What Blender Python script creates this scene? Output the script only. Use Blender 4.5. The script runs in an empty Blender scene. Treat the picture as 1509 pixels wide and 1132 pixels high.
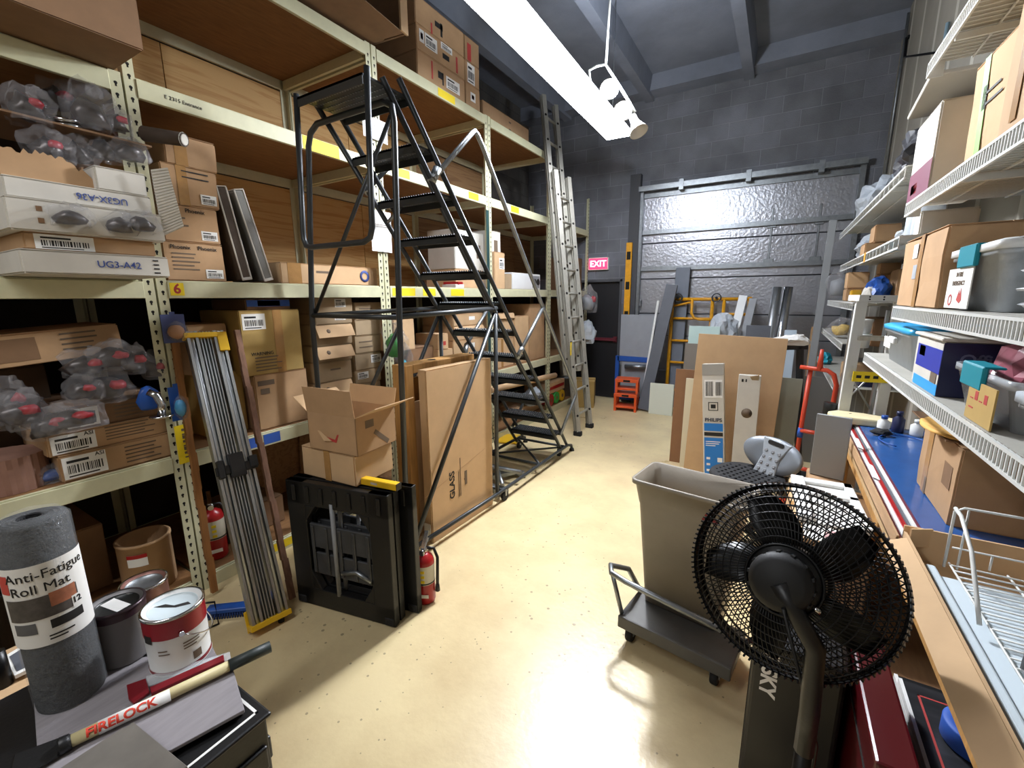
import bpy, bmesh, math, random
from mathutils import Vector, Matrix, Euler, noise
random.seed(7)
PI = math.pi
SC = bpy.context.scene
COL = SC.collection

# ------------------------------------------------------------------ camera
F, YAW, PITCH, ROLL, EYE = 645.94, 0.542681, 0.194774, -0.0064918, 1.7
_cy, _sy, _cp, _sp, _cr, _sr = math.cos(YAW), math.sin(YAW), math.cos(PITCH), math.sin(PITCH), math.cos(ROLL), math.sin(ROLL)
FW = Vector((-_sy*_cp, _cy*_cp, -_sp)); _r = Vector((_cy, _sy, 0)); _u = _r.cross(FW)
RT = _r*_cr + _u*_sr; UP = -_r*_sr + _u*_cr
EYEP = Vector((0, 0, EYE))
cam = bpy.data.cameras.new('camera'); camo = bpy.data.objects.new('camera', cam); COL.objects.link(camo)
cam.sensor_width = 36; cam.lens = F*36/1509; cam.clip_start = 0.02; cam.clip_end = 60
m = Matrix((RT, UP, -FW)).transposed().to_4x4(); m.translation = EYEP; camo.matrix_world = m
SC.camera = camo

def at(x, y, ax, v):
    """the point of the place that a sight line meets on the plane ax = v (survey helper)"""
    d = FW + RT*((x-754.5)/F) - UP*((y-566)/F)
    i = 'XYZ'.index(ax)
    return EYEP + d*((v-EYEP[i])/d[i])
def depth(p): return (Vector(p)-EYEP).dot(FW)

# ------------------------------------------------------------------ materials
def lin(h):
    h = h.lstrip('#'); c = [int(h[i:i+2], 16)/255 for i in (0, 2, 4)]
    return tuple((x/12.92 if x <= .04045 else ((x+.055)/1.055)**2.4) for x in c) + (1,)
MATS = {}
def mat(name, col, rough=.6, metal=0., var=0., nscale=8., nstretch=(1, 1, 1), bump=0., bscale=60., alpha=1., emit=None, estr=0., spec=.5, objvar=0.):
    if name in MATS: return MATS[name]
    mt = bpy.data.materials.new(name); mt.use_nodes = True; nt = mt.node_tree; n = nt.nodes; L = nt.links
    b = n['Principled BSDF']; c = lin(col) if isinstance(col, str) else tuple(col)+(1,)
    b.inputs['Base Color'].default_value = c; b.inputs['Roughness'].default_value = rough; b.inputs['Metallic'].default_value = metal
    b.inputs['Specular IOR Level'].default_value = spec
    if alpha < 1: b.inputs['Alpha'].default_value = alpha
    if emit: b.inputs['Emission Color'].default_value = lin(emit); b.inputs['Emission Strength'].default_value = estr
    if var or bump:
        tc = n.new('ShaderNodeTexCoord'); mp = n.new('ShaderNodeMapping'); mp.inputs['Scale'].default_value = nstretch
        L.new(tc.outputs['Object'], mp.inputs['Vector'])
    out = None
    if var:
        ns = n.new('ShaderNodeTexNoise'); ns.inputs['Scale'].default_value = nscale; ns.inputs['Detail'].default_value = 5; ns.inputs['Roughness'].default_value = .6
        L.new(mp.outputs[0], ns.inputs['Vector'])
        mr = n.new('ShaderNodeMapRange'); mr.inputs[1].default_value = .3; mr.inputs[2].default_value = .7
        mr.inputs[3].default_value = 1-var; mr.inputs[4].default_value = 1+var; L.new(ns.outputs[0], mr.inputs[0])
        out = mr.outputs[0]
    if objvar:
        oi = n.new('ShaderNodeObjectInfo'); m2 = n.new('ShaderNodeMapRange'); m2.inputs[3].default_value = 1-objvar; m2.inputs[4].default_value = 1+objvar
        L.new(oi.outputs['Random'], m2.inputs[0])
        if out:
            mm = n.new('ShaderNodeMath'); mm.operation = 'MULTIPLY'; L.new(out, mm.inputs[0]); L.new(m2.outputs[0], mm.inputs[1]); out = mm.outputs[0]
        else: out = m2.outputs[0]
    if out:
        vm = n.new('ShaderNodeVectorMath'); vm.operation = 'SCALE'; vm.inputs[0].default_value = c[:3]; L.new(out, vm.inputs['Scale']); L.new(vm.outputs[0], b.inputs['Base Color'])
    if bump:
        n2 = n.new('ShaderNodeTexNoise'); n2.inputs['Scale'].default_value = bscale; n2.inputs['Detail'].default_value = 4
        L.new(mp.outputs[0], n2.inputs['Vector'])
        bp = n.new('ShaderNodeBump'); bp.inputs['Strength'].default_value = bump; bp.inputs['Distance'].default_value = .01
        L.new(n2.outputs[0], bp.inputs['Height']); L.new(bp.outputs[0], b.inputs['Normal'])
    MATS[name] = mt
    return mt

CARD = mat('cardboard', '#ae8b66', .85, var=.10, nscale=6, objvar=.10)
CARDL = mat('cardboard_light', '#c6a47c', .85, var=.08, nscale=5, objvar=.06)
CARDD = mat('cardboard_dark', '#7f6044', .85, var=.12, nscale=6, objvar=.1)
CARDY = mat('cardboard_yellow', '#ad8f52', .8, var=.1, nscale=6, objvar=.08)
CARDG = mat('cardboard_grey', '#a08a6c', .85, var=.1, nscale=6, objvar=.1)
CINSIDE = mat('cardboard_inside', '#8c683f', .9, var=.1)
WHITEC = mat('white_carton', '#c9c4ba', .75, var=.07, nscale=5)
TAPE = mat('packing_tape', '#a97f4c', .25, var=.1, nscale=20)
PAPER = mat('white_paper', '#e9e7e2', .8, var=.03)
INK = mat('black_ink', '#1d1a18', .7)
INKB = mat('blue_ink', '#3a4d8c', .7)
INKR = mat('red_ink', '#b23b36', .7)
INKG = mat('grey_ink', '#6b5a49', .8)
BEIGE = mat('beige_enamel', '#c9c6a4', .45, var=.06, nscale=12)
HOLE = mat('slot_dark', '#17130d', .9)
PLY = None
DECK = mat('deck_board', '#86603a', .8, var=.18, nscale=7, nstretch=(6, 1, 6))
YTAG = mat('yellow_label', '#f0d21a', .6, var=.05)
BTAPE = mat('blue_tape', '#2d58b0', .6)
ALU = mat('aluminium', '#b9bcbd', .38, 1., var=.08, nscale=15, nstretch=(6, 6, 1))
ALUM = mat('aluminium_dull', '#b8b4a8', .5, .75, var=.12, nscale=10, nstretch=(5, 5, 1))
STEEL = mat('galvanised_steel', '#8f9396', .4, .9, var=.15, nscale=20)
CHROME = mat('chrome', '#c8c8c8', .15, 1.)
DKSTEEL = mat('dark_grey_enamel', '#3b3e40', .38, .35, var=.08, nscale=15)
BLK = mat('black_plastic', '#141415', .42, var=.15, nscale=14, bump=.08, bscale=90)
BLKM = mat('black_metal', '#0e0e0f', .35, .3)
BLKR = mat('black_rubber', '#18181a', .8, bump=.3, bscale=150)
GREYP = mat('grey_plastic', '#8b8d90', .45, var=.05)
WHITEP = mat('white_plastic', '#dedfdd', .4, var=.03)
WHITEM = mat('white_enamel', '#d9dad6', .35, var=.04)
REDP = mat('red_enamel', '#a31a1e', .3, var=.06)
ORANGE = mat('orange_enamel', '#d4531f', .4, var=.08)
REDTRUCK = mat('red_orange_enamel', '#c8452c', .38, var=.08)
YELM = mat('yellow_enamel', '#d99a1c', .4, var=.12, nscale=18)
YEL = mat('yellow_plastic', '#e0b120', .4, var=.05)
BLUE = mat('blue_plastic', '#1f4f9e', .4, var=.08)
BLUEL = mat('light_blue_plastic', '#2fa0d8', .35)
TEAL = mat('teal_plastic', '#128a9c', .4)
NAVY = mat('navy_plastic', '#1a1f44', .4, var=.1)
CREAM = mat('cream_foam', '#dccfa6', .8, var=.06)
WOODP = mat('pine_wood', '#b98a4e', .7, var=.22, nscale=6, nstretch=(8, 8, .7))
WOODD = mat('worn_wood', '#7f5c48', .8, var=.3, nscale=6, nstretch=(8, 8, .6))
WOODB = mat('brown_wood', '#8a5a2c', .6, var=.2, nscale=6, nstretch=(8, 8, .6))
CLEAR = mat('clear_plastic', '#d6dade', .18, alpha=.34, var=.05, bump=.5, bscale=40)
CLEARB = mat('clear_bag', '#b4b2b4', .12, alpha=.16, var=.2, nscale=14, bump=.8, bscale=30)
FOGGY = mat('foggy_plastic', '#c4cbd2', .3, alpha=.72, var=.06, bump=.4, bscale=25)
GLASSP = mat('clear_bin', '#cfd6da', .2, alpha=.5, var=.04)
CERAM = mat('bag_fitting', '#4a4442', .3, .5, var=.4, nscale=14)
REDF = mat('red_fitting', '#b01c2e', .4, var=.2)
GREYPAINT = mat('grey_board', '#8d9096', .6, var=.06)
DKGREY = mat('dark_grey_board', '#5a5d64', .6, var=.06)
GREENISH = mat('greenish_glass_board', '#9ca093', .25, var=.04)
PANELG = mat('pale_green_board', '#b9cfc9', .4, var=.04)
TOTEB = mat('beige_bin_plastic', '#8e8577', .45, var=.06, bump=.06)
SLATE = mat('grey_tile', '#6a655e', .35, var=.25, nscale=6)
VINYL = mat('grey_vinyl_plank', '#8c878a', .45, var=.12, nscale=6, nstretch=(9, 1.2, 1))
FELT = mat('dark_felt', '#272728', .9, var=.45, nscale=60, bump=.6, bscale=180)
BLUEF = mat('blue_film', '#2c5591', .14, var=.12, nscale=5)

def ply_mat(name, ca, cb, knots=True, stretch=(14, .9, 14)):
    mt = bpy.data.materials.new(name); mt.use_nodes = True; nt = mt.node_tree; n = nt.nodes; L = nt.links; b = n['Principled BSDF']
    tc = n.new('ShaderNodeTexCoord'); mp = n.new('ShaderNodeMapping'); mp.inputs['Scale'].default_value = stretch
    oi = n.new('ShaderNodeObjectInfo'); vm = n.new('ShaderNodeVectorMath'); vm.operation = 'ADD'
    mu = n.new('ShaderNodeMath'); mu.operation = 'MULTIPLY'; mu.inputs[1].default_value = 31
    L.new(oi.outputs['Random'], mu.inputs[0]); L.new(tc.outputs['Object'], mp.inputs[0]); L.new(mp.outputs[0], vm.inputs[0]); L.new(mu.outputs[0], vm.inputs[1])
    ns = n.new('ShaderNodeTexNoise'); ns.inputs['Scale'].default_value = 1.1; ns.inputs['Detail'].default_value = 6; ns.inputs['Distortion'].default_value = .6
    L.new(vm.outputs[0], ns.inputs['Vector'])
    wv = n.new('ShaderNodeMath'); wv.operation = 'MULTIPLY'; wv.inputs[1].default_value = 9
    fr = n.new('ShaderNodeMath'); fr.operation = 'PINGPONG'; fr.inputs[1].default_value = 1
    L.new(ns.outputs[0], wv.inputs[0]); L.new(wv.outputs[0], fr.inputs[0])
    cr = n.new('ShaderNodeValToRGB'); cr.color_ramp.elements[0].color = lin(cb); cr.color_ramp.elements[1].color = lin(ca); cr.color_ramp.elements[1].position = .55
    L.new(fr.outputs[0], cr.inputs[0]); last = cr.outputs[0]
    if knots:
        vo = n.new('ShaderNodeTexVoronoi'); vo.inputs['Scale'].default_value = 1.9; vo.inputs['Randomness'].default_value = 1
        v2 = n.new('ShaderNodeVectorMath'); v2.operation = 'ADD'; L.new(tc.outputs['Object'], v2.inputs[0]); L.new(mu.outputs[0], v2.inputs[1]); L.new(v2.outputs[0], vo.inputs['Vector'])
        mr = n.new('ShaderNodeMapRange'); mr.inputs[1].default_value = .05; mr.inputs[2].default_value = .09; mr.inputs[3].default_value = .75; mr.inputs[4].default_value = 0
        L.new(vo.outputs['Distance'], mr.inputs[0])
        mx = n.new('ShaderNodeMix'); mx.data_type = 'RGBA'; L.new(mr.outputs[0], mx.inputs[0]); L.new(last, mx.inputs[6]); mx.inputs[7].default_value = lin('#4a2a12'); last = mx.outputs[2]
    L.new(last, b.inputs['Base Color']); b.inputs['Roughness'].default_value = .65
    MATS[name] = mt; return mt
PLY = ply_mat('plywood', '#cba266', '#b98a4c')
SHADEB = mat('shaded_back_board', '#2b2119', .8, var=.3, nscale=4)  # near-black colour paints the shade deep inside the shelves onto the backs
PLYD = ply_mat('plywood_brown', '#9f7c55', '#866343')

def block_mat(name, ca, cb, mortar, axis, bw=.41, bh=.2):
    mt = bpy.data.materials.new(name); mt.use_nodes = True; nt = mt.node_tree; n = nt.nodes; L = nt.links; b = n['Principled BSDF']
    tc = n.new('ShaderNodeTexCoord'); sp = n.new('ShaderNodeSeparateXYZ'); cb_ = n.new('ShaderNodeCombineXYZ')
    L.new(tc.outputs['Object'], sp.inputs[0]); L.new(sp.outputs[axis], cb_.inputs[0]); L.new(sp.outputs[2], cb_.inputs[1])
    br = n.new('ShaderNodeTexBrick'); br.inputs['Scale'].default_value = 1; br.inputs['Brick Width'].default_value = bw; br.inputs['Row Height'].default_value = bh
    br.inputs['Mortar Size'].default_value = .007; br.inputs['Mortar Smooth'].default_value = .4
    br.inputs['Color1'].default_value = lin(ca); br.inputs['Color2'].default_value = lin(cb); br.inputs['Mortar'].default_value = lin(mortar)
    L.new(cb_.outputs[0], br.inputs['Vector'])
    ns = n.new('ShaderNodeTexNoise'); ns.inputs['Scale'].default_value = 2.2; ns.inputs['Detail'].default_value = 8; L.new(tc.outputs['Object'], ns.inputs['Vector'])
    mr = n.new('ShaderNodeMapRange'); mr.inputs[1].default_value = .35; mr.inputs[2].default_value = .65; mr.inputs[3].default_value = .75; mr.inputs[4].default_value = 1.2; L.new(ns.outputs[0], mr.inputs[0])
    vm = n.new('ShaderNodeVectorMath'); vm.operation = 'SCALE'; L.new(br.outputs[0], vm.inputs[0]); L.new(mr.outputs[0], vm.inputs['Scale']); L.new(vm.outputs[0], b.inputs['Base Color'])
    n2 = n.new('ShaderNodeTexNoise'); n2.inputs['Scale'].default_value = 70; L.new(tc.outputs['Object'], n2.inputs['Vector'])
    ad = n.new('ShaderNodeMath'); ad.operation = 'MULTIPLY_ADD'; ad.inputs[1].default_value = -1.6; L.new(br.outputs['Fac'], ad.inputs[0]); L.new(n2.outputs[0], ad.inputs[2])
    bp = n.new('ShaderNodeBump'); bp.inputs['Strength'].default_value = .6; bp.inputs['Distance'].default_value = .008; L.new(ad.outputs[0], bp.inputs['Height']); L.new(bp.outputs[0], b.inputs['Normal'])
    b.inputs['Roughness'].default_value = .75
    return mt

def floor_mat():
    mt = bpy.data.materials.new('epoxy_floor'); mt.use_nodes = True; nt = mt.node_tree; n = nt.nodes; L = nt.links; b = n['Principled BSDF']
    tc = n.new('ShaderNodeTexCoord')
    a = n.new('ShaderNodeTexNoise'); a.inputs['Scale'].default_value = 1.6; a.inputs['Detail'].default_value = 9; a.inputs['Roughness'].default_value = .65; L.new(tc.outputs['Object'], a.inputs['Vector'])
    cr = n.new('ShaderNodeValToRGB'); cr.color_ramp.elements[0].color = lin('#c8b288'); cr.color_ramp.elements[1].color = lin('#dcc99c'); cr.color_ramp.elements[0].position = .35; cr.color_ramp.elements[1].position = .6
    L.new(a.outputs[0], cr.inputs[0])
    vo = n.new('ShaderNodeTexVoronoi'); vo.inputs['Scale'].default_value = 19; L.new(tc.outputs['Object'], vo.inputs['Vector'])
    n3 = n.new('ShaderNodeTexNoise'); n3.inputs['Scale'].default_value = 1.3; L.new(tc.outputs['Object'], n3.inputs['Vector'])
    m3 = n.new('ShaderNodeMapRange'); m3.inputs[1].default_value = .38; m3.inputs[2].default_value = .68; m3.inputs[3].default_value = .03; m3.inputs[4].default_value = .17; L.new(n3.outputs[0], m3.inputs[0])
    lt = n.new('ShaderNodeMath'); lt.operation = 'LESS_THAN'; L.new(vo.outputs['Distance'], lt.inputs[0]); L.new(m3.outputs[0], lt.inputs[1])
    mu = n.new('ShaderNodeMath'); mu.operation = 'MULTIPLY'; mu.inputs[1].default_value = .55; L.new(lt.outputs[0], mu.inputs[0])
    mx = n.new('ShaderNodeMix'); mx.data_type = 'RGBA'; L.new(mu.outputs[0], mx.inputs[0]); L.new(cr.outputs[0], mx.inputs[6]); mx.inputs[7].default_value = lin('#5a4c3c')
    L.new(mx.outputs[2], b.inputs['Base Color'])
    rr = n.new('ShaderNodeMapRange'); rr.inputs[3].default_value = .2; rr.inputs[4].default_value = .42; L.new(a.outputs[0], rr.inputs[0]); L.new(rr.outputs[0], b.inputs['Roughness'])
    n4 = n.new('ShaderNodeTexNoise'); n4.inputs['Scale'].default_value = 35; n4.inputs['Detail'].default_value = 3; L.new(tc.outputs['Object'], n4.inputs['Vector'])
    bp = n.new('ShaderNodeBump'); bp.inputs['Strength'].default_value = .12; bp.inputs['Distance'].default_value = .01; L.new(n4.outputs[0], bp.inputs['Height']); L.new(bp.outputs[0], b.inputs['Normal'])
    return mt

# ------------------------------------------------------------------ mesh builder
class MB:
    def __init__(s): s.bm = bmesh.new()
    def _tf(s, vs, M):
        if M is not None:
            for v in vs: v.co = M @ v.co
    def box(s, x0, x1, y0, y1, z0, z1, M=None, mi=0):
        vs = [s.bm.verts.new((x, y, z)) for x in (x0, x1) for y in (y0, y1) for z in (z0, z1)]
        for q in ((0, 1, 3, 2), (4, 6, 7, 5), (0, 4, 5, 1), (2, 3, 7, 6), (0, 2, 6, 4), (1, 5, 7, 3)):
            f = s.bm.faces.new([vs[i] for i in q]); f.material_index = mi
        s._tf(vs, M); return vs
    def cb(s, c, d, M=None, mi=0): return s.box(c[0]-d[0]/2, c[0]+d[0]/2, c[1]-d[1]/2, c[1]+d[1]/2, c[2]-d[2]/2, c[2]+d[2]/2, M, mi)
    def quad(s, pts, mi=0):
        f = s.bm.faces.new([s.bm.verts.new(p) for p in pts]); f.material_index = mi
    def cyl(s, p0, p1, r0, r1=None, n=14, cap=True, mi=0):
        p0, p1 = Vector(p0), Vector(p1); r1 = r0 if r1 is None else r1
        d = (p1-p0).normalized(); a = d.orthogonal().normalized(); b = d.cross(a)
        A = [s.bm.verts.new(p0+(a*math.cos(2*PI*i/n)+b*math.sin(2*PI*i/n))*r0) for i in range(n)]
        B = [s.bm.verts.new(p1+(a*math.cos(2*PI*i/n)+b*math.sin(2*PI*i/n))*r1) for i in range(n)]
        for i in range(n):
            f = s.bm.faces.new((A[i], A[(i+1) % n], B[(i+1) % n], B[i])); f.material_index = mi; f.smooth = True
        if cap:
            f = s.bm.faces.new(A[::-1]); f.material_index = mi; f = s.bm.faces.new(B); f.material_index = mi
    def tube(s, pts, r, n=8, closed=False, mi=0):
        pts = [Vector(p) for p in pts]; N = len(pts); rings = []; prev = None
        for i, p in enumerate(pts):
            t = (pts[(i+1) % N]-pts[i-1]) if closed else (pts[min(i+1, N-1)]-pts[max(i-1, 0)])
            t.normalize()
            a = t.orthogonal().normalized() if prev is None else (prev - t*prev.dot(t)).normalized()
            prev = a; b = t.cross(a)
            rings.append([s.bm.verts.new(p+(a*math.cos(2*PI*k/n)+b*math.sin(2*PI*k/n))*r) for k in range(n)])
        for i in range(N if closed else N-1):
            A, B = rings[i], rings[(i+1) % N]
            for k in range(n):
                f = s.bm.faces.new((A[k], A[(k+1) % n], B[(k+1) % n], B[k])); f.smooth = True; f.material_index = mi
        if not closed:
            s.bm.faces.new(rings[0][::-1]).material_index = mi; s.bm.faces.new(rings[-1]).material_index = mi
    def lathe(s, prof, n=28, M=None, mi=0, arc=1.):
        rings = []; vs = []
        for r, z in prof:
            R = [s.bm.verts.new((r*math.cos(2*PI*arc*i/n), r*math.sin(2*PI*arc*i/n), z)) for i in range(n)]
            rings.append(R); vs += R
        for A, B in zip(rings, rings[1:]):
            for i in range(n if arc == 1 else n-1):
                f = s.bm.faces.new((A[i], A[(i+1) % n], B[(i+1) % n], B[i])); f.smooth = True; f.material_index = mi
        s._tf(vs, M)
    def prism(s, poly, z0, z1, M=None, mi=0):
        A = [s.bm.verts.new((x, y, z0)) for x, y in poly]; B = [s.bm.verts.new((x, y, z1)) for x, y in poly]; n = len(poly)
        s.bm.faces.new(A[::-1]).material_index = mi; s.bm.faces.new(B).material_index = mi
        for i in range(n): s.bm.faces.new((A[i], A[(i+1) % n], B[(i+1) % n], B[i])).material_index = mi
        s._tf(A+B, M)
    def blob(s, c, d, seed=0, amp=.25, sub=3, M=None, fr=1.6, flat=True, mi=0, sharp=False):
        g = bmesh.ops.create_icosphere(s.bm, subdivisions=sub, radius=1.)['verts']
        o = Vector((seed*3.7, seed*1.3, seed*7.1))
        for v in g:
            p = v.co.copy(); k = 1+amp*noise.noise(p*fr+o)*1.6+amp*.6*noise.noise(p*fr*2.7+o)
            if sharp: k += amp*.5*abs(noise.noise(p*fr*5+o))
            q = p*k
            if flat: q.z = max(q.z, -.62)
            v.co = Vector((q.x*d[0]/2, q.y*d[1]/2, q.z*d[2]/2))
            if M is not None: v.co = M @ v.co
            v.co += Vector(c)
        for v in g:
            for f in v.link_faces: f.smooth = not sharp; f.material_index = mi
    def build(s, name, m, parent=None, bev=0., seg=1, loc=None, rz=0., solid=0.):
        bmesh.ops.recalc_face_normals(s.bm, faces=s.bm.faces)
        me = bpy.data.meshes.new(name); s.bm.to_mesh(me); s.bm.free()
        for q in (m if isinstance(m, (list, tuple)) else [m]): me.materials.append(q)
        o = bpy.data.objects.new(name, me); COL.objects.link(o)
        if parent is not None: o.parent = parent
        if loc is not None: o.location = loc
        if rz: o.rotation_euler.z = rz
        if bev:
            b = o.modifiers.new('bevel', 'BEVEL'); b.width = bev; b.segments = seg; b.limit_method = 'ANGLE'; b.angle_limit = .7
        if solid:
            b = o.modifiers.new('thick', 'SOLIDIFY'); b.thickness = solid; b.offset = 0
        return o

def tag(o, label, cat, group=None, kind=None):
    if label: o['label'] = label
    if cat: o['category'] = cat
    if group: o['group'] = group
    if kind: o['kind'] = kind
    return o
def thing(name, label, cat, loc=(0, 0, 0), rz=0., group=None, rot=None):
    o = bpy.data.objects.new(name, None); COL.objects.link(o); o.empty_display_size = .05
    o.location = loc; o.rotation_euler = rot if rot else (0, 0, rz)
    return tag(o, label, cat, group)
def struct(o): o['kind'] = 'structure'; return o
def dup(root, loc=None, rot=None, label=None, group=None):
    def cp(o, par):
        c = o.copy(); COL.objects.link(c)
        if par is not None: c.parent = par
        for ch in list(o.children): cp(ch, c)
        return c
    r = cp(root, None)
    if loc is not None: r.location = loc
    if rot is not None: r.rotation_euler = rot
    if label: r['label'] = label
    if group: r['group'] = group
    return r
def R3(rx=0, ry=0, rz=0, loc=(0, 0, 0)):
    M = Euler((rx, ry, rz)).to_matrix().to_4x4(); M.translation = loc; return M

_DG = None
def text(s, size, loc, rot, m, parent=None, name='lettering', bold=.0, align='CENTER', ex=.0004):
    cu = bpy.data.curves.new('tmp', 'FONT'); cu.body = s; cu.size = size; cu.align_x = align; cu.align_y = 'CENTER'; cu.extrude = ex; cu.offset = bold*size; cu.resolution_u = 3
    t = bpy.data.objects.new('tmp', cu); COL.objects.link(t)
    bpy.context.view_layer.update()
    me = bpy.data.meshes.new_from_object(t.evaluated_get(bpy.context.evaluated_depsgraph_get()))
    bpy.data.objects.remove(t); bpy.data.curves.remove(cu)
    me.name = name; me.materials.clear(); me.materials.append(m)
    o = bpy.data.objects.new(name, me); COL.objects.link(o); o.location = loc; o.rotation_euler = rot
    if parent is not None: o.parent = parent
    return o
def slice_mesh(me, ax, step):
    bm = bmesh.new(); bm.from_mesh(me); cs = [v.co[ax] for v in bm.verts]; x = min(cs)+step; no = [0, 0, 0]; no[ax] = 1
    while x < max(cs):
        p = [0, 0, 0]; p[ax] = x; bmesh.ops.bisect_plane(bm, geom=bm.verts[:]+bm.edges[:]+bm.faces[:], dist=1e-6, plane_co=p, plane_no=no); x += step
    bm.to_mesh(me); bm.free()
FRONT = (PI/2, 0, 0)      # lettering on a face that looks towards local -y

def bars(mb, cx, cz, w, h, y, seed=1):
    rnd = random.Random(seed); x = cx-w/2
    while x < cx+w/2:
        bw = rnd.choice((.6, 1, 1.6))*w/34
        mb.box(x, min(x+bw, cx+w/2), y-.0004, y, cz-h/2, cz+h/2); x += bw+rnd.choice((.7, 1, 1.4))*w/30

def decorate(root, w, d, h, decor):
    y = -d/2-.0008
    for k, e in enumerate(decor):
        if e[0] == 'st':
            _, cx, cz, sw, sh = e; X, Z, W, H = (cx-.5)*w, cz*h, sw*w, sh*h
            q = MB(); q.box(X-W/2, X+W/2, y, y+.0008, Z-H/2, Z+H/2); st = q.build('sticker', PAPER, root)
            q = MB(); bars(q, X, Z-.08*H, W*.8, H*.38, y-.0003, k+int(w*1000))
            q.box(X-W*.4, X+W*.1, y-.0006, y-.0003, Z+H*.22, Z+H*.34); q.box(X-W*.4, X+W*.3, y-.0006, y-.0003, Z-H*.42, Z-H*.36)
            q.build('barcode', INK, st)
        elif e[0] == 'tx':
            _, s, cx, cz, sz, m = e[:6]
            text(s, sz, ((cx-.5)*w, y-.0006, cz*h), (PI/2, e[6] if len(e) > 6 else 0, 0), m, root, bold=.01)
        elif e[0] == 'tape':
            _, cx, tw = e; q = MB(); q.box((cx-.5)*w-tw/2, (cx-.5)*w+tw/2, y+.0002, y+.0008, 0, h); q.box((cx-.5)*w-tw/2, (cx-.5)*w+tw/2, -d/2, d/2, h+.0012, h+.0018)
            q.build('tape', TAPE, root)
        elif e[0] == 'patch':
            _, cx, cz, pw, ph, m, nm = e; q = MB(); q.box((cx-.5)*w-pw*w/2, (cx-.5)*w+pw*w/2, y, y+.0008, cz*h-ph*h/2, cz*h+ph*h/2); q.build(nm, m, root)
        elif e[0] == 'lines':
            _, cx, cz, lw, lh, n, m = e; q = MB(); rnd = random.Random(k+n)
            for i in range(n):
                zz = cz*h+lh*h*(.5-i/max(1, n-1)); q.box((cx-.5)*w-lw*w/2, (cx-.5)*w+lw*w*(rnd.uniform(.15, .5)), y, y+.0006, zz-lh*h/n*.22, zz+lh*h/n*.22)
            q.build('printing', m, root)
        elif e[0] == 'flap':
            hh = e[1]; ang = e[2]; q = MB(); q.box(-w/2+.004, w/2-.004, -.002, .002, -hh, 0)
            f = q.build('flap', CARDL, root); f.location = (0, -d/2-.003, h-.004); f.rotation_euler = (-ang, 0, 0)
            if len(e) > 3: text(e[3], hh*.2, (w*.06, -.0032, -hh*.5), FRONT, INKG, f)
            q = MB(); q.lathe([(0, 0), (hh*.17, 0), (hh*.17, .0006), (0, .0006)], 16, R3(PI/2, 0, 0, (-w*.2, -.002, -hh*.5))); q.build('stamp_mark', INKG, f)

def carton_mesh(w, d, h, seed, crumple=.004, seam=True):
    mb = MB(); bm = mb.bm
    mb.box(-w/2, w/2, -d/2, d/2, 0, h)
    bmesh.ops.bevel(bm, geom=list(bm.edges), offset=min(.006, h*.12), segments=2, affect='EDGES')
    bmesh.ops.subdivide_edges(bm, edges=[e for e in bm.edges if e.calc_length() > .08], cuts=2, use_grid_fill=True)
    o = Vector((seed*1.7, seed*.31, seed*2.3))
    for v in bm.verts:
        if v.co.z > .004:
            n_ = noise.noise_vector(v.co*5+o)*crumple; v.co.x += n_.x; v.co.z += min(0, n_.z); v.co.y += abs(n_.y) if v.co.y < 0 else n_.y
        if v.co.z < 0: v.co.z = 0
    if seam:   # the two long flaps of the lid with the gap between them
        mb.box(-w/2+.003, w/2-.003, -d/2+.003, -.0015, h-.001, h+.0012); mb.box(-w/2+.003, w/2-.003, .0015, d/2-.003, h-.001, h+.0012)
    return mb
_cs = [0]
def carton(label, loc, w, d, h, rz=0., m=None, decor=(), name='cardboard_box', cat='box', group=None, crumple=.004, rot=None):
    _cs[0] += 1
    root = thing(name, label, cat, loc, rz, group, rot)
    carton_mesh(w, d, h, _cs[0], min(crumple, h*.04)).build('carton', m or CARD, root)
    decorate(root, w, d, h, decor)
    return root
LZ = PI/2; RZ = -PI/2
def facerect(px0, py0, px1, py1, X):
    pm, qm = (py0+py1)/2, (px0+px1)/2
    ya, yb = at(px0, pm, 'X', X).y, at(px1, pm, 'X', X).y
    return ya, yb, at(qm, py1, 'X', X).z, at(qm, py0, 'X', X).z
def LB(label, px0, py0, px1, py1, X, zs=None, d=.45, m=None, decor=(), dz=0, tilt=0, **k):
    """a box on the left rack: front face on the plane X, standing at height zs; returns its top"""
    ya, yb, z0, z1 = facerect(px0, py0, px1, py1, X)
    if zs is None: zs = z0
    h = max(.02, z1-zs); w = yb-ya
    carton(label, (X-d/2, (ya+yb)/2, zs), w, d, h, LZ+tilt, m, decor, **k)
    return zs+h+.0015
def RB(label, px0, py0, px1, py1, X, zs=None, d=.3, m=None, decor=(), tilt=0, **k):
    ya, yb, z0, z1 = facerect(px0, py0, px1, py1, X)
    if zs is None: zs = z0
    h = max(.015, z1-zs); w = abs(yb-ya)
    carton(label, (X+d/2, (ya+yb)/2, zs), w, d, h, RZ+tilt, m, decor, **k)
    return zs+h+.0015

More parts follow.
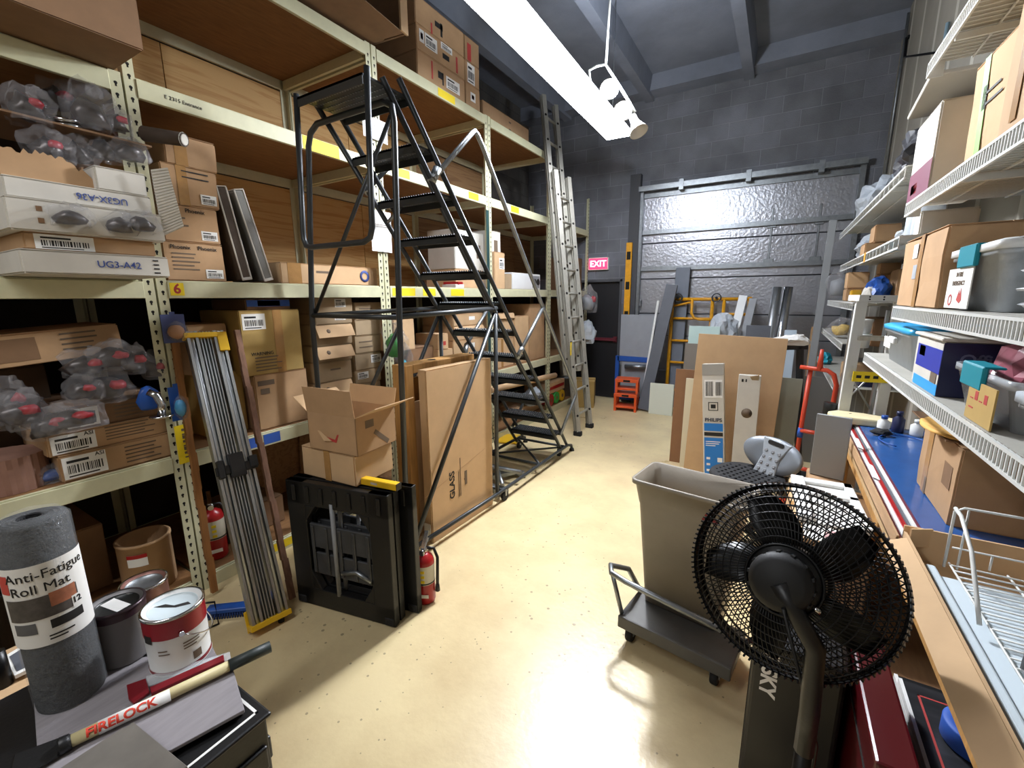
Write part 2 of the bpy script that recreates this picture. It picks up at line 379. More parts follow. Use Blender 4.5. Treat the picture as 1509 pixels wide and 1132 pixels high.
_bg = [0]
def bag(label, px, py, wpx, hpx, X, name='plastic_bag', cat='bag', group=None, red=True, inner=CERAM, shell=None, dy=None, zfloor=None, ax='X'):
    """a clear bag of fittings centred where the sight line meets the plane"""
    _bg[0] += 1; sd = _bg[0]
    c = at(px, py, ax, X); s = depth(c)/F; w, h = wpx*s, hpx*s; dd = dy or (w+h)/2*.9
    z0 = c.z-h/2 if zfloor is None else zfloor
    if zfloor is not None: h = max(.05, c.z+h/2-zfloor)
    root = thing(name, label, cat, (c.x, c.y, z0), LZ if ax == 'X' else 0, group)
    q = MB(); q.blob((0, 0, h*.40), (w, dd, h*1.18), sd, .26, 3, sharp=True)
    # the gathered neck of the bag
    q.blob((w*.18, 0, h*.86), (w*.3, dd*.25, h*.34), sd+.5, .5, 2, sharp=True)
    q.build('bag_film', shell or CLEARB, root)
    q = MB(); q.blob((-w*.03, 0, h*.36), (w*.72, dd*.66, h*.72), sd+9, .35, 2, fr=2.2); q.build('fittings', inner, root)
    if red:
        q = MB(); q.blob((w*.1, -dd*.28, h*.5), (w*.34, dd*.3, h*.3), sd+4, .3, 2); q.build('red_cap', REDF, root)
    return root
def slab(name, label, cat, p, w, th, h, mt, lean=0., rz=0., group=None, roll=0., bev=.002):
    """a board standing on its lower edge at p, leaning back by lean, tilted in its plane by roll"""
    root = thing(name, label, cat, p, rz, group)
    q = MB(); q.box(-w/2, w/2, 0, th, 0, h, R3(-lean, 0, 0, (0, 0, th*math.sin(abs(lean)))) @ Matrix.Translation((0, 0, w/2*abs(math.sin(roll)))) @ R3(0, roll, 0)); q.build('board', mt, root, bev=bev)
    return root
# ================================================================== the room
XW0, XW1, YB, YF, ZC = -3.92, 0.9, 7.1, -2.6, 4.72
q = MB(); q.box(XW0-.1, XW1+.1, YF-.1, YB+.1, -.1, 0); struct(q.build('floor', floor_mat()))
q = MB(); q.box(XW0-.12, XW0, YF-.1, YB+.1, 0, ZC); struct(q.build('wall_left', block_mat('block_left', '#55524e', '#5c5955', '#4a4845', 1)))
BLK_B = block_mat('block_back', '#65676c', '#70727a', '#7d7f85', 0)
GX0, GX1, GZ = -1.95, .72, 3.22
DX0, DX1, DZ = -3.05, -2.2, 1.98
q = MB()
for a, b, c, d in ((XW0, DX0, 0, DZ), (DX1, GX0, 0, DZ), (XW0, GX0, DZ, GZ), (GX1, XW1+.1, 0, GZ), (XW0, XW1+.1, GZ, ZC)): q.box(a, b, YB, YB+.2, c, d)
struct(q.build('wall_back', BLK_B))
q = MB(); q.box(XW0-.1, XW1+.1, YF-.12, YF, 0, ZC); struct(q.build('wall_front', mat('front_wall', '#77746e', .8)))

def drywall():
    mt = bpy.data.materials.new('taped_board'); mt.use_nodes = True; nt = mt.node_tree; n = nt.nodes; L = nt.links; b = n['Principled BSDF']
    tc = n.new('ShaderNodeTexCoord'); sp = n.new('ShaderNodeSeparateXYZ'); L.new(tc.outputs['Object'], sp.inputs[0])
    md = n.new('ShaderNodeMath'); md.operation = 'PINGPONG'; md.inputs[1].default_value = .3; L.new(sp.outputs[1], md.inputs[0])
    lt = n.new('ShaderNodeMath'); lt.operation = 'LESS_THAN'; lt.inputs[1].default_value = .035; L.new(md.outputs[0], lt.inputs[0])
    ns = n.new('ShaderNodeTexNoise'); ns.inputs['Scale'].default_value = 3; ns.inputs['Detail'].default_value = 6; L.new(tc.outputs['Object'], ns.inputs['Vector'])
    cr = n.new('ShaderNodeValToRGB'); cr.color_ramp.elements[0].color = lin('#7d786e'); cr.color_ramp.elements[1].color = lin('#9a9488'); L.new(ns.outputs[0], cr.inputs[0])
    mx = n.new('ShaderNodeMix'); mx.data_type = 'RGBA'; m2 = n.new('ShaderNodeMath'); m2.operation = 'MULTIPLY'; m2.inputs[1].default_value = .7
    L.new(lt.outputs[0], m2.inputs[0]); L.new(m2.outputs[0], mx.inputs[0]); L.new(cr.outputs[0], mx.inputs[6]); mx.inputs[7].default_value = lin('#c3beb2'); L.new(mx.outputs[2], b.inputs['Base Color']); b.inputs['Roughness'].default_value = .85
    return mt
q = MB(); q.box(XW1, XW1+.12, YF-.1, YB+.1, 0, ZC); struct(q.build('wall_right', drywall()))
CONC = mat('ceiling_concrete', '#777c88', .85, var=.2, nscale=1.5, bump=.2)
q = MB(); q.box(XW0-.1, XW1+.1, YF-.1, YB+.2, ZC, ZC+.1)
struct(q.build('ceiling', CONC))
for i, x in enumerate((-3.2, -1.9, -.62)):
    q = MB(); q.prism([(-.09, 0), (-.06, -.24), (.06, -.24), (.09, 0)], 0, YB-YF, Matrix.Translation((x, YB, ZC)) @ R3(PI/2)); struct(q.build('trim_%d' % (i+1), CONC))
q = MB(); q.box(XW0, XW1, YB-.28, YB, ZC-.2, ZC); struct(q.build('trim_4', CONC))

# --- the overhead door, faced with foil insulation
def foil_mat():
    mt = mat('foil_insulation', '#a9aab0', .33, .72, var=.1, nscale=3)
    n = mt.node_tree.nodes; L = mt.node_tree.links; b = n['Principled BSDF']; tc = n.new('ShaderNodeTexCoord')
    v = n.new('ShaderNodeTexNoise'); v.inputs['Scale'].default_value = 26; v.inputs['Detail'].default_value = 3; L.new(tc.outputs['Object'], v.inputs['Vector'])
    bp = n.new('ShaderNodeBump'); bp.inputs['Strength'].default_value = .32; bp.inputs['Distance'].default_value = .02; L.new(v.outputs[0], bp.inputs['Height']); L.new(bp.outputs[0], b.inputs['Normal'])
    return mt
FOIL = foil_mat()
gd = struct(thing('door_1', None, None, ((GX0+GX1)/2, YB+.03, 0)))
W = GX1-GX0
zs = [0.02, .56, 1.10, 1.44, 1.97, 2.12, 2.50, 2.66, GZ]
for a, b in zip(zs, zs[1:]):
    q = MB(); q.box(-W/2, W/2, 0, .05, a+.006, b-.006); q.box(-W/2, W/2, .045, .055, a-.004, a+.006, mi=1); q.build('panel', [FOIL, HOLE], gd, bev=.006)
for z in (2.66, 2.12):
    q = MB(); q.box(-W/2+.01, W/2-.01, -.05, 0, z-.012, z+.012); q.box(-W/2+.01, W/2-.01, -.055, -.05, z-.03, z+.03); q.build('stiffening_bar', STEEL, gd)
for x in (.62-.2, .95):
    q = MB(); q.box(x-.012, x+.012, -.012, 0, 2.2, 2.85); q.box(x-.06, x+.06, -.02, 0, 2.14, 2.2); q.box(x-.05, x+.05, -.02, 0, 2.6, 2.66); q.build('lock_plate', STEEL, gd, bev=.003)
q = MB(); q.box(-W/2-.02, W/2+.02, -.16, -.1, GZ+.02, GZ+.09); q.box(-W/2, W/2, -.03, 0, GZ-.06, GZ)
for x in (-.75, .1, .9): q.box(x-.03, x+.03, -.17, 0, GZ-.02, GZ+.12)
q.build('spring_shaft', STEEL, gd)
for s in (-1, 1):
    q = MB(); q.box(s*(W/2-.01)-.03, s*(W/2-.01)+.03, -.09, -.03, 0, 3.3); q.box(s*(W/2-.05)-.02, s*(W/2-.05)+.02, -.06, 0, 1.55, 1.65); q.build('track', STEEL, gd, bev=.004)
q = MB(); q.box(GX0-.16, GX0-.005, YB-.1, YB, 0, 3.5); struct(q.build('trim_5', mat('jamb_paint', '#3d3e42', .6)))
# --- the exit door
ed = struct(thing('door_2', None, None, ((DX0+DX1)/2, YB+.05, 0)))
DKDOOR = mat('black_door_paint', '#17171b', .5)
q = MB(); q.box(DX0-DX0/2-DX1/2+.04, (DX1-DX0)/2-.04, 0, .05, .01, DZ-.04); q.build('leaf', DKDOOR, ed, bev=.004)
q = MB(); w2 = (DX1-DX0)/2; q.box(-w2, -w2+.04, -.06, .08, 0, DZ); q.box(w2-.04, w2, -.06, .08, 0, DZ); q.box(-w2, w2, -.06, .08, DZ-.04, DZ); q.build('frame', mat('door_frame_paint', '#4a4b4f', .5), ed, bev=.003)
q = MB(); q.box(-.35, .35, -.05, -.03, .98, 1.03); q.box(-.36, -.3, -.03, 0, .96, 1.05); q.box(.3, .36, -.03, 0, .96, 1.05); q.build('push_bar', mat('dark_red_paint', '#5c1a26', .5), ed)

# exit sign over the door
ex = thing('exit_sign', 'lit red exit sign on the dark wall above the black door', 'sign', (-2.60, YB-.03, 2.13))
q = MB(); q.box(-.17, .17, -.02, .03, 0, .20); q.build('housing', WHITEP, ex, bev=.006)
q = MB(); q.box(-.155, .155, -.024, -.019, .015, .185); q.build('face', mat('exit_glow', '#d83050', .5, emit='#ff3358', estr=1.6), ex)
text('EXIT', .135, (0, -.0255, .098), FRONT, mat('exit_letters', '#ffd0d8', .5, emit='#ffb8c4', estr=2.2), ex, bold=.02)

# ================================================================== the left rack, unit by unit
XF, XR = -2.78, -3.84
LEV = (.09, .855, 1.80, 2.758, 3.545)
def post_mb(front, mirror, zt, double=False):
    q = MB(); s = -1 if mirror else 1; fx = 0 if front else -.003
    q.box(0, .003, 0, s*.046, 0, zt) if front else q.box(-.003, 0, 0, s*.046, 0, zt)
    q.box(-.045 if front else -.0, 0 if front else .045, 0, s*.003, 0, zt)
    if front:
        z = .06
        while z < zt-.04:
            q.cyl((.0026, s*.024, z+.004), (.0036, s*.024, z+.004), .0075, n=8, mi=1); q.box(.0026, .0036, s*.024-.0035, s*.024+.0035, z-.012, z, mi=1)
            z += .0508
    return q
def rack_unit(y0, y1, label, levels, zt, green=False, back=True):
    r = thing('storage_rack', label, 'shelving', ((XF+XR)/2, (y0+y1)/2, 0), 0, 'storage rack units along the left wall')
    hw = (XF-XR)/2; hy = (y1-y0)/2
    for fr in (1, 0):
        for mir in (0, 1):
            o = post_mb(fr, mir, zt).build('post', [BEIGE, HOLE], r); o.location = (hw if fr else -hw, hy if mir else -hy, 0)
    for z in levels:
        for x in (hw-.004, -hw+.004):
            q = MB(); q.box(x-.012, x+.012, -hy+.047, hy-.047, z-.092, z-.008); q.box(x-.012 if x > 0 else x, x if x > 0 else x+.012, -hy+.047, hy-.047, z-.008, z); q.build('beam', BEIGE, r, bev=.002)
        for y in (-hy+.02, hy-.02):
            q = MB(); q.box(-hw+.02, hw-.05, y-.012, y+.012, z-.09, z-.022); q.build('side_beam', BEIGE, r)
        q = MB(); q.box(-hw+.02, hw-.018, -hy+.006, hy-.006, z-.02, z); q.build('deck', DECK, r, bev=.002)
    if back:
        for a, b in zip(levels, levels[1:]):
            if a < 0: continue
            ym = random.uniform(-.15, .15)
            for c, d in ((-hy+.01, ym-.003), (ym+.003, hy-.01)):
                q = MB(); q.box(-.006, .006, c, d, a+.004, b-.1); q.build('back_panel', SHADEB if a < 1.5 or y0 < 0 else PLY if y0 < 4 else PLYD, r, loc=(-hw-.012, 0, 0), bev=.001)
    return r
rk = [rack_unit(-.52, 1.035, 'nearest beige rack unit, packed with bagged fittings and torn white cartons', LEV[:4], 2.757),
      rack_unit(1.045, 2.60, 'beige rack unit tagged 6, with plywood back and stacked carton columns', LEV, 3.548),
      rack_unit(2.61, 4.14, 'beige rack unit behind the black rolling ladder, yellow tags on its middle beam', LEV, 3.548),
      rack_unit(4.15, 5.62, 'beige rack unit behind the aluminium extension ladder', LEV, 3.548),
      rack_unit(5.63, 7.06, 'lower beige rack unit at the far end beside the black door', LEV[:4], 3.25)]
XL = (XF-XR)/2
# labels stuck on the beams and posts
def beam_tag(unit, y0, y1, z0, z1, m, s=None, sm=INKR, nm='beam_label'):
    c = unit.location; q = MB(); q.box(XL+.0085, XL+.0095, y0-c.y, y1-c.y, z0, z1); o = q.build(nm, m, unit)
    if s: text(s, (z1-z0)*1.05, (XL+.0098, (y0+y1)/2-c.y, (z0+z1)/2), (PI/2, 0, PI/2), sm, o, bold=.03)
def ytag(unit, px0, py0, px1, py1, m=YTAG, s=None, sm=INKR, nm='beam_label'):
    a, b, z0, z1 = facerect(px0, py0, px1, py1, XF+.008); beam_tag(unit, a, b, z0, z1, m, s, sm, nm)
beam_tag(rk[1], 1.10, 1.165, 1.722, 1.788, YTAG, '6')
beam_tag(rk[1], 1.97, 2.25, 2.668, 2.75, YTAG)
beam_tag(rk[1], 1.30, 1.47, .775, .84, BTAPE, nm='blue_tape'); beam_tag(rk[1], 1.49, 1.60, .775, .84, BTAPE, nm='blue_tape')
beam_tag(rk[1], 1.22, 1.285, .775, .84, YTAG)
beam_tag(rk[1], 1.42, 1.68, .02, .075, YTAG)
for a, b in ((2.68, 2.95), (3.05, 3.22), (3.45, 3.66)): beam_tag(rk[2], a, b, 1.72, 1.785, YTAG)
beam_tag(rk[2], 3.36, 3.60, 3.465, 3.53, YTAG); beam_tag(rk[2], 2.75, 2.95, 2.68, 2.745, YTAG)
beam_tag(rk[2], 3.78, 3.95, 2.68, 2.745, YTAG); beam_tag(rk[3], 4.60, 4.78, 2.68, 2.745, YTAG)
text('E 2315 Entrance', .026, (XL+.0095, 1.29-1.8225, 2.71), (PI/2, 0, PI/2), INK, rk[1])
c = rk[1].location
q = MB(); q.box(XL+.004, XL+.005, 1.02-c.y, 1.10-c.y, .80, 1.02); yl = q.build('post_label', YTAG, rk[1]); q = MB(); [q.box(XL+.005, XL+.0056, 1.052-c.y, 1.07-c.y, .83+.022*k, .838+.022*k+.006*(k % 3)) for k in range(8)]; q.build('handwriting', INKG, yl)
c = rk[2].location
q = MB(); q.box(XL+.004, XL+.006, 4.09-c.y, 4.138-c.y, .86, 2.62); q.box(XL-.04, XL+.006, 4.139-c.y, 4.142-c.y, .86, 2.62); q.build('green_post_guard', mat('dark_green_enamel', '#24403f', .4), rk[2])

# ------------------------------------------------------------------ goods on the nearest unit
yb0 = .10
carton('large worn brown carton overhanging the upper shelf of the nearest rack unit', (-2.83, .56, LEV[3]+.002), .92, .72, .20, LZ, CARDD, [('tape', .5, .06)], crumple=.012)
carton('worn taped carton stacked on the overhanging box at upper left', (-2.86, .52, LEV[3]+.206), .88, .70, .34, LZ, CARD, [('tape', .8, .05)], crumple=.012)
XS = -2.44
z = LB('long white carton printed UG3-A42 at the foot of the pile on the mid shelf', 32, 373, 249, 414, XS, LEV[2]+.002, .82, WHITEC, [('tx', 'UG3-A42', .62, .5, .038, INKB), ('lines', .9, .5, .05, .6, 4, INK)], crumple=.012, name='white_carton')
z = LB('brown carton with faded barcode label, between two white cartons on the mid shelf', 36, 349, 228, 375, XS-.03, z, .76, CARD, [('st', .28, .5, .42, .85)])
z = LB('torn white carton with burst side showing wrapped fittings', 12, 303, 240, 350, XS-.005, z, .78, WHITEC, [('patch', .18, .35, .035, .16, CARDD, 'hand_hole'), ('patch', .18, .72, .035, .16, CARDD, 'hand_hole')], crumple=.02, name='white_carton')
ztorn = z
z = LB('white carton with upside-down printing UG3X-A36 above the torn one', 8, 274, 222, 305, XS-.03, z, .76, WHITEC, [('tx', 'UG3X-A36', .62, .5, .036, INKB, PI)], crumple=.01, name='white_carton')
zD = z
LB('short white carton at the right end of the mid shelf pile', 142, 251, 216, 287, XS-.04, zD, .62, WHITEC, crumple=.012, name='white_carton')
# a torn open tray
ya, yb, z0, z1 = facerect(8, 232, 150, 276, XS-.01)
t = thing('torn_cardboard_tray', 'torn open cardboard tray holding bagged fittings at upper left', 'box', (XS-.30, (ya+yb)/2+.0, zD), LZ)
w = (yb-ya); q = MB(); q.box(-w/2, w/2, -.22, .22, 0, .006); q.box(-w/2, w/2, .214, .22, 0, .16); q.box(-w/2, -w/2+.006, -.22, .22, 0, .15); q.box(w/2-.006, w/2, -.1, .22, 0, .11)
q.build('tray_body', CARDD, t)
q = MB(); rnd = random.Random(3); N = 26
top = [(-w/2+w*i/N, .105-.06*max(0, (i-16)/10)+rnd.uniform(-.012, .012)) for i in range(N+1)]
q.prism([(-w/2, 0), (w/2, 0)]+top[::-1], -.003, .003, R3(PI/2, 0, 0, (0, -.222, 0))); q.build('torn_front', CARD, t)
# burst flap hanging from the torn carton
for k, (px, py, ww) in enumerate(((105, 318, 50), (180, 330, 42), (210, 328, 40))):
    bag(('clear bag of grey fittings poking out of the torn white carton, left of three', 'clear bag of fittings bulging from the torn white carton, middle of three', 'crumpled clear bag at the right end of the torn white carton')[k], px, py, ww, 34, XS+.015, red=False, name='fitting_bag', group='bags in the torn carton')
BAGS = [(70, 215, 52, 48, -2.68, 'bag of fittings with a pink cap, leftmost in the torn cardboard tray'), (112, 222, 48, 44, -2.70, 'clear bag of fittings in the torn tray, right of the pink-capped bag'), (150, 218, 44, 40, -2.72, 'bag with pale blue printed label beside the torn tray'), (190, 222, 46, 38, -2.68, 'dark bagged fitting at the right end of the tray row')]
for px, py, a, b, X, lb in BAGS: bag(lb, px, py, a, b, X, red=px < 100, name='fitting_bag', group='fitting bags in the tray row')
ya, yb, z0, z1 = facerect(0, 188, 220, 196, -2.66)
t = thing('flat_cardboard_sheet', 'flat dark cardboard sheet lying across the bags at upper left', 'cardboard', (-2.88, (ya+yb)/2, at(120, 192, 'X', -2.66).z), LZ)
q = MB(); q.box(-(yb-ya)/2, (yb-ya)/2, -.22, .22, 0, .008, R3(0, .012, 0)); q.build('sheet', CARDD, t)
for px, py, a, b, X, lb in [(42, 155, 56, 58, -2.70, 'round bag of fittings with red print near the left edge, on the cardboard sheet'), (84, 142, 50, 50, -2.90, 'tall pointed bag of fittings under the upper beam at far left'), (130, 160, 56, 72, -2.72, 'largest clear bag of grey fittings on the cardboard sheet'), (170, 178, 40, 38, -2.72, 'bag with a red cap right beside the rack post, on the cardboard sheet')]:
    bag(lb, px, py, a, b, X, red=px != 130, name='fitting_bag', group='fitting bags on the cardboard sheet')
c = at(95, 178, 'X', -2.72); t = thing('steel_cover_plates', 'small stack of shiny round cover plates among the bags', 'plates', (c.x, c.y, c.z-.02))
for k in range(2):
    q = MB(); q.lathe([(0, k*.02), (.05, k*.02), (.055, k*.02+.006), (.05, k*.02+.014), (0, k*.02+.014)], 24, R3(.12, .3, 0)); q.build('plate', CHROME, t)
a = at(212, 197, 'X', -2.66); b = at(272, 206, 'X', -2.5)
t = thing('dark_paper_roll', 'dark brown paper roll sticking out past the rack post at upper left', 'roll', a)
q = MB(); v = b-a; q.cyl((0, 0, 0), v, .034, .03, 14); q.build('roll_body', mat('dark_brown_paper', '#3a2c20', .8, var=.2), t); q = MB(); q.cyl(v*.97, v*1.01, .033, .022, 12); q.build('frayed_end', WHITEC, t)
pts = [at(222, 250, 'X', -2.44), at(247, 247, 'X', -2.42), at(271, 334, 'X', -2.44), at(240, 348, 'X', -2.46)]
t = thing('foam_sheet', 'thin ribbed white packing sheet hanging off the mid shelf pile beside the post', 'packing', pts[0])
q = MB(); N = 22
for i in range(N):
    f0, f1 = i/N, (i+.6)/N
    A = [pts[0].lerp(pts[3], f0), pts[1].lerp(pts[2], f0), pts[1].lerp(pts[2], f1), pts[0].lerp(pts[3], f1)]
    q.quad([p-pts[0] for p in A])
    f2 = (i+1)/N; B = [A[3], A[2], pts[1].lerp(pts[2], f2)+Vector((-.004, 0, 0)), pts[0].lerp(pts[3], f2)+Vector((-.004, 0, 0))]; q.quad([p-pts[0] for p in B])
q.build('sheet', WHITEC, t, solid=.003)

# lower shelf of the nearest unit
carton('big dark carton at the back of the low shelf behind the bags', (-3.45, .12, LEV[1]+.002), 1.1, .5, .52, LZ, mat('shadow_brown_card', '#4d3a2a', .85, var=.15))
carton('tilted brown carton with handwriting lying on top of the bagged goods', (-3.12, .40, 1.40), 1.02, .42, .145, LZ, CARD, [('patch', .62, .5, .16, .7, CARDD, 'tape_patch'), ('lines', .44, .62, .14, .4, 3, INKG), ('lines', .85, .6, .14, .5, 4, INKG)], rot=(0, -.07, LZ), crumple=.008)
z = LB('lowest barcode-labelled flat carton on the low shelf', 86, 655, 256, 704, -2.80, LEV[1]+.002, .5, CARD, [('st', .2, .5, .36, .82), ('tx', 'ASI', .33, .82, .026, INK), ('lines', .75, .5, .4, .6, 5, INKG)])
z = LB('middle barcode-labelled flat carton, set back to the left on the low shelf', 66, 627, 250, 672, -2.81, z, .5, CARD, [('st', .2, .5, .34, .86), ('tx', 'ASI', .32, .82, .026, INK), ('lines', .7, .6, .5, .6, 5, INKG)])
z2 = LB('top flat carton of the barcode-labelled pile on the low shelf', 96, 590, 247, 637, -2.83, z, .5, CARDD, [('st', .15, .5, .3, .8), ('lines', .6, .5, .3, .5, 4, INKG)])
for px, py, a, b, X, zf, lb in [(30, 604, 62, 58, -2.76, None, 'bag with a red cap at the left edge of the low shelf pile'), (72, 622, 60, 52, -2.74, None, 'pink-printed clear bag of fittings in front of the labelled cartons'), (108, 612, 70, 44, -2.72, None, 'flat clear bag draped over the labelled cartons'), (122, 572, 44, 40, -2.74, None, 'small white bag with red logo above the labelled cartons'), (128, 535, 60, 44, -2.80, None, 'clear bag of red-capped fittings at the heap centre'), (165, 524, 56, 44, -2.78, None, 'white bag with a red spot on top of the low shelf heap'), (196, 530, 44, 44, -2.79, None, 'clear bag at the right of the low shelf heap'), (160, 568, 60, 52, -2.80, None, 'dark bag of fittings hanging over the top flat carton'), (228, 540, 32, 40, -2.81, None, 'bag with a red tip tucked against the rack post'), (16, 588, 44, 60, -2.82, None, 'half-seen shiny bag at the picture edge of the low shelf')]:
    bag(lb, px, py, a, b, X, zfloor=zf, name='fitting_bag', group='fitting bags on the low shelf')
c = at(28, 716, 'X', -2.92)
t = thing('fluted_paper_roll', 'short brown fluted roll standing at the left end of the low shelf', 'roll', (-2.96, c.y-.02, LEV[1]+.002))
q = MB(); prof = []
N = 48; h = .16
for s_ in (0, 1):
    pass
A = []
bmv = q.bm
for z_ in (0, h):
    A.append([bmv.verts.new(((.135+.004*(i % 2))*math.cos(2*PI*i/N), (.135+.004*(i % 2))*math.sin(2*PI*i/N), z_)) for i in range(N)])
for i in range(N): bmv.faces.new((A[0][i], A[0][(i+1) % N], A[1][(i+1) % N], A[1][i]))
bmv.faces.new(A[1]); bmv.faces.new(A[0][::-1]); q.build('roll_body', mat('pinkish_brown_card', '#8f6a5a', .85, var=.15), t)
c = at(80, 706, 'X', -2.86); bag('blue-tinted bag of bristles beside the fluted roll', 78, 704, 40, 40, -2.88, red=False, inner=BLUE, zfloor=LEV[1]+.002, name='bristle_bag')
# metal elbow and blister packs hanging on the post
a = at(222, 580, 'X', -2.68)
t = thing('chrome_elbow_pipe', 'shiny bent pipe with flange in a blue wrapper beside the rack post', 'pipe', a)
q = MB(); P0 = [at(218, 578, 'X', -2.70), at(230, 583, 'X', -2.68), at(238, 596, 'X', -2.66), at(238, 612, 'X', -2.66)]; q.tube([p-a for p in P0], .018, 12); q.build('pipe', CHROME, t)
p = P0[-1]-a; q = MB(); q.cyl(p, p+Vector((.0, 0, -.008)), .052, .05, 20); q.build('flange', CHROME, t)
q = MB(); q.blob(at(219, 590, 'X', -2.74)-a, (.04, .1, .16), 3, .2, 2); q.build('wrapper', BLUE, t)
def hang_pack(label, px, py, wpx, hpx, X, m_card, m_in):
    c = at(px, py, 'X', X); s = depth(c)/F; w, h = wpx*s, hpx*s
    t = thing('hanging_blister_pack', label, 'pack', (c.x, c.y, c.z-h/2), LZ)
    q = MB(); q.box(-w/2, w/2, .0, .003, 0, h*1.15); q.box(-.012, .012, 0, .003, h*1.15, h*1.25); q.build('card', m_card, t)
    q = MB(); q.blob((0, -.03, h*.45), (w*.92, .075, h*.85), 4, .1, 2, flat=False); q.build('blister', CLEARB, t)
    q = MB(); q.blob((0, -.022, h*.45), (w*.7, .05, h*.6), 6, .12, 2, flat=False); q.build('goods', m_in, t)
hang_pack('clear pack with blue card and orange top hanging on the post tagged with yellow label', 257, 487, 30, 36, -2.74, mat('violet_card', '#3e4876', .5), mat('copper_goods', '#b07a4a', .4))
hang_pack('narrow blue pack hanging on the post above the yellow label', 263, 598, 20, 44, -2.74, BLUE, BLUEL)
# base shelf of the nearest unit
c = (-2.96, .86, LEV[0]+.002)
t = thing('fibre_drum', 'brown fibre drum with a red-topped label on the bottom shelf', 'drum', c)
q = MB(); q.lathe([(.0, 0), (.12, 0), (.122, .01), (.122, .285), (.126, .287), (.126, .30), (.112, .30), (.112, .2), (0, .2)], 30); q.build('drum_body', CARD, t)
ang = -.75
q = MB(); q.lathe([(.1235, .18), (.1235, .25)], 60, R3(0, 0, ang-.25), arc=.12); q.build('label', PAPER, t); q = MB(); q.lathe([(.1242, .228), (.1242, .25)], 60, R3(0, 0, ang-.25), arc=.12); q.build('label_band', REDP, t)
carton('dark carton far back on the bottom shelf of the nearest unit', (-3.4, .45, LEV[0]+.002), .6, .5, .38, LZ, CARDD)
t = thing('black_bucket', 'black bucket with yellow grip in the dark under the nearest low shelf', 'bucket', (-2.98, .22, LEV[0]+.002))
q = MB(); q.lathe([(0, 0), (.12, 0), (.15, .3), (.158, .3), (.158, .32), (.145, .32), (.115, .02), (0, .02)], 28); q.build('pail', BLK, t)
q = MB(); q.tube([(.155*math.cos(a_), .155*math.sin(a_)*.6, .3-.1*math.sin(a_)) for a_ in [PI*i/12 for i in range(13)]], .004); q.build('bail', STEEL, t); q = MB(); q.cyl((-.04, .1, .2), (.04, .1, .2), .012); q.build('grip', YEL, t)

# ------------------------------------------------------------------ goods on the unit tagged 6
X1 = -2.82
XB = -2.86
z = LB('lowest of four brown cartons stacked by the post tagged 6, two-word heading on it', 242, 358, 331, 415, X1, LEV[2]+.002, .5, CARD, [('tx', 'Phoenix', .28, .86, .03, INK), ('tx', 'Phoenix', .72, .86, .03, INK), ('lines', .38, .5, .5, .4, 5, INKG), ('st', .8, .2, .3, .24)])
z = LB('second brown carton from the bottom in the stack by the post tagged 6', 240, 304, 322, 358, X1-.01, z, .5, CARD, [('tx', 'Phoenix', .58, .86, .03, INK), ('lines', .3, .55, .4, .2, 2, INKG), ('st', .8, .22, .3, .26)])
z = LB('crumpled brown carton third from the bottom in the stack by the post tagged 6', 240, 247, 320, 303, X1-.01, z, .5, CARD, [('lines', .6, .8, .5, .15, 2, INK), ('st', .8, .22, .3, .26), ('tape', .35, .05)], crumple=.012)
z = LB('plain brown carton topping the stack by the post tagged 6', 242, 203, 318, 248, X1-.02, z, .5, CARD, [('tape', .3, .06)], crumple=.01)
def pad(label, pb, pt, py_b, py_t, m, X, film):
    b = at(pb, py_b, 'X', X); tp = at(pt, py_t, 'X', X); v = Vector((0, tp.y-b.y, tp.z-b.z)); L_ = v.length; a_ = math.atan2(-v.y, v.z)
    t = thing('filter_pad', label, 'filter', (X-.2, b.y, LEV[2]+.004), 0, 'leaning filter pads', (a_, 0, 0))
    q = MB(); q.box(-.2, .19, -.028, .028, .012, L_); q.build('pad_core', m, t, bev=.01, seg=2)
    q = MB(); q.box(.186, .194, -.031, -.022, .012, L_); q.box(.186, .194, .022, .031, .012, L_); q.box(-.2, .194, -.03, .03, L_, L_+.006); q.box(.185, .193, -.03, .03, .012, .03); q.build('edge_strip', WHITEC, t, bev=.003)
    if film: q = MB(); q.blob((0, 0, L_*.5), (.43, .085, L_*.90), 5, .1, 3, fr=3, flat=False, sharp=True); q.build('film', CLEARB, t)
    return t
pad('brown filter pad with white edges leaning on the carton stack', 366, 326, 408, 266, mat('filter_brown', '#4d4035', .8, var=.15, bump=.3), -2.83, False)
pad('grey filter pad in clear plastic leaning beside the brown pad', 398, 352, 410, 272, mat('filter_grey', '#77756f', .7, var=.15), -2.83, True)
LB('long flat carton with a blue ring printed on its end, on the mid shelf', 414, 391, 556, 417, X1-.02, LEV[2]+.002, .4, CARDL, [('lines', .42, .5, .2, .25, 1, INKG), ('tape', .12, .1)])
ya, yb, z0, z1 = facerect(414, 391, 556, 417, X1-.02)
# blue ring print
for o in COL.objects:
    if o.get('label', '').startswith('long flat carton with a blue ring'):
        q = MB(); w = yb-ya; q.lathe([(.026, 0), (.045, 0), (.045, .0008), (.026, .0008)], 24, R3(PI/2, 0, 0, (w*.34, -.2005, (z1-LEV[2])*.5))); q.build('blue_ring', INKB, o)
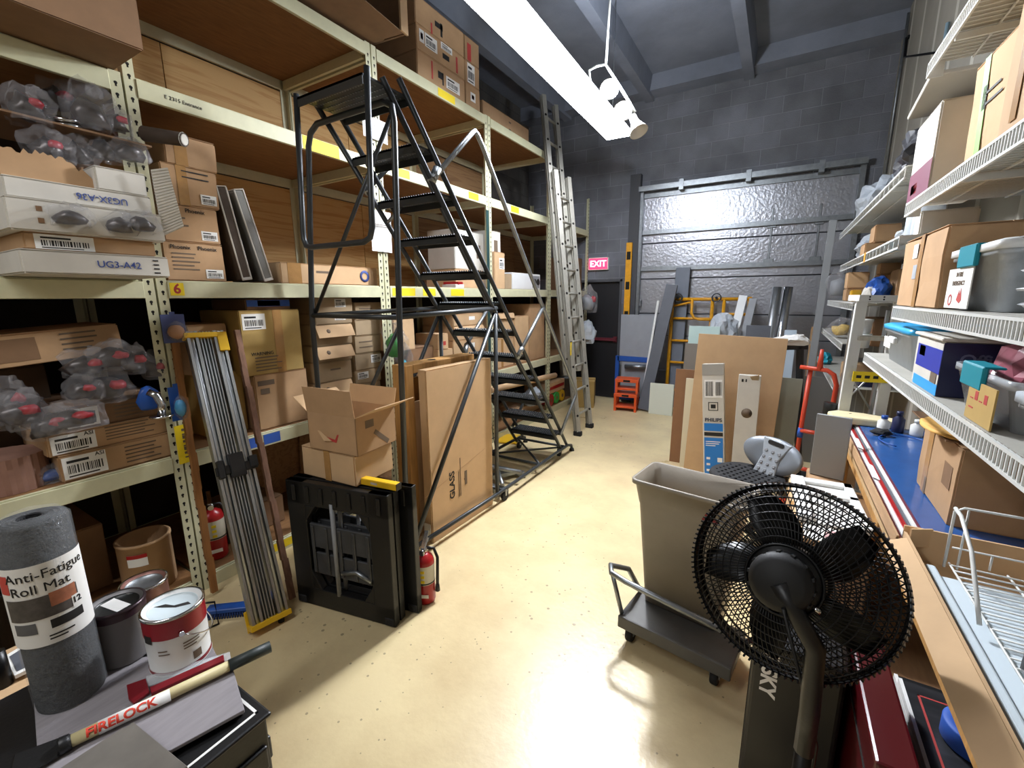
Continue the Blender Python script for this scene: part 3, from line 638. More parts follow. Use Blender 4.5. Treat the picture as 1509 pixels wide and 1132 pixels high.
# low shelf
Z1 = LEV[1]+.002
z = LB('yellowish carton with a yellow strip on the low shelf behind the wooden stick', 302, 549, 362, 640, -2.93, Z1, .45, CARDY, [('patch', .4, .6, .03, .7, YTAG, 'yellow_strip')])
LB('plain brown carton on the yellowish one behind the metal channels', 278, 478, 338, 549, -2.94, z, .45, CARD)
z = LB('square brown carton with small printed marks on the low shelf, under the warning box', 378, 548, 456, 628, X1, Z1, .48, CARD, [('patch', .2, .85, .3, .09, INKG, 'print_mark'), ('patch', .17, .7, .16, .1, INKG, 'print_mark')])
z = LB('yellowish carton with white label and warning panel on the low shelf', 356, 457, 445, 548, X1, z, .48, CARDY, [('st', .22, .83, .36, .24), ('tx', 'WARNING', .3, .33, .03, INK), ('lines', .42, .17, .5, .2, 5, INKG), ('tape', .6, .06)])
ya, yb, z0, z1 = facerect(365, 442, 428, 457, X1-.02)
LB('flat dark carton with blue tape on its edge, on top of the warning box', 362, 441, 428, 457, X1-.02, z, .42, CARDD, [('patch', .5, .62, .96, .6, BTAPE, 'blue_tape'), ('patch', .5, .62, .5, .5, CARDL, 'tape_gap')])
rows = [(593, 622, '', 'bottom carton of the left shoe-box column, mostly behind the open box'), (562, 592, 'flap', 'second carton from the bottom of the left column, flap hanging down'), (533, 562, '', 'third carton from the bottom of the left column, closed dark front'), (509, 532, 'flap', 'fourth carton from the bottom of the left column, long flap with round stamp'), (478, 508, 'flap', 'fifth carton from the bottom of the left column, widest open flap with stamp'), (462, 477, 'st', 'thin carton second from the top of the left column, pale label'), (437, 461, 'st', 'top carton of the left shoe-box column with white label')]
z = Z1
for a, b, k, lb in rows:
    z = LB(lb, 464, a, 519, b, X1-.01, z, .45, CARDG, [('flap', .095, .42)] if k == 'flap' else [('st', .66, .6, .3, .5)] if k == 'st' else [('lines', .6, .5, .4, .2, 1, INKG)], group='left column of shallow cartons')
rows = [(585, 612, 'bottom carton of the right column beside the rack post'), (564, 584, 'second carton from the bottom of the right column, torn front flap'), (544, 563, 'third carton from the bottom of the right column, square label at left'), (520, 543, 'fourth carton from the bottom of the right column, small label at right'), (494, 519, 'fifth carton from the bottom of the right column, two lines of print'), (471, 493, 'sixth carton from the bottom of the right column, dark worn edge'), (446, 470, 'top carton of the right column under the mid beam')]
z = Z1
for i, (a, b, lb) in enumerate(rows):
    z = LB(lb, 523, a, 562, b, X1-.02, z, .45, CARDG, [('st', .3 if i == 2 else .8, .6, .4, .5)] if i in (2, 3) else [('lines', .4, .5, .5, .3, 2, INKG)] if i in (4, 6) else [], group='right column of shallow cartons')
# bottom shelf of this unit
slab('plywood_offcut', 'brown plywood offcut standing at the back of the bottom shelf', 'board', (-3.45, 1.95, LEV[0]+.002), .9, .018, .55, PLYD, lean=-.12, rz=LZ)
slab('plywood_offcut', 'second plywood offcut beside the first at the back of the bottom shelf', 'board', (-3.42, 2.32, LEV[0]+.002), .42, .018, .5, PLYD, lean=-.1, rz=LZ)
def extinguisher(label, loc, h=.40, r=.055, rz=0, loc2=None):
    t = thing('fire_extinguisher', label, 'fire extinguisher', loc, rz)
    H = h*.74
    q = MB(); q.lathe([(0, 0), (r*.9, 0), (r, .012), (r, H*.84), (r*.86, H*.93), (r*.45, H*.985), (r*.36, H), (0, H)], 28); q.build('cylinder', REDP, t)
    q = MB(); q.lathe([(r*1.012, H*.42), (r*1.012, H*.8)], 28); lb = q.build('label', mat('ext_label', '#cfcab9', .5, var=.05), t)
    q = MB()
    for k in range(3): q.box(-.012, .012, -r*1.03, -r*1.0, H*(.5+.1*k)-.008, H*(.5+.1*k)+.008)
    q.build('yellow_pictogram', YTAG, lb)
    q = MB(); q.box(-.03, .03, -r*1.02, -r*.995, H*.16, H*.23); q.build('inspection_tag', PAPER, t)
    q = MB(); q.cyl((0, 0, H), (0, 0, H+.03), r*.36, r*.3, 14); q.cyl((0, -.03, H+.02), (0, -.045, H+.02), .016, n=14); q.build('valve', CHROME, t)
    q = MB(); q.box(-.012, .012, -.02, .085, 0, .006, R3(.12, 0, 0, (0, 0, H+.03))); q.box(-.012, .012, -.02, .10, 0, .006, R3(.42, 0, 0, (0, 0, H+.04))); q.build('lever', CHROME, t, bev=.002)
    q = MB(); q.tube([(0, .02, H+.02), (.05, .03, H+.01), (.072, .02, H-.04), (.072, .0, H*.5), (.07, 0, H*.3)], .009, 8); q.cyl((.07, 0, H*.34), (.07, 0, H*.2), .011, .014, 10); q.build('hose', BLK, t)
    q = MB(); q.lathe([(r*1.03, H*.46), (r*1.03, H*.43)], 28); q.build('strap', BLK, t)
    return t
extinguisher('dusty red fire extinguisher standing inside the rack behind the wooden pole', (-2.93, 1.20, LEV[0]+.002), .44, .062, 1.2)
carton('dark flat carton on the bottom shelf behind the aluminium channels', (-3.2, 1.45, LEV[0]+.002), .5, .4, .2, LZ, CARDD)
# ------------------------------------------------------------------ goods on the units behind the ladders
# top shelf
Z4 = LEV[4]+.002
q = None
t = thing('open_carton_on_its_side', 'big dark carton lying open on its side on the top shelf, flap edge hanging out', 'box', (-3.05, 2.2, Z4+.02), 0, rot=(0, 0, .12))
q = MB(); q.box(-.4, .42, -.42, .42, 0, .008); q.box(-.4, .42, -.42, -.412, 0, .7); q.box(-.4, -.392, -.42, .42, 0, .7); q.build('carton', CARDD, t)
q = MB(); q.box(-.4, .6, .412, .428, 0, .72, R3(0, 0, 0)); q.build('side_flap', CARDD, t); q = MB(); q.box(.6, .615, .36, .44, -.0, .72); q.build('flap_edge', CARDL, t)
q = MB(); q.box(.42, .6, -.1, .40, 0, .006, R3(0, .0, 0)); q.build('lower_flap', CARDD, t)
yy = [(3.14, 3.80), (3.81, 4.05)]; hs = [.20, .19, .21]
nm = [['bottom row wide carton with barcode labels on the top shelf', 'middle row wide carton with red flower sticker on the top shelf', 'upper row wide carton with dark figures printed on it, near the light'], ['bottom row narrow carton with a flower sticker on the top shelf', 'middle row narrow carton with tall labels on the top shelf', 'upper row narrow carton with a red mark, under the tube light']]
for ci, (a, b) in enumerate(yy):
    zz = Z4
    for ri in range(3):
        dec = []
        if ci == 0:
            dec = [('st', .72, .45, .30, .5), ('patch', .28, .55, .03, .7, INKR, 'red_stripe'), ('patch', .45, .55, .10, .28, INK, 'print_mark'), ('patch', .50, .45, .03, .5, INK, 'print_mark')]
            if ri == 1: dec = [('st', .28, .6, .24, .55), ('st', .6, .85, .24, .28), ('patch', .10, .62, .09, .5, PAPER, 'flower_sticker'), ('patch', .10, .62, .045, .25, INKR, 'flower'), ('patch', .82, .45, .04, .7, INKR, 'red_stripe'), ('patch', .58, .45, .14, .22, INK, 'print_mark')]
            if ri == 2: dec = [('patch', .45, .5, .16, .2, INK, 'print_mark'), ('patch', .5, .4, .04, .5, INK, 'print_mark'), ('patch', .3, .2, .03, .4, INKR, 'red_stripe')]
        else:
            dec = [('patch', .5, .5, .34, .4, PAPER, 'flower_sticker'), ('patch', .5, .5, .16, .18, INKR, 'flower')] if ri == 0 else [('st', .4, .5, .5, .9)] if ri == 1 else [('patch', .3, .4, .25, .7, INKR, 'red_stripe')]
        carton(nm[ci][ri], (-2.80-.28, (a+b)/2, zz), b-a, .56, hs[ri], LZ, CARD, dec, group='top shelf carton stack'); zz += hs[ri]+.002
carton('long low brown carton on the top shelf beside the aluminium ladder top', (-3.12, 4.70, Z4), 1.0, .5, .19, LZ, CARD, [('lines', .55, .5, .05, .4, 2, INKG)])
# papers hung on the rack post
for lb, (a, b, c_, d) in (('upper white paper hung on the rack post behind the ladder platform', (536, 174, 572, 206)), ('lower white paper hung on the rack post behind the ladder', (548, 311, 578, 371))):
    ya, yb, z0, z1 = facerect(a, b, c_, d, XF+.02); t = thing('hanging_paper', lb, 'paper', (XF+.012, (ya+yb)/2, z0), LZ)
    q = MB(); w = yb-ya
    for i in range(4): q.quad([(-w/2+w*i/4, -.008*math.sin(i), 0), (-w/2+w*(i+1)/4, -.008*math.sin(i+1), 0), (-w/2+w*(i+1)/4, 0, z1-z0), (-w/2+w*i/4, 0, z1-z0)])
    q.build('sheet', PAPER, t, solid=.0006); q = MB(); [q.box(-w*.35, w*.3, -.010, -.0095, (z1-z0)*f, (z1-z0)*(f+.012)) for f in (.6, .65)]; q.build('printing', INKG, t)
# mid shelf
Z2 = LEV[2]+.002
X2 = -2.86
LB('tan carton on the mid shelf behind the ladder, under the white carton', 672, 398, 713, 431, X2, Z2, .4, CARDL)
ztc = at(692, 398, 'X', X2).z+.004
LB('white carton with a dark oval hole, on the tan carton behind the ladder', 670, 341, 713, 398, X2-.02, ztc, .36, WHITEC, [('patch', .8, .5, .14, .36, INKG, 'hand_hole')], name='white_carton')
LB('white carton standing on the mid shelf right of the green post guard', 720, 341, 738, 430, -2.9, Z2, .4, WHITEC, [('patch', .6, .75, .3, .2, INKG, 'hand_hole')], name='white_carton')
LB('narrow tan carton with torn label on the mid shelf right of the green post guard', 729, 372, 744, 430, -2.84, Z2, .05, CARDL, [('st', .7, .7, .5, .3)])
ya, yb, z0, z1 = facerect(756, 403, 797, 430, -2.86)
t = thing('white_radio_unit', 'white boxed device with two dark dials on the mid shelf', 'device', (-3.0, (ya+yb)/2, Z2), LZ); w = yb-ya; h = z1-Z2
q = MB(); q.box(-w/2, w/2, -.13, .13, 0, h); q.build('case', WHITEP, t, bev=.008, seg=2)
q = MB(); q.box(w*.2, w*.46, -.134, -.129, h*.12, h*.88); q.build('front_panel', GREYP, t)
for s_ in (.27, .40): q = MB(); q.cyl((w*s_, -.133, h*.5), (w*s_, -.142, h*.5), h*.2, n=16); q.build('dial', BLK, t)
LB('small grey box beside the white device on the mid shelf', 744, 404, 755, 430, -2.88, Z2, .25, CARDG)
t = thing('red_booklet', 'red booklet lying on a white box on the mid shelf behind the ladder', 'booklet', (-2.93, at(678, 425, 'X', -2.84).y, Z2)); q = MB(); q.box(-.09, .09, -.07, .07, 0, .035); q.build('pages', PAPER, t, bev=.003); q = MB(); q.box(-.08, .09, -.06, .05, .036, .06, R3(0, 0, .2)); q.build('cover', REDP, t)
LB('brown board-faced carton at the far end of the mid shelf by the exit sign', 842, 380, 858, 430, -2.90, Z2, .4, CARDD)
# low shelf
Z1 = LEV[1]+.002
z = LB('dark brown carton on the low shelf behind the ladder legs, lowest of its stack', 600, 512, 640, 560, -2.90, Z1, .45, CARDD, [('st', .55, .3, .3, .2)])
LB('square tan carton on the dark brown one, left of the ladder brace', 580, 470, 611, 511, -2.84, z, .4, CARDL)
z = LB('small tan carton low beside the ladder brace', 646, 515, 668, 548, -2.84, Z1, .3, CARDL)
LB('small carton with dark mark on the small tan carton by the ladder brace', 646, 492, 661, 515, -2.84, z, .3, CARDL, [('patch', .6, .4, .25, .25, INKR, 'print_mark')])
z = Z1
for i, (a, b, lb) in enumerate([(548, 575, 'lowest tray carton of the stack behind the ladder treads'), (524, 547, 'second tray carton up behind the ladder treads, white sheet in it'), (500, 523, 'third tray carton up behind the ladder treads'), (480, 499, 'fourth tray carton up behind the ladder treads'), (462, 479, 'topmost tray carton behind the ladder treads')]):
    z = LB(lb, 668, a, 712, b, -2.86, z, .42, CARDL, [('flap', .05, .5)] if i in (1, 3) else [('patch', .6, .6, .2, .3, PAPER, 'sticker')], group='tray cartons behind the ladder')
z = LB('wide tan carton on the low shelf right of the green post guard', 722, 500, 757, 545, -2.86, Z1, .45, CARDL, [('tape', .5, .05)])
LB('tan carton with lifted lid on the wide one right of the green post guard', 722, 462, 757, 500, -2.87, z, .42, CARDL, [('flap', .06, .3)])
LB('tall tan carton on the low shelf, middle of the far group', 759, 466, 779, 535, -2.85, Z1, .42, CARDL)
LB('tallest brown carton with ragged top on the low shelf near the aluminium ladder', 781, 448, 803, 530, -2.85, Z1, .4, CARD, crumple=.012)
LB('brown carton on the low shelf at the far end behind the hanging bags', 838, 440, 850, 520, -2.90, Z1, .4, CARDD)
GREEN = mat('green_plastic', '#2f9a3f', .4, var=.1)
bag('clear bag of green strips hanging beside the rack post behind the ladder leg', 581, 505, 30, 58, -2.66, red=False, inner=GREEN, name='hanging_bag')
bag('white crumpled bag with a teal bottle behind the ladder leg', 594, 523, 28, 32, -2.80, red=False, inner=TEAL, zfloor=Z1, name='plastic_bag')
t = thing('yellow_tub', 'yellow tub on the low shelf behind the ladder leg', 'tub', (-2.82, at(606, 545, 'X', -2.84).y, Z1)); q = MB(); q.lathe([(0, 0), (.05, 0), (.06, .11), (.064, .12), (.052, .12), (.045, .01), (0, .01)], 20); q.build('tub_body', YEL, t)
# bottom shelf clutter seen through the ladder
ZB = LEV[0]+.002
def LBX(*a, **k): return LB(*a, **k)
z = LB('tan carton on the bottom shelf behind the lowest ladder treads', 763, 596, 798, 628, -2.90, ZB, .4, CARD)
bag('white stuffed bag lying on the tan carton behind the ladder treads', 785, 586, 44, 24, -2.86, red=False, inner=WHITEC, shell=FOGGY, zfloor=z, name='white_bag')
t = thing('black_milk_crate', 'black slatted crate on the bottom shelf behind the ladder', 'crate', (-3.06, 4.05, ZB), 0); q = MB()
for k in range(5): q.box(-.2, .2, -.2, .2, .02+.06*k, .05+.06*k)
for sx in (-.2, .2):
    for k in range(6): q.box(sx-.008, sx+.008, -.2+.08*k-.01, -.2+.08*k+.01, 0, .3)
q.build('crate_body', BLK, t, bev=.003)
t = thing('blue_tote', 'blue plastic tote above the black crate behind the ladder', 'tote', (-3.06, 4.05, ZB+.3)); q = MB(); q.box(-.17, .17, -.19, .19, 0, .11); q.box(-.18, .18, -.2, .2, .1, .12); q.build('tote_body', BLUE, t, bev=.01, seg=2)
for k, (y, zz, r_) in enumerate(((3.40, .33, .02), (3.46, .40, .016), (3.33, .26, .025))):
    t = thing('bundled_rod', ('uppermost grey rod of the bundle behind the ladder treads', 'middle grey rod of the bundle behind the ladder treads', 'lowest thick black rod of the bundle behind the ladder treads')[(1, 0, 2)[k]], 'rod', (-2.9, y, zz), 0, 'bundled rods'); q = MB(); q.cyl((0, -.42, 0), (0, .42, .05), r_, n=10); q.build('rod', (STEEL, ALUM, BLKM)[k], t)
carton('black-edged flat carton holding the rods on the bottom shelf', (-2.98, 3.36, ZB), .86, .35, .12, LZ, CARDD)
t = thing('cardboard_tube', 'long tan cardboard tube sticking out across the ladder, under the low shelf', 'tube', (-2.65, 3.5, .60)); a = at(722, 575, 'X', -2.62); b = at(818, 553, 'X', -2.62); t.location = a
q = MB(); q.cyl((0, 0, 0), b-a, .036, n=18); q.build('tube_body', CARDL, t); q = MB(); q.cyl((b-a)*1.0, (b-a)*1.004, .026, n=14); q.build('tube_end', CARDD, t)
t = thing('yellow_folder', 'yellow folder lying on the carton lid behind the lowest tread', 'folder', (-2.66, 4.35, .012)); q = MB(); q.box(-.12, .12, -.16, .16, 0, .012, R3(0, 0, .3)); q.build('cover', YEL, t)
for k, (px, col_, lb) in enumerate(((806, REDP, 'red cloth roll in the far rack bottom'), (817, GREEN, 'green cloth roll in the far rack bottom'), (828, YEL, 'yellow cloth roll in the far rack bottom'))):
    y = 5.80+.2*k; t = thing('cloth_roll', lb, 'roll', (-2.95, y, ZB)); q = MB(); q.cyl((-.25, 0, .09), (.14, 0, .09), .09, n=18); q.build('roll_body', col_, t); q = MB(); q.cyl((.14, 0, .09), (.142, 0, .09), .03, n=12); q.build('roll_core', CARDD, t)
carton('red-striped carton under the low shelf behind the aluminium ladder', (-3.02, 6.0, ZB+.184), .6, .4, .16, LZ, CARD, [('patch', .5, .5, .9, .3, REDP, 'red_band')])
for k, (z0, lb) in enumerate(((ZB, 'grey-white pail standing at the far rack corner, lower of two'), (ZB+.33, 'white pail stacked on the lower one at the far rack corner'))):
    t = thing('plastic_pail', lb, 'pail', (-2.92, 6.62, z0)); q = MB(); q.lathe([(0, 0), (.12, 0), (.14, .30), (.148, .30), (.148, .32), (0, .325)], 24); q.build('pail_body', (GREYP, WHITEP)[k], t)
carton('tan carton standing on the floor at the rack end by the black door', (-2.55, 6.45, 0), .36, .34, .42, LZ+.3, CARDY, [('tape', .5, .05)])
c = at(868, 447, 'X', -2.70); bag('small clear bag with pink tag hanging high on the far rack end', 867, 442, 18, 40, -2.60, inner=GREYP, name='hanging_bag')
bag('pale blue-white bag hanging lower on the far rack end by the door', 865, 490, 24, 34, -2.60, red=False, inner=WHITEC, shell=FOGGY, name='hanging_bag')

# ================================================================== the rolling ladder
LX0, LX1 = -2.42, -1.87
rl = thing('rolling_ladder', 'tall dark grey rolling ladder with serrated treads standing along the left rack', 'ladder', ((LX0+LX1)/2, 3.0, 0))
def lp(x, y, z): return (x-rl.location.x, y-rl.location.y, z)
Yn = lambda z: 1.88+(2.75-z)/1.19          # near stringer
GAP = .155
def tread(i, z, y0, y1, nm='tread'):
    x0, x1 = LX0+.012, LX1-.012
    q = MB(); q.box(x0-rl.location.x, x1-rl.location.x, y0-3, y1-3, z-.012, z)
    q.box(x0-rl.location.x, x1-rl.location.x, y0-3, y0-3+.006, z-.05, z); q.box(x0-rl.location.x, x1-rl.location.x, y1-3-.006, y1-3, z-.05, z)
    n = 24
    for r_ in range(max(3, int((y1-y0)/.045))):
        for k in range(n):
            x = x0+.012+(x1-x0-.024)*(k+.5*(r_ % 2))/n - rl.location.x; y = y0-3+.022+.045*r_
            q.cyl((x, y, z-.001), (x, y, z+.012), .0085, .004, 6); q.cyl((x, y, z-.0125), (x, y, z-.0145), .006, n=6, mi=1)
    q.build(nm, [DKSTEEL, STEEL], rl)
for i in range(11):
    z = 2.80-.2286*(i+1); y = Yn(z)+.02
    tread(i, z, y, y+.19)
tread(0, 2.80, 1.70, 2.02, 'platform')
for x in (LX0, LX1):
    for g in (0, GAP):
        z1 = 2.86 if g else 2.82; z0 = .10
        q = MB(); q.tube([lp(x, Yn(z1)+g, z1), lp(x, Yn(z0)+g, z0)], .0165, 10); q.build('stringer', DKSTEEL, rl)
q = MB()   # rear frame: an inverted U whose legs splay outward
lt, rt_ = (-2.50, 1.87), (LX1+.02, 1.87)
q.tube([lp(-2.71, 1.86, .06), lp(-2.69, 1.86, 1.58), lp(-2.58, 1.87, 2.62), lp(-2.55, 1.87, 2.69), lp(-2.48, 1.87, 2.73), lp(LX1-.05, 1.87, 2.73), lp(LX1+.01, 1.87, 2.70), lp(LX1+.02, 1.87, 2.62), lp(-1.88, 1.86, 1.58), lp(-1.92, 1.86, .06)], .0175, 10); q.build('rear_leg_frame', DKSTEEL, rl)
q = MB()   # back guard hanging at the near edge of the platform
q.tube([lp(LX0, 1.705, 2.82), lp(-2.48, 1.71, 2.10), lp(-2.48, 1.71, 2.05), lp(-2.46, 1.71, 2.01), lp(-2.42, 1.71, 2.0), lp(-1.96, 1.71, 2.0), lp(-1.91, 1.71, 2.02), lp(-1.89, 1.71, 2.07), lp(LX1+.02, 1.705, 2.82)], .016, 10); q.build('back_guard', DKSTEEL, rl)
def bar(a, b, r=.0125, nm='brace', m=None): q = MB(); q.tube([lp(*a), lp(*b)], r, 8); q.build(nm, m or DKSTEEL, rl)
bar((-1.88, 1.88, 2.66), (-2.68, 1.88, 1.60)); bar((-1.89, 1.88, 1.56), (-2.70, 1.88, .40))
bar((-2.69, 1.86, 1.59), (-1.88, 1.86, 1.59), .015, 'cross_bar')
bar((-1.88, 1.87, 1.595), (LX1, 2.875, 1.62), .0165, 'side_bar'); bar((-2.68, 1.87, 1.59), (LX0, 2.875, 1.62), .0165, 'side_bar')
bar((LX0, 2.88, 1.62), (LX1, 2.88, 1.62), .014, 'cross_bar')
for x in (LX0, LX1):
    bar((x, 2.86, 1.60), (x, 2.85, .11), .0165, 'support_leg'); bar((x, 2.85, 1.58), (x-.01, 1.88, .14), .0165)
bx1, bx0 = -1.86, -2.46
for x in (bx0, bx1):
    q = MB(); q.tube([lp(x-.04 if x > -2 else x-.24, 1.84, .10), lp(x, 2.85, .10), lp(x, 4.26, .10), lp(x-.0 if x > -2 else x, 4.36, .07), lp(x, 4.38, .02)], .016, 10); q.build('base_rail', DKSTEEL, rl)
for y in (2.93, 3.6, 4.2): bar((bx0, y, .10), (bx1, y, .10), .014, 'base_cross_bar')
bar((bx0, 3.6, .1), (bx1, 4.2, .1), .011, 'base_brace'); bar((bx0, 4.2, .1), (bx1, 3.6, .1), .011, 'base_brace')
for x in (LX0, LX1):
    m_ = STEEL if x == LX1 else DKSTEEL; xo = x+(.02 if x == LX1 else -.02)
    q = MB(); q.tube([lp(xo, Yn(2.42)+.01, 2.40), lp(xo, 2.58, 2.77), lp(xo, 2.61, 2.79), lp(xo, 2.64, 2.775), lp(xo, 2.70, 2.715), lp(xo, 3.62, 1.61), lp(xo, 4.42, .69), lp(xo, 4.44, .65), lp(xo, 4.42, .61), lp(xo, 4.05, .28)], .0165, 10); q.build('handrail', m_, rl)
    bar((xo, 3.62, 1.61), (xo, Yn(1.23)+.02, 1.22), .0165, 'handrail_strut', STEEL)
    q = MB(); q.tube([lp(x, Yn(2.40), 2.385), lp(xo, Yn(2.46)+.09, 2.47)], .026, 10); q.build('clamp', STEEL, rl); q = MB(); q.tube([lp(x, Yn(1.2), 1.19), lp(xo, Yn(1.25)+.1, 1.28)], .022, 10); q.build('clamp', STEEL, rl)
for x, y in ((-1.90, 1.90), (-2.70, 1.90), (bx1, 2.95), (bx0, 2.95), (bx1-.05, 4.15), (bx0+.05, 4.15)):
    q = MB(); q.cyl(lp(x-.012, y, .042), lp(x+.012, y, .042), .042, n=18); q.build('caster_wheel', BLKR, rl); q = MB(); q.box(*[v for v in (x-.018-rl.location.x, x+.018-rl.location.x, y-3-.012, y-3+.012, .045, .10)]); q.build('caster_fork', STEEL, rl)
for x in (bx0, bx1): q = MB(); q.cyl(lp(x, 4.38, 0), lp(x, 4.38, .03), .03, .022, 12); q.build('rubber_foot', BLKR, rl)
# galvanised step-lock frame at the foot
q = MB(); q.tube([lp(-2.40, 2.98, .14), lp(-2.3, 3.25, .12), lp(-1.9, 3.30, .12)], .02, 8); q.tube([lp(-1.88, 2.95, .13), lp(-2.15, 3.28, .12)], .02, 8); q.build('lock_step_frame', STEEL, rl)
# lock lever and chain links at the left stringer
q = MB(); q.tube([lp(LX0+.01, 2.32, 2.22), lp(LX0+.06, 2.38, 2.30), lp(LX0+.09, 2.42, 2.38)], .012, 8); q.build('lock_lever', STEEL, rl)

# ================================================================== the aluminium extension ladder
el = thing('extension_ladder', 'long aluminium extension ladder leaning on the far end of the rack', 'ladder', (-2.012, 5.12, 0))
def section(nm, xoff, z0, z1, hw, r):
    n_ = 0
    dz = Vector((-.165, .11, 1)).normalized()
    base = Vector((xoff, 0, 0))
    s_ = thing_part(nm, el)
    for sy in (-1, 1):
        a = base+dz*z0+Vector((0, sy*hw, 0)); b = base+dz*z1+Vector((0, sy*hw, 0))
        q = MB()
        d = (b-a); L_ = d.length; M = Matrix.Translation(a) @ d.to_track_quat('Z', 'Y').to_matrix().to_4x4()
        q.box(-.004, .004, -.035, .035, 0, L_, M @ R3(0, 0, PI/2)) ; q.box(-.03, .03, -.036, -.031, 0, L_, M @ Matrix.Scale(1, 4)); q.box(-.03, .03, .031, .036, 0, L_, M)
        k = z0+.2
        while k < z1-.1:
            pc = Vector((0, 0, (k-z0))); q.cyl(M @ (pc+Vector((-.0, -.037, 0))), M @ (pc+Vector((0, .037, 0))), .016, n=10, mi=1); k += .305
        q.build('rail', [ALUM, HOLE], el, bev=.001)
    k = z0+.2
    while k < z1-.1:
        c_ = base+dz*k; q = MB(); q.cyl(c_+Vector((0, -hw, 0)), c_+Vector((0, hw, 0)), r, n=10); q.build('rung', ALUM, el); k += .305
def thing_part(n, p): return None
section('base', 0.0, .05, 3.3, .20, .017)
section('fly', -.085, .75, 4.25, .175, .017)
for sy in (-1, 1): q = MB(); q.box(-.05, .05, sy*.2-.03, sy*.2+.03, 0, .06); q.build('rubber_foot', BLKR, el, bev=.006)
q = MB(); q.box(.038, .040, -.225, -.185, 1.0, 1.16, R3(0, 0, 0, (-.165, .03, 0))); q.build('yellow_sticker', YTAG, el)

# ================================================================== things standing between ladder and aisle
gl = carton('tall flat carton printed GLASS standing on edge inside the ladder frame', (-1.955, 2.48, 0), .72, .075, 1.235, LZ-.045, CARDL, [('lines', .5, .28, .02, .02, 1, INKG)], crumple=.004)
text('GLASS', .075, (-.14, -.0385, .36), (PI/2, -PI/2, 0), INK, gl, bold=.03); q = MB(); [q.box(-.07+.018*k, -.062+.018*k, -.0388, -.038, .24, .24+(.2, .3)[k % 2]) for k in range(2)]; q.box(.0, .028, -.0388, -.038, .31, .42); q.build('printing', INKG, gl)
q = MB(); q.box(-.37, .37, -.0386, -.038, .472, .474, R3(0, -.22, 0, (0, 0, -.02))); q.build('crease_line', CARD, gl)
q = MB(); q.box(-.375, -.371, -.03, .03, .05, .15); q.build('edge_label', WHITEC, gl)
cr = thing('wooden_crate', 'flat pine crate standing on edge behind the GLASS carton', 'crate', (-2.135, 2.46, 0), LZ-.03)
q = MB(); q.box(-.37, -.30, -.065, .065, 0, 1.26); q.build('end_board', WOODP, cr, bev=.003)
q = MB(); q.box(.30, .37, -.065, .065, 0, 1.26); q.build('end_board', WOODP, cr, bev=.003)
q = MB(); q.box(-.30, .30, -.065, .065, 1.20, 1.26); q.build('top_board', WOODP, cr, bev=.003)
q = MB(); q.box(-.30, .30, -.06, -.04, .02, 1.0); q.build('side_panel', CARDL, cr)
q = MB(); q.box(-.30, .30, .02, .05, .02, 1.15); q.build('back_panel', WOODP, cr)
q = MB(); q.cyl((-.05, .0, 1.262), (-.05, .0, 1.2622), .03, n=12); q.build('knot_hole', HOLE, cr)

# the folded black work benches
def folded_bench(label, x, y, rz, lean):
    t = thing('folding_work_bench', label, 'work bench', (x, y, 0), rz, 'folded black work benches')
    W_, H_ = .65, .74; M = R3(-lean, 0, 0, (0, 0, .004))
    q = MB()
    for a in ((-W_/2, -W_/2+.12, 0, H_), (W_/2-.12, W_/2, 0, H_)): q.box(a[0], a[1], 0, .042, a[2], a[3], M)
    q.box(-W_/2, W_/2, 0, .042, H_-.13, H_, M); q.box(-W_/2, W_/2, 0, .042, 0, .11, M)
    for s_ in (-1, 1): q.prism([(s_*.205, .11), (s_*.205, .22), (s_*.14, .11)][::s_], -.042, 0, M @ R3(PI/2))
    for s_ in (-1, 1): q.prism([(s_*.205, H_-.13), (s_*.14, H_-.13), (s_*.205, H_-.22)][::s_], -.042, 0, M @ R3(PI/2))
    for k in range(7): q.box(-.27+.09*k-.012, -.27+.09*k+.012, -.008, .0, H_-.11, H_-.02, M)
    q.build('frame', BLK, t, bev=.008, seg=2)
    q = MB(); q.box(-.2, .2, .012, .03, .36, .50, M); q.box(-.2, .2, .014, .03, .20, .33, M)
    for k in range(5): q.box(-.18+.09*k-.01, -.18+.09*k+.01, .004, .012, .21, .49, M)
    q.build('tray_panel', mat('scuffed_black_plastic', '#3a3b3d', .5, var=.3, nscale=10), t, bev=.004)
    q = MB(); q.cyl(M @ Vector((-.03, .006, .1)), M @ Vector((-.03, .006, .64)), .012, n=10); q.build('spreader_bar', GREYP, t)
    q = MB(); q.tube([M @ Vector(p) for p in ((.0, .008, .24), (.1, .004, .27), (.19, .008, .23))], .012, 8); q.build('latch_arm', STEEL, t)
    for s_ in (-1, 1):
        q = MB(); q.box(s_*.29-.03, s_*.29+.03, -.004, .046, 0, .05, M); q.build('foot', BLKR, t, bev=.006)
    return t
RZB = .20
folded_bench('front one of the folded black plastic work benches under the open box', -1.885, 1.335, RZB, -.0)
b2 = folded_bench('middle one of the folded black plastic work benches', -1.893, 1.382, RZB, 0); b2.location = (-1.896, 1.388, 0)
b3 = folded_bench('rearmost of the folded black plastic work benches, ribbed edge by the extinguisher', -1.86, 1.47, RZB, 0); b3.location = (-1.855, 1.475, 0)
b4 = thing('yellow_spirit_level', 'yellow spirit level lying on the folded black work benches', 'level', (-1.70, 1.455, .75), RZB-.05)
q = MB(); q.box(-.14, .14, -.02, .02, 0, .035); q.build('level_body', YEL, b4, bev=.003); q = MB(); q.box(-.02, .02, -.0205, .0205, .012, .024); q.build('vial', GLASSP, b4); q = MB(); q.box(-.142, -.138, -.02, .02, 0, .035); q.box(.138, .142, -.02, .02, 0, .035); q.build('end_cap', BLK, b4)
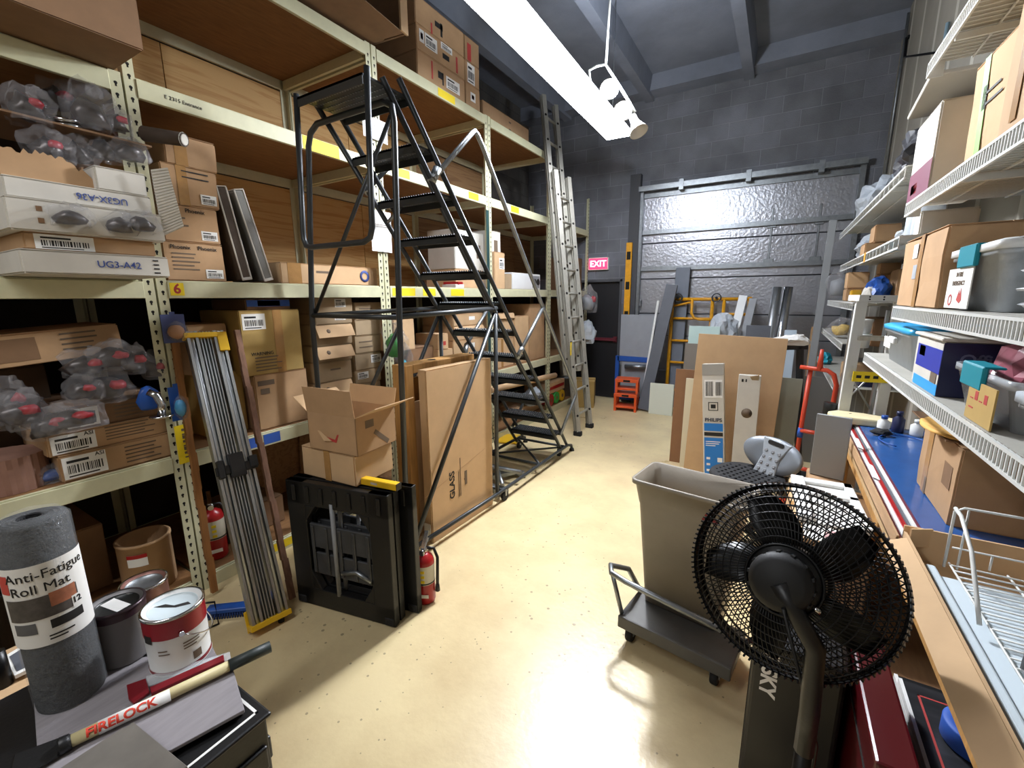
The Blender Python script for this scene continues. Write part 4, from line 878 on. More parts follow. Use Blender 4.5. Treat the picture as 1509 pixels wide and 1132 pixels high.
carton('closed tan carton on the folded black work benches, under the open one', (-1.985, 1.515, .748), .40, .28, .165, .07, CARDL, [('tape', .5, .045)])
ob = thing('open_cardboard_box', 'open cardboard box with raised flaps on top of the closed carton', 'box', (-1.93, 1.52, .917), .09)
w, d, h = .34, .29, .20
q = MB()
for a in ((-w/2, w/2, -d/2, -d/2+.005, 0, h), (-w/2, w/2, d/2-.005, d/2, 0, h), (-w/2, -w/2+.005, -d/2, d/2, 0, h), (w/2-.005, w/2, -d/2, d/2, 0, h), (-w/2, w/2, -d/2, d/2, 0, .005)): q.box(*a)
q.build('carton', CARD, ob, bev=.001)
def flap(nm, pivot, rot, x0, x1, L_, m_): q = MB(); q.box(x0, x1, -.002, .002, 0, L_); o = q.build(nm, m_, ob); o.location = pivot; o.rotation_euler = rot; return o
flap('flap', (0, -d/2+.002, h), (.12, 0, 0), -w/2, w/2*.98, .14, CARD)
flap('flap', (0, d/2-.002, h), (-.25, 0, 0), -w/2, w/2, .10, CARDL)
flap('flap', (-w/2+.002, 0, h), (0, -1.1, PI/2*0), -.002, .002, .12, CREAM)
ff = MB(); ff.box(-.002, .002, -d/2, d/2, 0, .12); o = ff.build('flap', CARDL, ob); o.location = (-w/2+.002, 0, h); o.rotation_euler = (0, -.95, 0)
ff = MB(); ff.box(-.002, .002, -d/2, d/2, 0, .15); o = ff.build('flap', CARDL, ob); o.location = (w/2-.002, 0, h); o.rotation_euler = (0, 1.15, 0)
q = MB(); q.prism([(-.09, .10), (-.05, .065), (.03, .055), (.05, .10), (.04, .10), (.022, .07), (-.04, .08)], 0, .0012, R3(PI/2, 0, 0, (0, -d/2-.0005, 0))); q.build('red_print', INKR, ob)
q = MB(); q.prism([(-.12, .12), (.0, .06), (-.05, .055)], 0, .02, R3(PI/2-.2, 0, 0, (0, -d/2-.001, 0))); q.build('torn_flap', CARDL, ob)
q = MB(); q.box(w/2, w/2+.001, -.08, -.02, .13, .17); q.box(w/2, w/2+.001, -.05, .08, .05, .075, R3(-.7, 0, 0, (0, -.02, .02))); q.build('printing', INKG, ob)
extinguisher('red fire extinguisher with silver valve standing on the floor beside the black work benches', (-1.585, 1.655, 0), .40, .056, .5)

# channels and sticks leaning on the post
ch = thing('aluminium_channel_bundle', 'bundle of long aluminium channels with yellow end brackets leaning on the rack post', 'channel', (-2.165, 1.075, 0))
p0 = Vector((-2.165, 1.075, .03)); p1 = at(298, 492, 'X', -2.74)
D_ = p1-p0; L_ = D_.length; zax = D_.normalized(); xax = Vector((.15, 1, 0)); xax = (xax-zax*xax.dot(zax)).normalized(); yax = zax.cross(xax)
M = Matrix((xax, yax, zax)).transposed().to_4x4(); M.translation = (0, 0, .03)
for k, x in enumerate((-.062, .0, .062)):
    q = MB()
    if k != 1:
        q.box(x-.026, x+.026, -.004, 0, .0, L_, M); q.box(x-.026, x-.022, -.05, 0, 0, L_, M); q.box(x+.022, x+.026, -.05, 0, 0, L_, M); q.box(x-.026, x-.012, -.054, -.05, 0, L_, M); q.box(x+.012, x+.026, -.054, -.05, 0, L_, M)
        q.cyl(M @ Vector((x, -.03, 0)), M @ Vector((x, -.03, L_)), .017, n=10)
    else:
        for dx in (-.022, -.008, .008, .022): q.box(x+dx-.003, x+dx+.003, -.045, -.01, .0, L_, M)
        q.box(x-.03, x+.03, -.012, -.008, 0, L_, M)
    q.build('channel', ALU, ch, bev=.001)
for z_, s_ in ((.0, 1), (L_-.03, -1)):
    q = MB(); q.box(-.10, .10, -.06, .01, z_-.008, z_+.02, M); q.box(-.10, .10, .006, .012, z_-.02, z_+.09*1, M) if s_ > 0 else q.box(.05, .10, -.06, .01, z_-.09, z_+.02, M)
    q.build('end_bracket', YEL, ch, bev=.003)
q = MB(); q.box(-.098, .098, -.075, -.05, L_*.50, L_*.53, M); q.box(-.035, .035, -.09, -.05, L_*.485, L_*.565, M); q.box(-.09, -.06, -.085, -.05, L_*.49, L_*.55, M); q.box(.06, .10, -.085, -.05, L_*.505, L_*.545, M); q.build('clamp', BLK, ch, bev=.004)
q = MB(); q.cyl((.03, .05, 0), (.03, .05, .03), .016, n=12); q.build('rubber_foot', BLKR, ch)
def pole(label, pa, pb, w_, m_, nm='wooden_pole'):
    t = thing(nm, label, 'pole', (pa.x, pa.y, pa.z)); v = pb-pa; z_ = v.normalized(); x_ = Vector((0, 1, 0)); x_ = (x_-z_*x_.dot(z_)).normalized(); y_ = z_.cross(x_); M = Matrix((x_, y_, z_)).transposed().to_4x4()
    q = MB(); n_ = 14
    for i in range(n_):
        a = v.length*i/n_; b = v.length*(i+1)/n_; q.box(-w_/2, w_/2, -.012, .012, a, b, M @ R3(0, 0, 0, (.003*math.sin(i*2.1), 0, 0)))
    q.build('shaft', m_, t); return t
pole('brown wooden pole leaning behind the aluminium channels', at(316, 872, 'Z', .02), at(256, 500, 'X', -2.757), .032, WOODB)
pole('worn pinkish wooden stick leaning against the low shelf right of the channels', at(431, 882, 'Z', .01), at(348, 487, 'X', -2.755), .03, WOODD, 'wooden_stick')
t = thing('blue_push_broom', 'blue bristle broom head lying on the floor behind the channels', 'broom', at(345, 905, 'Z', 0.0), .7); q = MB(); q.box(-.13, .13, -.03, .03, .03, .055); q.build('block', BLUE, t, bev=.004); q = MB()
for i in range(20):
    for j in range(4): q.cyl((-.12+.0125*i, -.022+.015*j, .03), (-.125+.013*i, -.03+.02*j, 0), .004, n=5)
q.build('bristles', mat('blue_bristle', '#27407a', .8), t)
t = thing('wire_hook_rack', 'thin black wire frame on the floor behind the channels', 'frame', (-2.56, .74, 0)); q = MB(); q.tube([(-.1, -.1, .006), (.12, .05, .006), (.16, .2, .006), (.1, .22, .1), (-.05, .05, .12), (-.1, -.1, .006)], .006, 6); q.build('wire', BLKM, t)

# a low galvanised stand lying on the floor under the ladder, and a paper sack
t = thing('floor_stand', 'low galvanised H-shaped stand with a red strip lying on the floor under the rolling ladder', 'stand', (-2.15, 3.25, 0)); q = MB()
q.box(-.24, .22, -.23, -.18, .02, .065); q.box(-.24, .20, .16, .21, .02, .065); q.box(-.03, .03, -.2, .2, .03, .07, R3(0, 0, -.55)); q.box(.15, .24, -.26, -.15, 0, .05); q.build('frame', STEEL, t, bev=.004)
q = MB(); q.box(-.2, -.05, -.10, -.04, .0, .03); q.build('red_strip', REDP, t)
for x in (-.2, .2): q = MB(); q.cyl((x-.012, .19, .02), (x+.012, .19, .02), .02, n=12); q.build('wheel', BLKR, t)
t = thing('paper_sack', 'crumpled brown paper sack on the floor between the rolling ladder and the rack', 'sack', (-2.62, 3.22, 0)); q = MB(); q.blob((0, 0, .16), (.22, .3, .46), 77, .16, 3, sharp=True); q.build('sack_body', CARDD, t)
t = thing('black_wire_tray', 'black wire tray leaning against the rack bottom behind the ladder treads', 'tray', (-2.62, 3.75, 0), 0, rot=(0, -.16, 0)); q = MB()
for k in range(9): q.tube([(0, -.22+.055*k, .01), (0, -.22+.055*k, .42)], .004, 5)
for z_ in (.01, .14, .28, .42): q.tube([(.004, -.23, z_), (.004, .23, z_)], .006, 5)
q.build('wire', BLKM, t)
# ================================================================== things along the back wall
def lean(label, cat, nm, px0, py0, px1, py1, Y, th, m_, tilt=.08, z0=0., roll=0., group=None):
    a = at(px0, (py0+py1)/2, 'Y', Y).x; b = at(px1, (py0+py1)/2, 'Y', Y).x; zt = at((px0+px1)/2, py0, 'Y', Y).z
    return slab(nm, label, cat, ((a+b)/2, Y-(zt-z0)*math.sin(tilt)*.6, z0), b-a, th, (zt-z0)/math.cos(tilt), m_, tilt, 0, group, roll)
# long spirit level fixed upright on the door jamb
a = at(928, 358, 'Y', 6.99); b = at(924, 482, 'Y', 6.99)
t = thing('long_yellow_level', 'long yellow level hanging upright on the jamb between the door and the roller door', 'level', ((a.x+b.x)/2, 6.96, b.z)); q = MB(); q.box(-.045, .045, -.02, .02, 0, a.z-b.z); q.build('level_body', YELM, t, bev=.004)
for f in (.15, .5, .85): q = MB(); q.box(-.03, .03, -.022, -.018, (a.z-b.z)*f-.06, (a.z-b.z)*f+.06); q.build('vial_window', HOLE, t)
# blue wheeled frame with grey panel
bt = thing('blue_panel_cart', 'blue steel cart frame carrying a grey panel beside the black door', 'cart', (-1.85, 6.82, 0))
q = MB()
for x in (-.29, .29): q.box(x-.03, x+.03, -.02, .03, 0.0, .78)
q.box(-.29, .29, -.02, .03, .70, .78); q.box(-.29, .29, -.02, .03, .08, .14); q.build('frame', BLUE, bt, bev=.004)
q = MB(); q.box(-.22, .24, -.01, .02, .15, .70); q.build('lower_panel', GREYPAINT, bt)
q = MB(); q.cyl((-.15, -.05, .62), (.2, -.05, .64), .035, n=14); q.build('roller', STEEL, bt)
q = MB(); q.box(-.26, .26, .0, .03, .78, 1.43); q.build('upper_panel', GREYPAINT, bt, bev=.002)
# orange stands
def ostand(label, x, y, z, hgt, rz):
    t = thing('orange_stand', label, 'stand', (x, y, z), rz, 'orange stands by the door'); q = MB()
    for sx in (-.15, .15):
        for sy in (-.1, .1): q = MB(); q.box(sx-.018, sx+.018, sy-.018, sy+.018, 0, hgt); q.build('leg', ORANGE, t, bev=.003)
    q = MB(); q.box(-.17, .17, -.12, .12, hgt-.05, hgt); q.build('top_tray', ORANGE, t, bev=.004)
    q = MB(); q.box(-.16, .16, -.11, .11, .05, .08); q.build('lower_shelf', ORANGE, t, bev=.003)
    q = MB(); q.box(-.05, .05, -.125, -.119, hgt-.04, hgt-.012); q.build('grip_slot', HOLE, t)
ostand('lower orange stand on the floor in front of the blue cart', -1.87, 6.48, 0, .27, .1)
ostand('upper orange stand stacked on the lower one by the blue cart', -1.87, 6.50, .272, .22, .16)
# boards
def plank(label, nm, pa, pb, w_, th, m_, cat='board', wd=(1, 0, 0)):
    t = thing(nm, label, cat, pa); v = Vector(pb)-Vector(pa); z_ = v.normalized(); x_ = Vector(wd); x_ = (x_-z_*x_.dot(z_)).normalized(); y_ = z_.cross(x_); M = Matrix((x_, y_, z_)).transposed().to_4x4()
    q = MB(); q.box(-w_/2, w_/2, -th/2, th/2, 0, v.length, M); q.build('board', m_, t, bev=.002); return t
plank('long dark grey board leaning diagonally in front of the yellow scaffold frame', 'long_board', (-1.62, 6.52, .03), (-1.37, 6.80, 1.87), .16, .05, DKGREY)
plank('thin white rod leaning beside the long dark board', 'white_rod', (-1.70, 6.66, .01), (-1.53, 6.70, 1.64), .03, .03, WHITEP, 'rod')
plank('taller grey board standing behind the yellow scaffold frame', 'tall_board', (-1.31, 6.98, .01), (-1.27, 7.02, 2.12), .20, .03, mat('grey_blue_board', '#6d737e', .55, var=.05))
lean('small pale panel standing on the floor before the scaffold frame', 'board', 'pale_board', 957, 566, 992, 606, 6.45, .03, mat('cream_panel', '#d6d8c8', .5), .06)
# yellow scaffold frame
sf = thing('scaffold_frame', 'yellow scaffold end frame leaning against the roller door', 'scaffold', (-.88, 6.91, 0), 0, rot=(-.03, 0, 0))
def stube(pts, r=.022, nm='tube'): q = MB(); q.tube(pts, r, 8); q.build(nm, YELM, sf)
for x in (-.50, .52): stube([(x, 0, 0), (x, 0, 1.69)], .026, 'post')
for z in (.3, .72, 1.05, 1.38): stube([(-.5, 0, z), (.05, 0, z)], .018, 'rung')
stube([(-.5, 0, 1.66), (.52, 0, 1.66)], .024, 'top_rail'); stube([(.05, 0, 0), (.05, 0, 1.66)], .024, 'inner_post'); stube([(.20, 0, .0), (.2, 0, 1.66)], .022, 'inner_post')
stube([(-.22, -.03, 1.66), (-.22, -.03, 1.46), (-.18, -.03, 1.39), (-.1, -.03, 1.37), (.05, -.03, 1.37)], .02, 'bracket_loop'); stube([(.25, 0, 1.45), (.52, 0, 1.45)], .02, 'rung')
stube([(-.5, 0, 1.56), (-.22, 0, 1.62)], .016, 'brace')
for x in (-.42, .1): q = MB(); q.lathe([(.05, -.02), (.065, -.02), (.065, .02), (.05, .02), (.05, -.02)], 20, R3(PI/2, 0, 0, (x, -.04, 1.68))); q.lathe([(0, -.015), (.018, -.015), (.018, .015), (0, .015)], 10, R3(PI/2, 0, 0, (x, -.04, 1.68))); q.build('caster_wheel', DKSTEEL, sf)
lean('pale green board standing behind the big cardboard sheet', 'board', 'pale_green_board', 1011, 481, 1056, 600, 6.1, .02, PANELG, .05)
lean('grey metal-faced board below the pale green one', 'board', 'grey_faced_board', 1006, 507, 1050, 600, 5.9, .02, mat('taupe_board', '#7d766e', .5, .2), .05)
plank('wide white moulded trim leaning against the roller door', 'white_trim', (-.62, 6.1, .02), (-.43, 6.72, 1.70), .10, .05, WHITEP, 'trim')
plank('greyish second trim leaning right of the white one', 'grey_trim', (-.50, 6.15, .02), (-.31, 6.74, 1.66), .09, .05, GREYP, 'trim')
bag('white plastic bag bunched on top of the leaning trims', 1066, 485, 34, 40, 6.36, red=False, inner=WHITEC, shell=FOGGY, name='plastic_bag', ax='Y')
for k, (x, lb, m_) in enumerate(((-.06, 'left one of two shiny metal ducts standing by the roller door', ALU), (.06, 'right, brighter one of two shiny metal ducts standing by the roller door', CHROME))):
    t = thing('metal_duct', lb, 'duct', (x-.06, 6.5, .01), 0, 'metal ducts', (-.04, .04, 0)); q = MB(); q.cyl((0, 0, 0), (0, 0, 1.80), .052, n=18); q.build('pipe', m_, t); q = MB(); q.cyl((0, 0, 1.80), (0, 0, 1.802), .044, n=16); q.build('open_end', HOLE, t)
lean('grey-blue box panel standing left of the metal ducts', 'board', 'grey_box_panel', 1096, 480, 1132, 560, 6.0, .05, DKGREY, .04)
lean('brown cardboard piece at the right behind the red hand truck', 'cardboard', 'cardboard_piece', 1192, 482, 1206, 540, 6.4, .02, CARD, .04)
# the cardboard sheet group
lean('large tan cardboard sheet standing upright behind the printed lamp cartons', 'cardboard', 'cardboard_sheet', 1015, 497, 1143, 692, 4.42, .012, CARDL, .05, roll=.03)
lean('brown hardboard sheet at the left behind the tan cardboard sheet', 'board', 'hardboard_sheet', 991, 545, 1030, 690, 4.62, .012, mat('hardboard', '#8c6444', .7, var=.05), .05)
lean('narrow cream board between the brown and tan sheets', 'board', 'cream_board', 1006, 559, 1040, 690, 4.52, .02, mat('cream_board', '#ddd2b4', .6), .05)
lean('grey-green glass board standing right behind the tan cardboard sheet', 'board', 'glass_board', 1125, 557, 1172, 692, 4.56, .012, GREENISH, .05, roll=.02)
# lamp cartons
def lamp_carton(label, pxt, pyt, pxb, Y, w_, d_, extra):
    tp = at(pxt, pyt, 'Y', Y+.05); b = at(pxb, 705, 'Y', Y-.05)
    h_ = tp.z; x0 = b.x; ang = math.atan2(tp.x-x0, h_)
    t = thing('lamp_carton', label, 'box', (x0, Y-.06, w_/2*abs(math.sin(ang))+.01), 0, None, (-.07, ang, .02))
    q = MB(); q.box(-w_/2, w_/2, -d_/2, d_/2, 0, h_); bm = q.bm; q.build('carton', WHITEC, t, bev=.003); return t, h_
t, h = lamp_carton('long white PHILIPS lamp carton with blue panel leaning on the tan cardboard sheet', 1052, 537, 1054, 4.22, .175, .10, 0)
y = -.0515
def lx(cx0, cx1, z0, z1, m_, nm, par=t): q = MB(); q.box(cx0, cx1, y, y+.001, z0, z1); return q.build(nm, m_, par)
lx(-.0875, .0875, h-.10, h, mat('grey_carton_end', '#a09c94', .7), 'end_flap'); lx(-.07, .075, h-.30, h-.14, PAPER, 'sticker')
q = MB(); bars(q, -.03, h-.22, .06, .13, y-.0005, 5); bars(q, .045, h-.22, .05, .12, y-.0005, 8); q.build('barcode', INK, t)
q = MB(); [q.box(*b_) for b_ in ((-.04, .04, y, y+.001, h-.345, h-.339), (-.04, .04, y, y+.001, h-.415, h-.409), (-.04, -.034, y, y+.001, h-.415, h-.339), (.034, .04, y, y+.001, h-.415, h-.339), (-.02, .02, y, y+.001, h-.395, h-.36))]; q.build('lamp_pictogram', INK, t)
text('PHILIPS', .044, (0, y-.0005, h-.50), FRONT, mat('dark_blue_ink', '#1c2740', .6), t, bold=.025)
LBLU = mat('carton_blue', '#1f78c8', .5)
lx(-.076, .076, h-.60, h-.53, LBLU, 'blue_panel'); lx(-.076, .076, h-.645, h-.612, INK, 'black_strip')
q = MB(); q.prism([(-.076, h-.66), (.076, h-.66), (.076, h-1.06)]+[(.076*math.cos(a_), h-1.06-.035*math.sin(a_)) for a_ in [PI*i/10 for i in range(1, 10)]]+[(-.076, h-1.06)], -.0005, .0005, R3(PI/2, 0, 0, (0, y, 0))); bp_ = q.build('blue_panel', LBLU, t)
q = MB(); [q.box(-.065, -.065+w_, y-.001, y-.0006, h-.70-.018*k, h-.693-.018*k) for k, w_ in enumerate((.12, .11, .08))]; [q.box(-.06, -.03, y-.001, y-.0006, h-.86-.055*k, h-.84-.055*k) for k in range(3)]; q.box(.03, .07, y-.001, y-.0006, h-.88, h-.84); q.build('printing', PAPER, bp_)
q = MB(); q.cyl((-.05, y, h-1.12), (-.05, y+.001, h-1.12), .018, n=16); q.build('round_mark', INK, t)
t, h = lamp_carton('long plain white carton with torn top leaning right of the printed lamp carton', 1106, 553, 1092, 4.25, .17, .09, 0)
y = -.0465
q = MB(); q.lathe([(.0, 0), (.036, 0), (.042, .0004), (.0, .0004)], 24, R3(PI/2, 0, 0, (.0, y, h-.33))); q.build('round_mark', INKG, t)
q = MB(); q.box(-.06, -.045, y, y+.001, h-.06, h-.035); q.box(-.03, -.02, y, y+.001, h-.06, h-.035); q.build('printing', INK, t)
q = MB(); q.prism([(0, 0), (.07, .02), (.065, -.13), (.03, -.05)], 0, .006, R3(PI/2+.25, 0, 0, (.0, y, h-.01))); q.build('torn_flap', CARDG, t)
# steel post with a bracket on top
sp_ = thing('steel_stand_post', 'dark steel post with a flat head standing right of the glass board', 'post', (.30, 4.80, 0), 0, rot=(0, -.085, 0))
q = MB(); q.box(-.03, .03, -.02, .02, 0.01, 1.25); q.box(-.012, .012, -.03, -.02, .01, 1.25); q.build('upright', DKSTEEL, sp_, bev=.002); q = MB(); q.box(-.14, .06, -.03, .03, 1.22, 1.27); q.build('head_plate', DKSTEEL, sp_, bev=.003); q = MB(); q.box(-.13, .13, -.12, .12, 0, .012); q.build('foot_plate', DKSTEEL, sp_)
bag('crumpled white paper lying on the steel post head', 1168, 501, 44, 16, 4.72, red=False, inner=PAPER, shell=PAPER, name='crumpled_paper', ax='Y')
lean('pale blue-white bracket standing behind the steel post', 'bracket', 'pale_bracket', 1154, 487, 1172, 530, 5.2, .04, mat('pale_blue_plastic', '#c3d4e2', .4), .04)
# red hand truck
ht = thing('hand_truck', 'red-orange two-wheeled hand truck standing beside the workbench end', 'hand truck', (.285, 4.15, 0), -.2)
def htube(pts, nm, r=.017, m_=REDTRUCK): q = MB(); q.tube(pts, r, 10); return q.build(nm, m_, ht)
htube([(-.06, 0, .12), (-.03, .02, 1.14)], 'side_tube'); htube([(.06, 0, .12), (.14, .01, .75), (.15, .0, 1.02), (.125, -.0, 1.10), (.08, 0, 1.13), (-.10, 0, 1.14)], 'handle_tube'); htube([(-.055, .0, .3), (.08, 0, .3)], 'cross_tube'); htube([(-.045, .0, .62), (.12, 0, .62)], 'cross_tube')
q = MB(); q.box(-.13, .13, -.22, .0, 0, .012); q.build('toe_plate', REDTRUCK, ht); q = MB(); q.cyl((.03, 0, 1.13), (.03, 0, 1.29), .022, .012, 12); q.build('upper_grip', REDTRUCK, ht)
q = MB(); q.cyl((-.0474, .0093, .56), (-.0450, .0109, .64), .021, n=12); q.build('blue_tape', BTAPE, ht)
for s_ in (-1, 1): q = MB(); q.cyl((s_*.12, .08, .12), (s_*.16, .08, .12), .12, n=24); q.build('wheel', BLKR, ht, bev=.01)
# floor glass stack behind the hand truck
lean('grey metal sheet standing behind the red hand truck', 'board', 'grey_sheet', 1178, 556, 1232, 690, 5.3, .015, mat('grey_sheet_metal', '#7f7d79', .5, .3), .05)

# ================================================================== slim bin on its dolly
BC = Vector((-.272, 2.15, 0)); BR = math.atan2(2.243-2.356, .476)*.62
sb = thing('slim_waste_bin', 'tall slim beige waste bin standing on a wheeled dolly in the aisle', 'bin', (BC.x, BC.y, .155), BR)
def rr(w_, d_, r_, n=5): return [(sx*(w_/2-r_)+r_*math.cos(a0+PI/2*i/n), sy*(d_/2-r_)+r_*math.sin(a0+PI/2*i/n)) for sx, sy, a0 in ((1, 1, 0), (-1, 1, PI/2), (-1, -1, PI), (1, -1, 1.5*PI)) for i in range(n+1)]
def loft(q, rings, mi=0, close=None):
    V = [[q.bm.verts.new((x, y, z)) for x, y in R] for R, z in rings]; n = len(V[0])
    for A, B in zip(V, V[1:]):
        for i in range(n): f = q.bm.faces.new((A[i], A[(i+1) % n], B[(i+1) % n], B[i])); f.smooth = True; f.material_index = mi
    if close: [q.bm.faces.new(V[k][::-1] if k == 0 else V[k]) for k in close]
q = MB(); H_ = .665
loft(q, [(rr(.36, .20, .03), 0), (rr(.45, .255, .03), H_-.13), (rr(.455, .262, .03), H_-.12), (rr(.495, .28, .03), H_-.02), (rr(.525, .305, .035), H_-.02), (rr(.525, .305, .035), H_), (rr(.50, .28, .03), H_), (rr(.43, .235, .03), H_-.12), (rr(.34, .18, .03), .012)], close=(0, 8)); q.build('bin_body', TOTEB, sb)
q = MB(); q.prism([(-.17, .05), (.17, .05), (.2, H_-.18), (-.2, H_-.18)], -.003, 0, R3(PI/2+.045, 0, 0, (0, -.098, .0))); q.build('front_panel', mat('beige_bin_panel', '#7b7367', .5), sb, bev=.002)
q = MB()
for px_, py_ in ((0, 0), (-.022, -.012), (.022, -.012), (0, .02), (-.012, .008), (.012, .008)): q.lathe([(0, 0), (.011, 0), (.009, .0015), (0, .0015)], 10, R3(PI/2+.1, 0, 0, (.115+px_, -.137, H_-.095+py_)))
q.build('red_emblem', mat('dull_red_ink', '#8a2a2a', .6), sb)
q = MB(); q.box(-.275, -.255, -.04, .04, H_-.075, H_-.045); q.build('rim_handle', TOTEB, sb, bev=.004)
for k, (x, y, z, a_, m_) in enumerate(((-.12, .02, .50, .6, CARDL), (-.03, .05, .52, -.4, CARDG), (-.15, -.03, .49, 1.2, PAPER))):
    t = thing('crumpled_cardboard', ('folded tan cardboard scrap inside the beige bin', 'grey cardboard scrap deeper in the beige bin', 'white paper scrap at the left inside the beige bin')[k], 'scrap', (BC.x+x*.9, BC.y+y, .155+z), BR+a_*.3)
    q = MB(); q.box(-.07, .07, -.035, .035, 0, .004, R3(.3, a_*.3, 0)); q.box(-.07, .06, -.002, .002, 0, .05, R3(.5, a_*.2, .2)); q.build('scrap', m_, t)
t = thing('bin_filling', 'jumbled cardboard filling the lower part of the beige bin', 'rubbish', (BC.x, BC.y, .17), BR); q = MB(); q.blob((0, 0, .19), (.34, .17, .46), 8, .12, 3, sharp=True); q.build('rubbish', CARDD, t); t['kind'] = 'stuff'
dl = thing('bin_dolly', 'low grey wheeled dolly with a bent push handle under the beige bin', 'dolly', (-.265, 2.02, 0), BR)
q = MB(); q.box(-.26, .26, -.15, .13, .095, .145); q.box(-.26, .26, -.155, -.14, .085, .15); q.build('deck', mat('grey_deck_plastic', '#55534f', .5, var=.15), dl, bev=.006, seg=2)
q = MB(); q.tube([(-.25, .10, .14), (-.29, .02, .30), (-.335, -.10, .365), (-.30, -.16, .37), (-.22, -.17, .362), (.30, -.17, .32), (.34, -.10, .31), (.30, .1, .14)], .014, 10); q.tube([(-.335, -.10, .362), (-.25, -.13, .15)], .011, 8); q.build('push_handle', STEEL, dl)
for x, y in ((-.21, -.10), (.19, -.10), (-.21, .09), (.19, .09)):
    q = MB(); q.cyl((x-.016, y, .042), (x+.016, y, .042), .042, n=18); q.build('caster_wheel', BLKR, dl, bev=.004); q = MB(); q.box(x-.022, x-.018, y-.02, y+.02, .04, .095); q.box(x+.018, x+.022, y-.02, y+.02, .04, .095); q.box(x-.025, x+.025, y-.025, y+.025, .088, .096); q.build('caster_fork', STEEL, dl)

# ================================================================== shop stool
st = thing('work_stool', 'black work stool with a dotted silver-grey backrest behind the waste bin', 'stool', (-.085, 3.22, 0), -.5)
q = MB(); loft(q, [(rr(.30, .30, .12), .455), (rr(.42, .40, .16), .47), (rr(.44, .42, .17), .495), (rr(.42, .40, .16), .515), (rr(.30, .28, .12), .508)], close=(0, 4))
for i in range(9):
    for j in range(9):
        x, y = -.17+.0425*i, -.16+.04*j
        if (x/.2)**2+(y/.19)**2 < 1: q.cyl((x, y, .508), (x, y, .5165), .010, .006, 6)
q.build('seat', BLKR, st)
q = MB(); M = R3(PI/2-.35, 0, 0, (.06, .20, .63)) @ R3(0, 0, -.12)
poly = [(.20*math.cos(a_), .115*math.sin(a_)*(1 if math.sin(a_) > 0 else 1.15)) for a_ in [2*PI*i/36 for i in range(36)]]
V = []
for sc_, z_ in ((.9, -.028), (1, -.012), (1, .006), (.93, .02), (.6, .024), (.3, .02)): V.append(([(x*sc_, y*sc_) for x, y in poly], z_+0))
q2 = MB(); loft(q2, V, close=(0, 5))
for v in q2.bm.verts: v.co.z += .9*v.co.x**2; v.co = M @ v.co
q2.build('backrest', mat('silver_grey_plastic', '#7f858c', .32, .2), st)
q2 = MB(); q2.prism([(-.075, -.15), (.075, -.15), (.06, -.02), (.10, .10), (-.10, .10), (-.06, -.02)], .018, .034, M); bp_ = q2.build('dotted_insert', mat('light_grey_insert', '#9aa0a6', .4), st, bev=.01, seg=2)
q2 = MB(); [q2.cyl(M @ Vector((-.045+.045*i, -.12+.045*j, .033)), M @ Vector((-.045+.045*i, -.12+.045*j, .0385)), .013, .009, 10) for i in range(3) for j in range(4)]; q2.build('dots', GREYP, bp_)
q2 = MB(); loft(q2, [(rr(.11, .028, .013), .034), (rr(.11, .028, .013), .0365)], close=(0, 1))
for v in q2.bm.verts: v.co = M @ (v.co+Vector((.0, .075, 0)))
q2.build('grip_slot', HOLE, bp_)
q = MB(); q.box(-.03, .03, -.03, .26, .435, .45); q.tube([(.0, .2, .44), (.02, .24, .47), (.05, .25, .56)], .018, 8); q.build('back_bar', BLKM, st)
q = MB(); q.cyl((0, 0, .12), (0, 0, .45), .026, n=14); q.build('gas_column', BLKM, st)
for k in range(5):
    a_ = 2*PI*k/5; q = MB(); q.tube([(0, 0, .12), (.24*math.cos(a_), .24*math.sin(a_), .075)], .02, 8); q.build('base_leg', BLK, st); q = MB(); x, y = .24*math.cos(a_), .24*math.sin(a_); q.cyl((x-.02, y, .028), (x+.02, y, .028), .028, n=14); q.build('caster_wheel', BLKR, st)
# ================================================================== wire shelving on the right wall
SX = .45; SD = XW1-.004-SX
def wire_shelf(label, z, y0, y1, pitch, liner=True, cap=True, brackets=()):
    r = thing('wire_shelf', label, 'shelf', (SX+SD/2, (y0+y1)/2, z), 0, 'white wire shelves on the right wall'); L_ = y1-y0; hx = SD/2
    q = MB(); n = int(L_/.032)
    for i in range(n+1): y = -L_/2+L_*i/n; q.box(-hx, hx, y-.002, y+.002, -.006, -.002)
    for x in (-hx*.4, hx*.4, hx-.01): q.box(x-.003, x+.003, -L_/2, L_/2, -.012, -.006)
    q.build('wire_deck', WHITEM, r)
    q = MB(); n = int(L_/pitch)
    for z_ in (-.006, -.055): q.box(-hx-.004, -hx+.003, -L_/2, L_/2, z_-.004, z_+.004)
    for i in range(n+1): y = -L_/2+L_*i/n; q.box(-hx-.003, -hx+.001, y-.0026, y+.0026, -.055, -.004)
    if cap: q.box(-hx-.004, hx, -L_/2-.004, -L_/2+.003, -.06, 0); q.box(-hx-.004, -hx+.05, L_/2-.003, L_/2+.004, -.06, 0)
    q.build('front_lip', WHITEM, r)
    if liner: q = MB(); q.box(-hx+.004, hx, -L_/2, L_/2, -.0015, 0); q.build('liner', mat('grey_liner', '#a8a59c', .6, var=.08), r)
    for y in brackets: q = MB(); q.box(-hx+.02, hx, y-.006, y+.006, -.035, -.013); q.box(hx-.012, hx, y-.01, y+.01, -.06, .0); q.build('bracket', WHITEM, r)
    return r
ZL, ZM, ZU, ZT = 1.375, 1.652, 2.105, 2.67
wire_shelf('lowest near white wire shelf on the right wall, above the workbench', ZL, .55, 3.22, .0205, True, brackets=(-.9, .3, 1.2))
wire_shelf('near white wire shelf at eye level on the right wall, holding the brown carton', ZM, .75, 2.65, .0205, True, brackets=(-.6, .4))
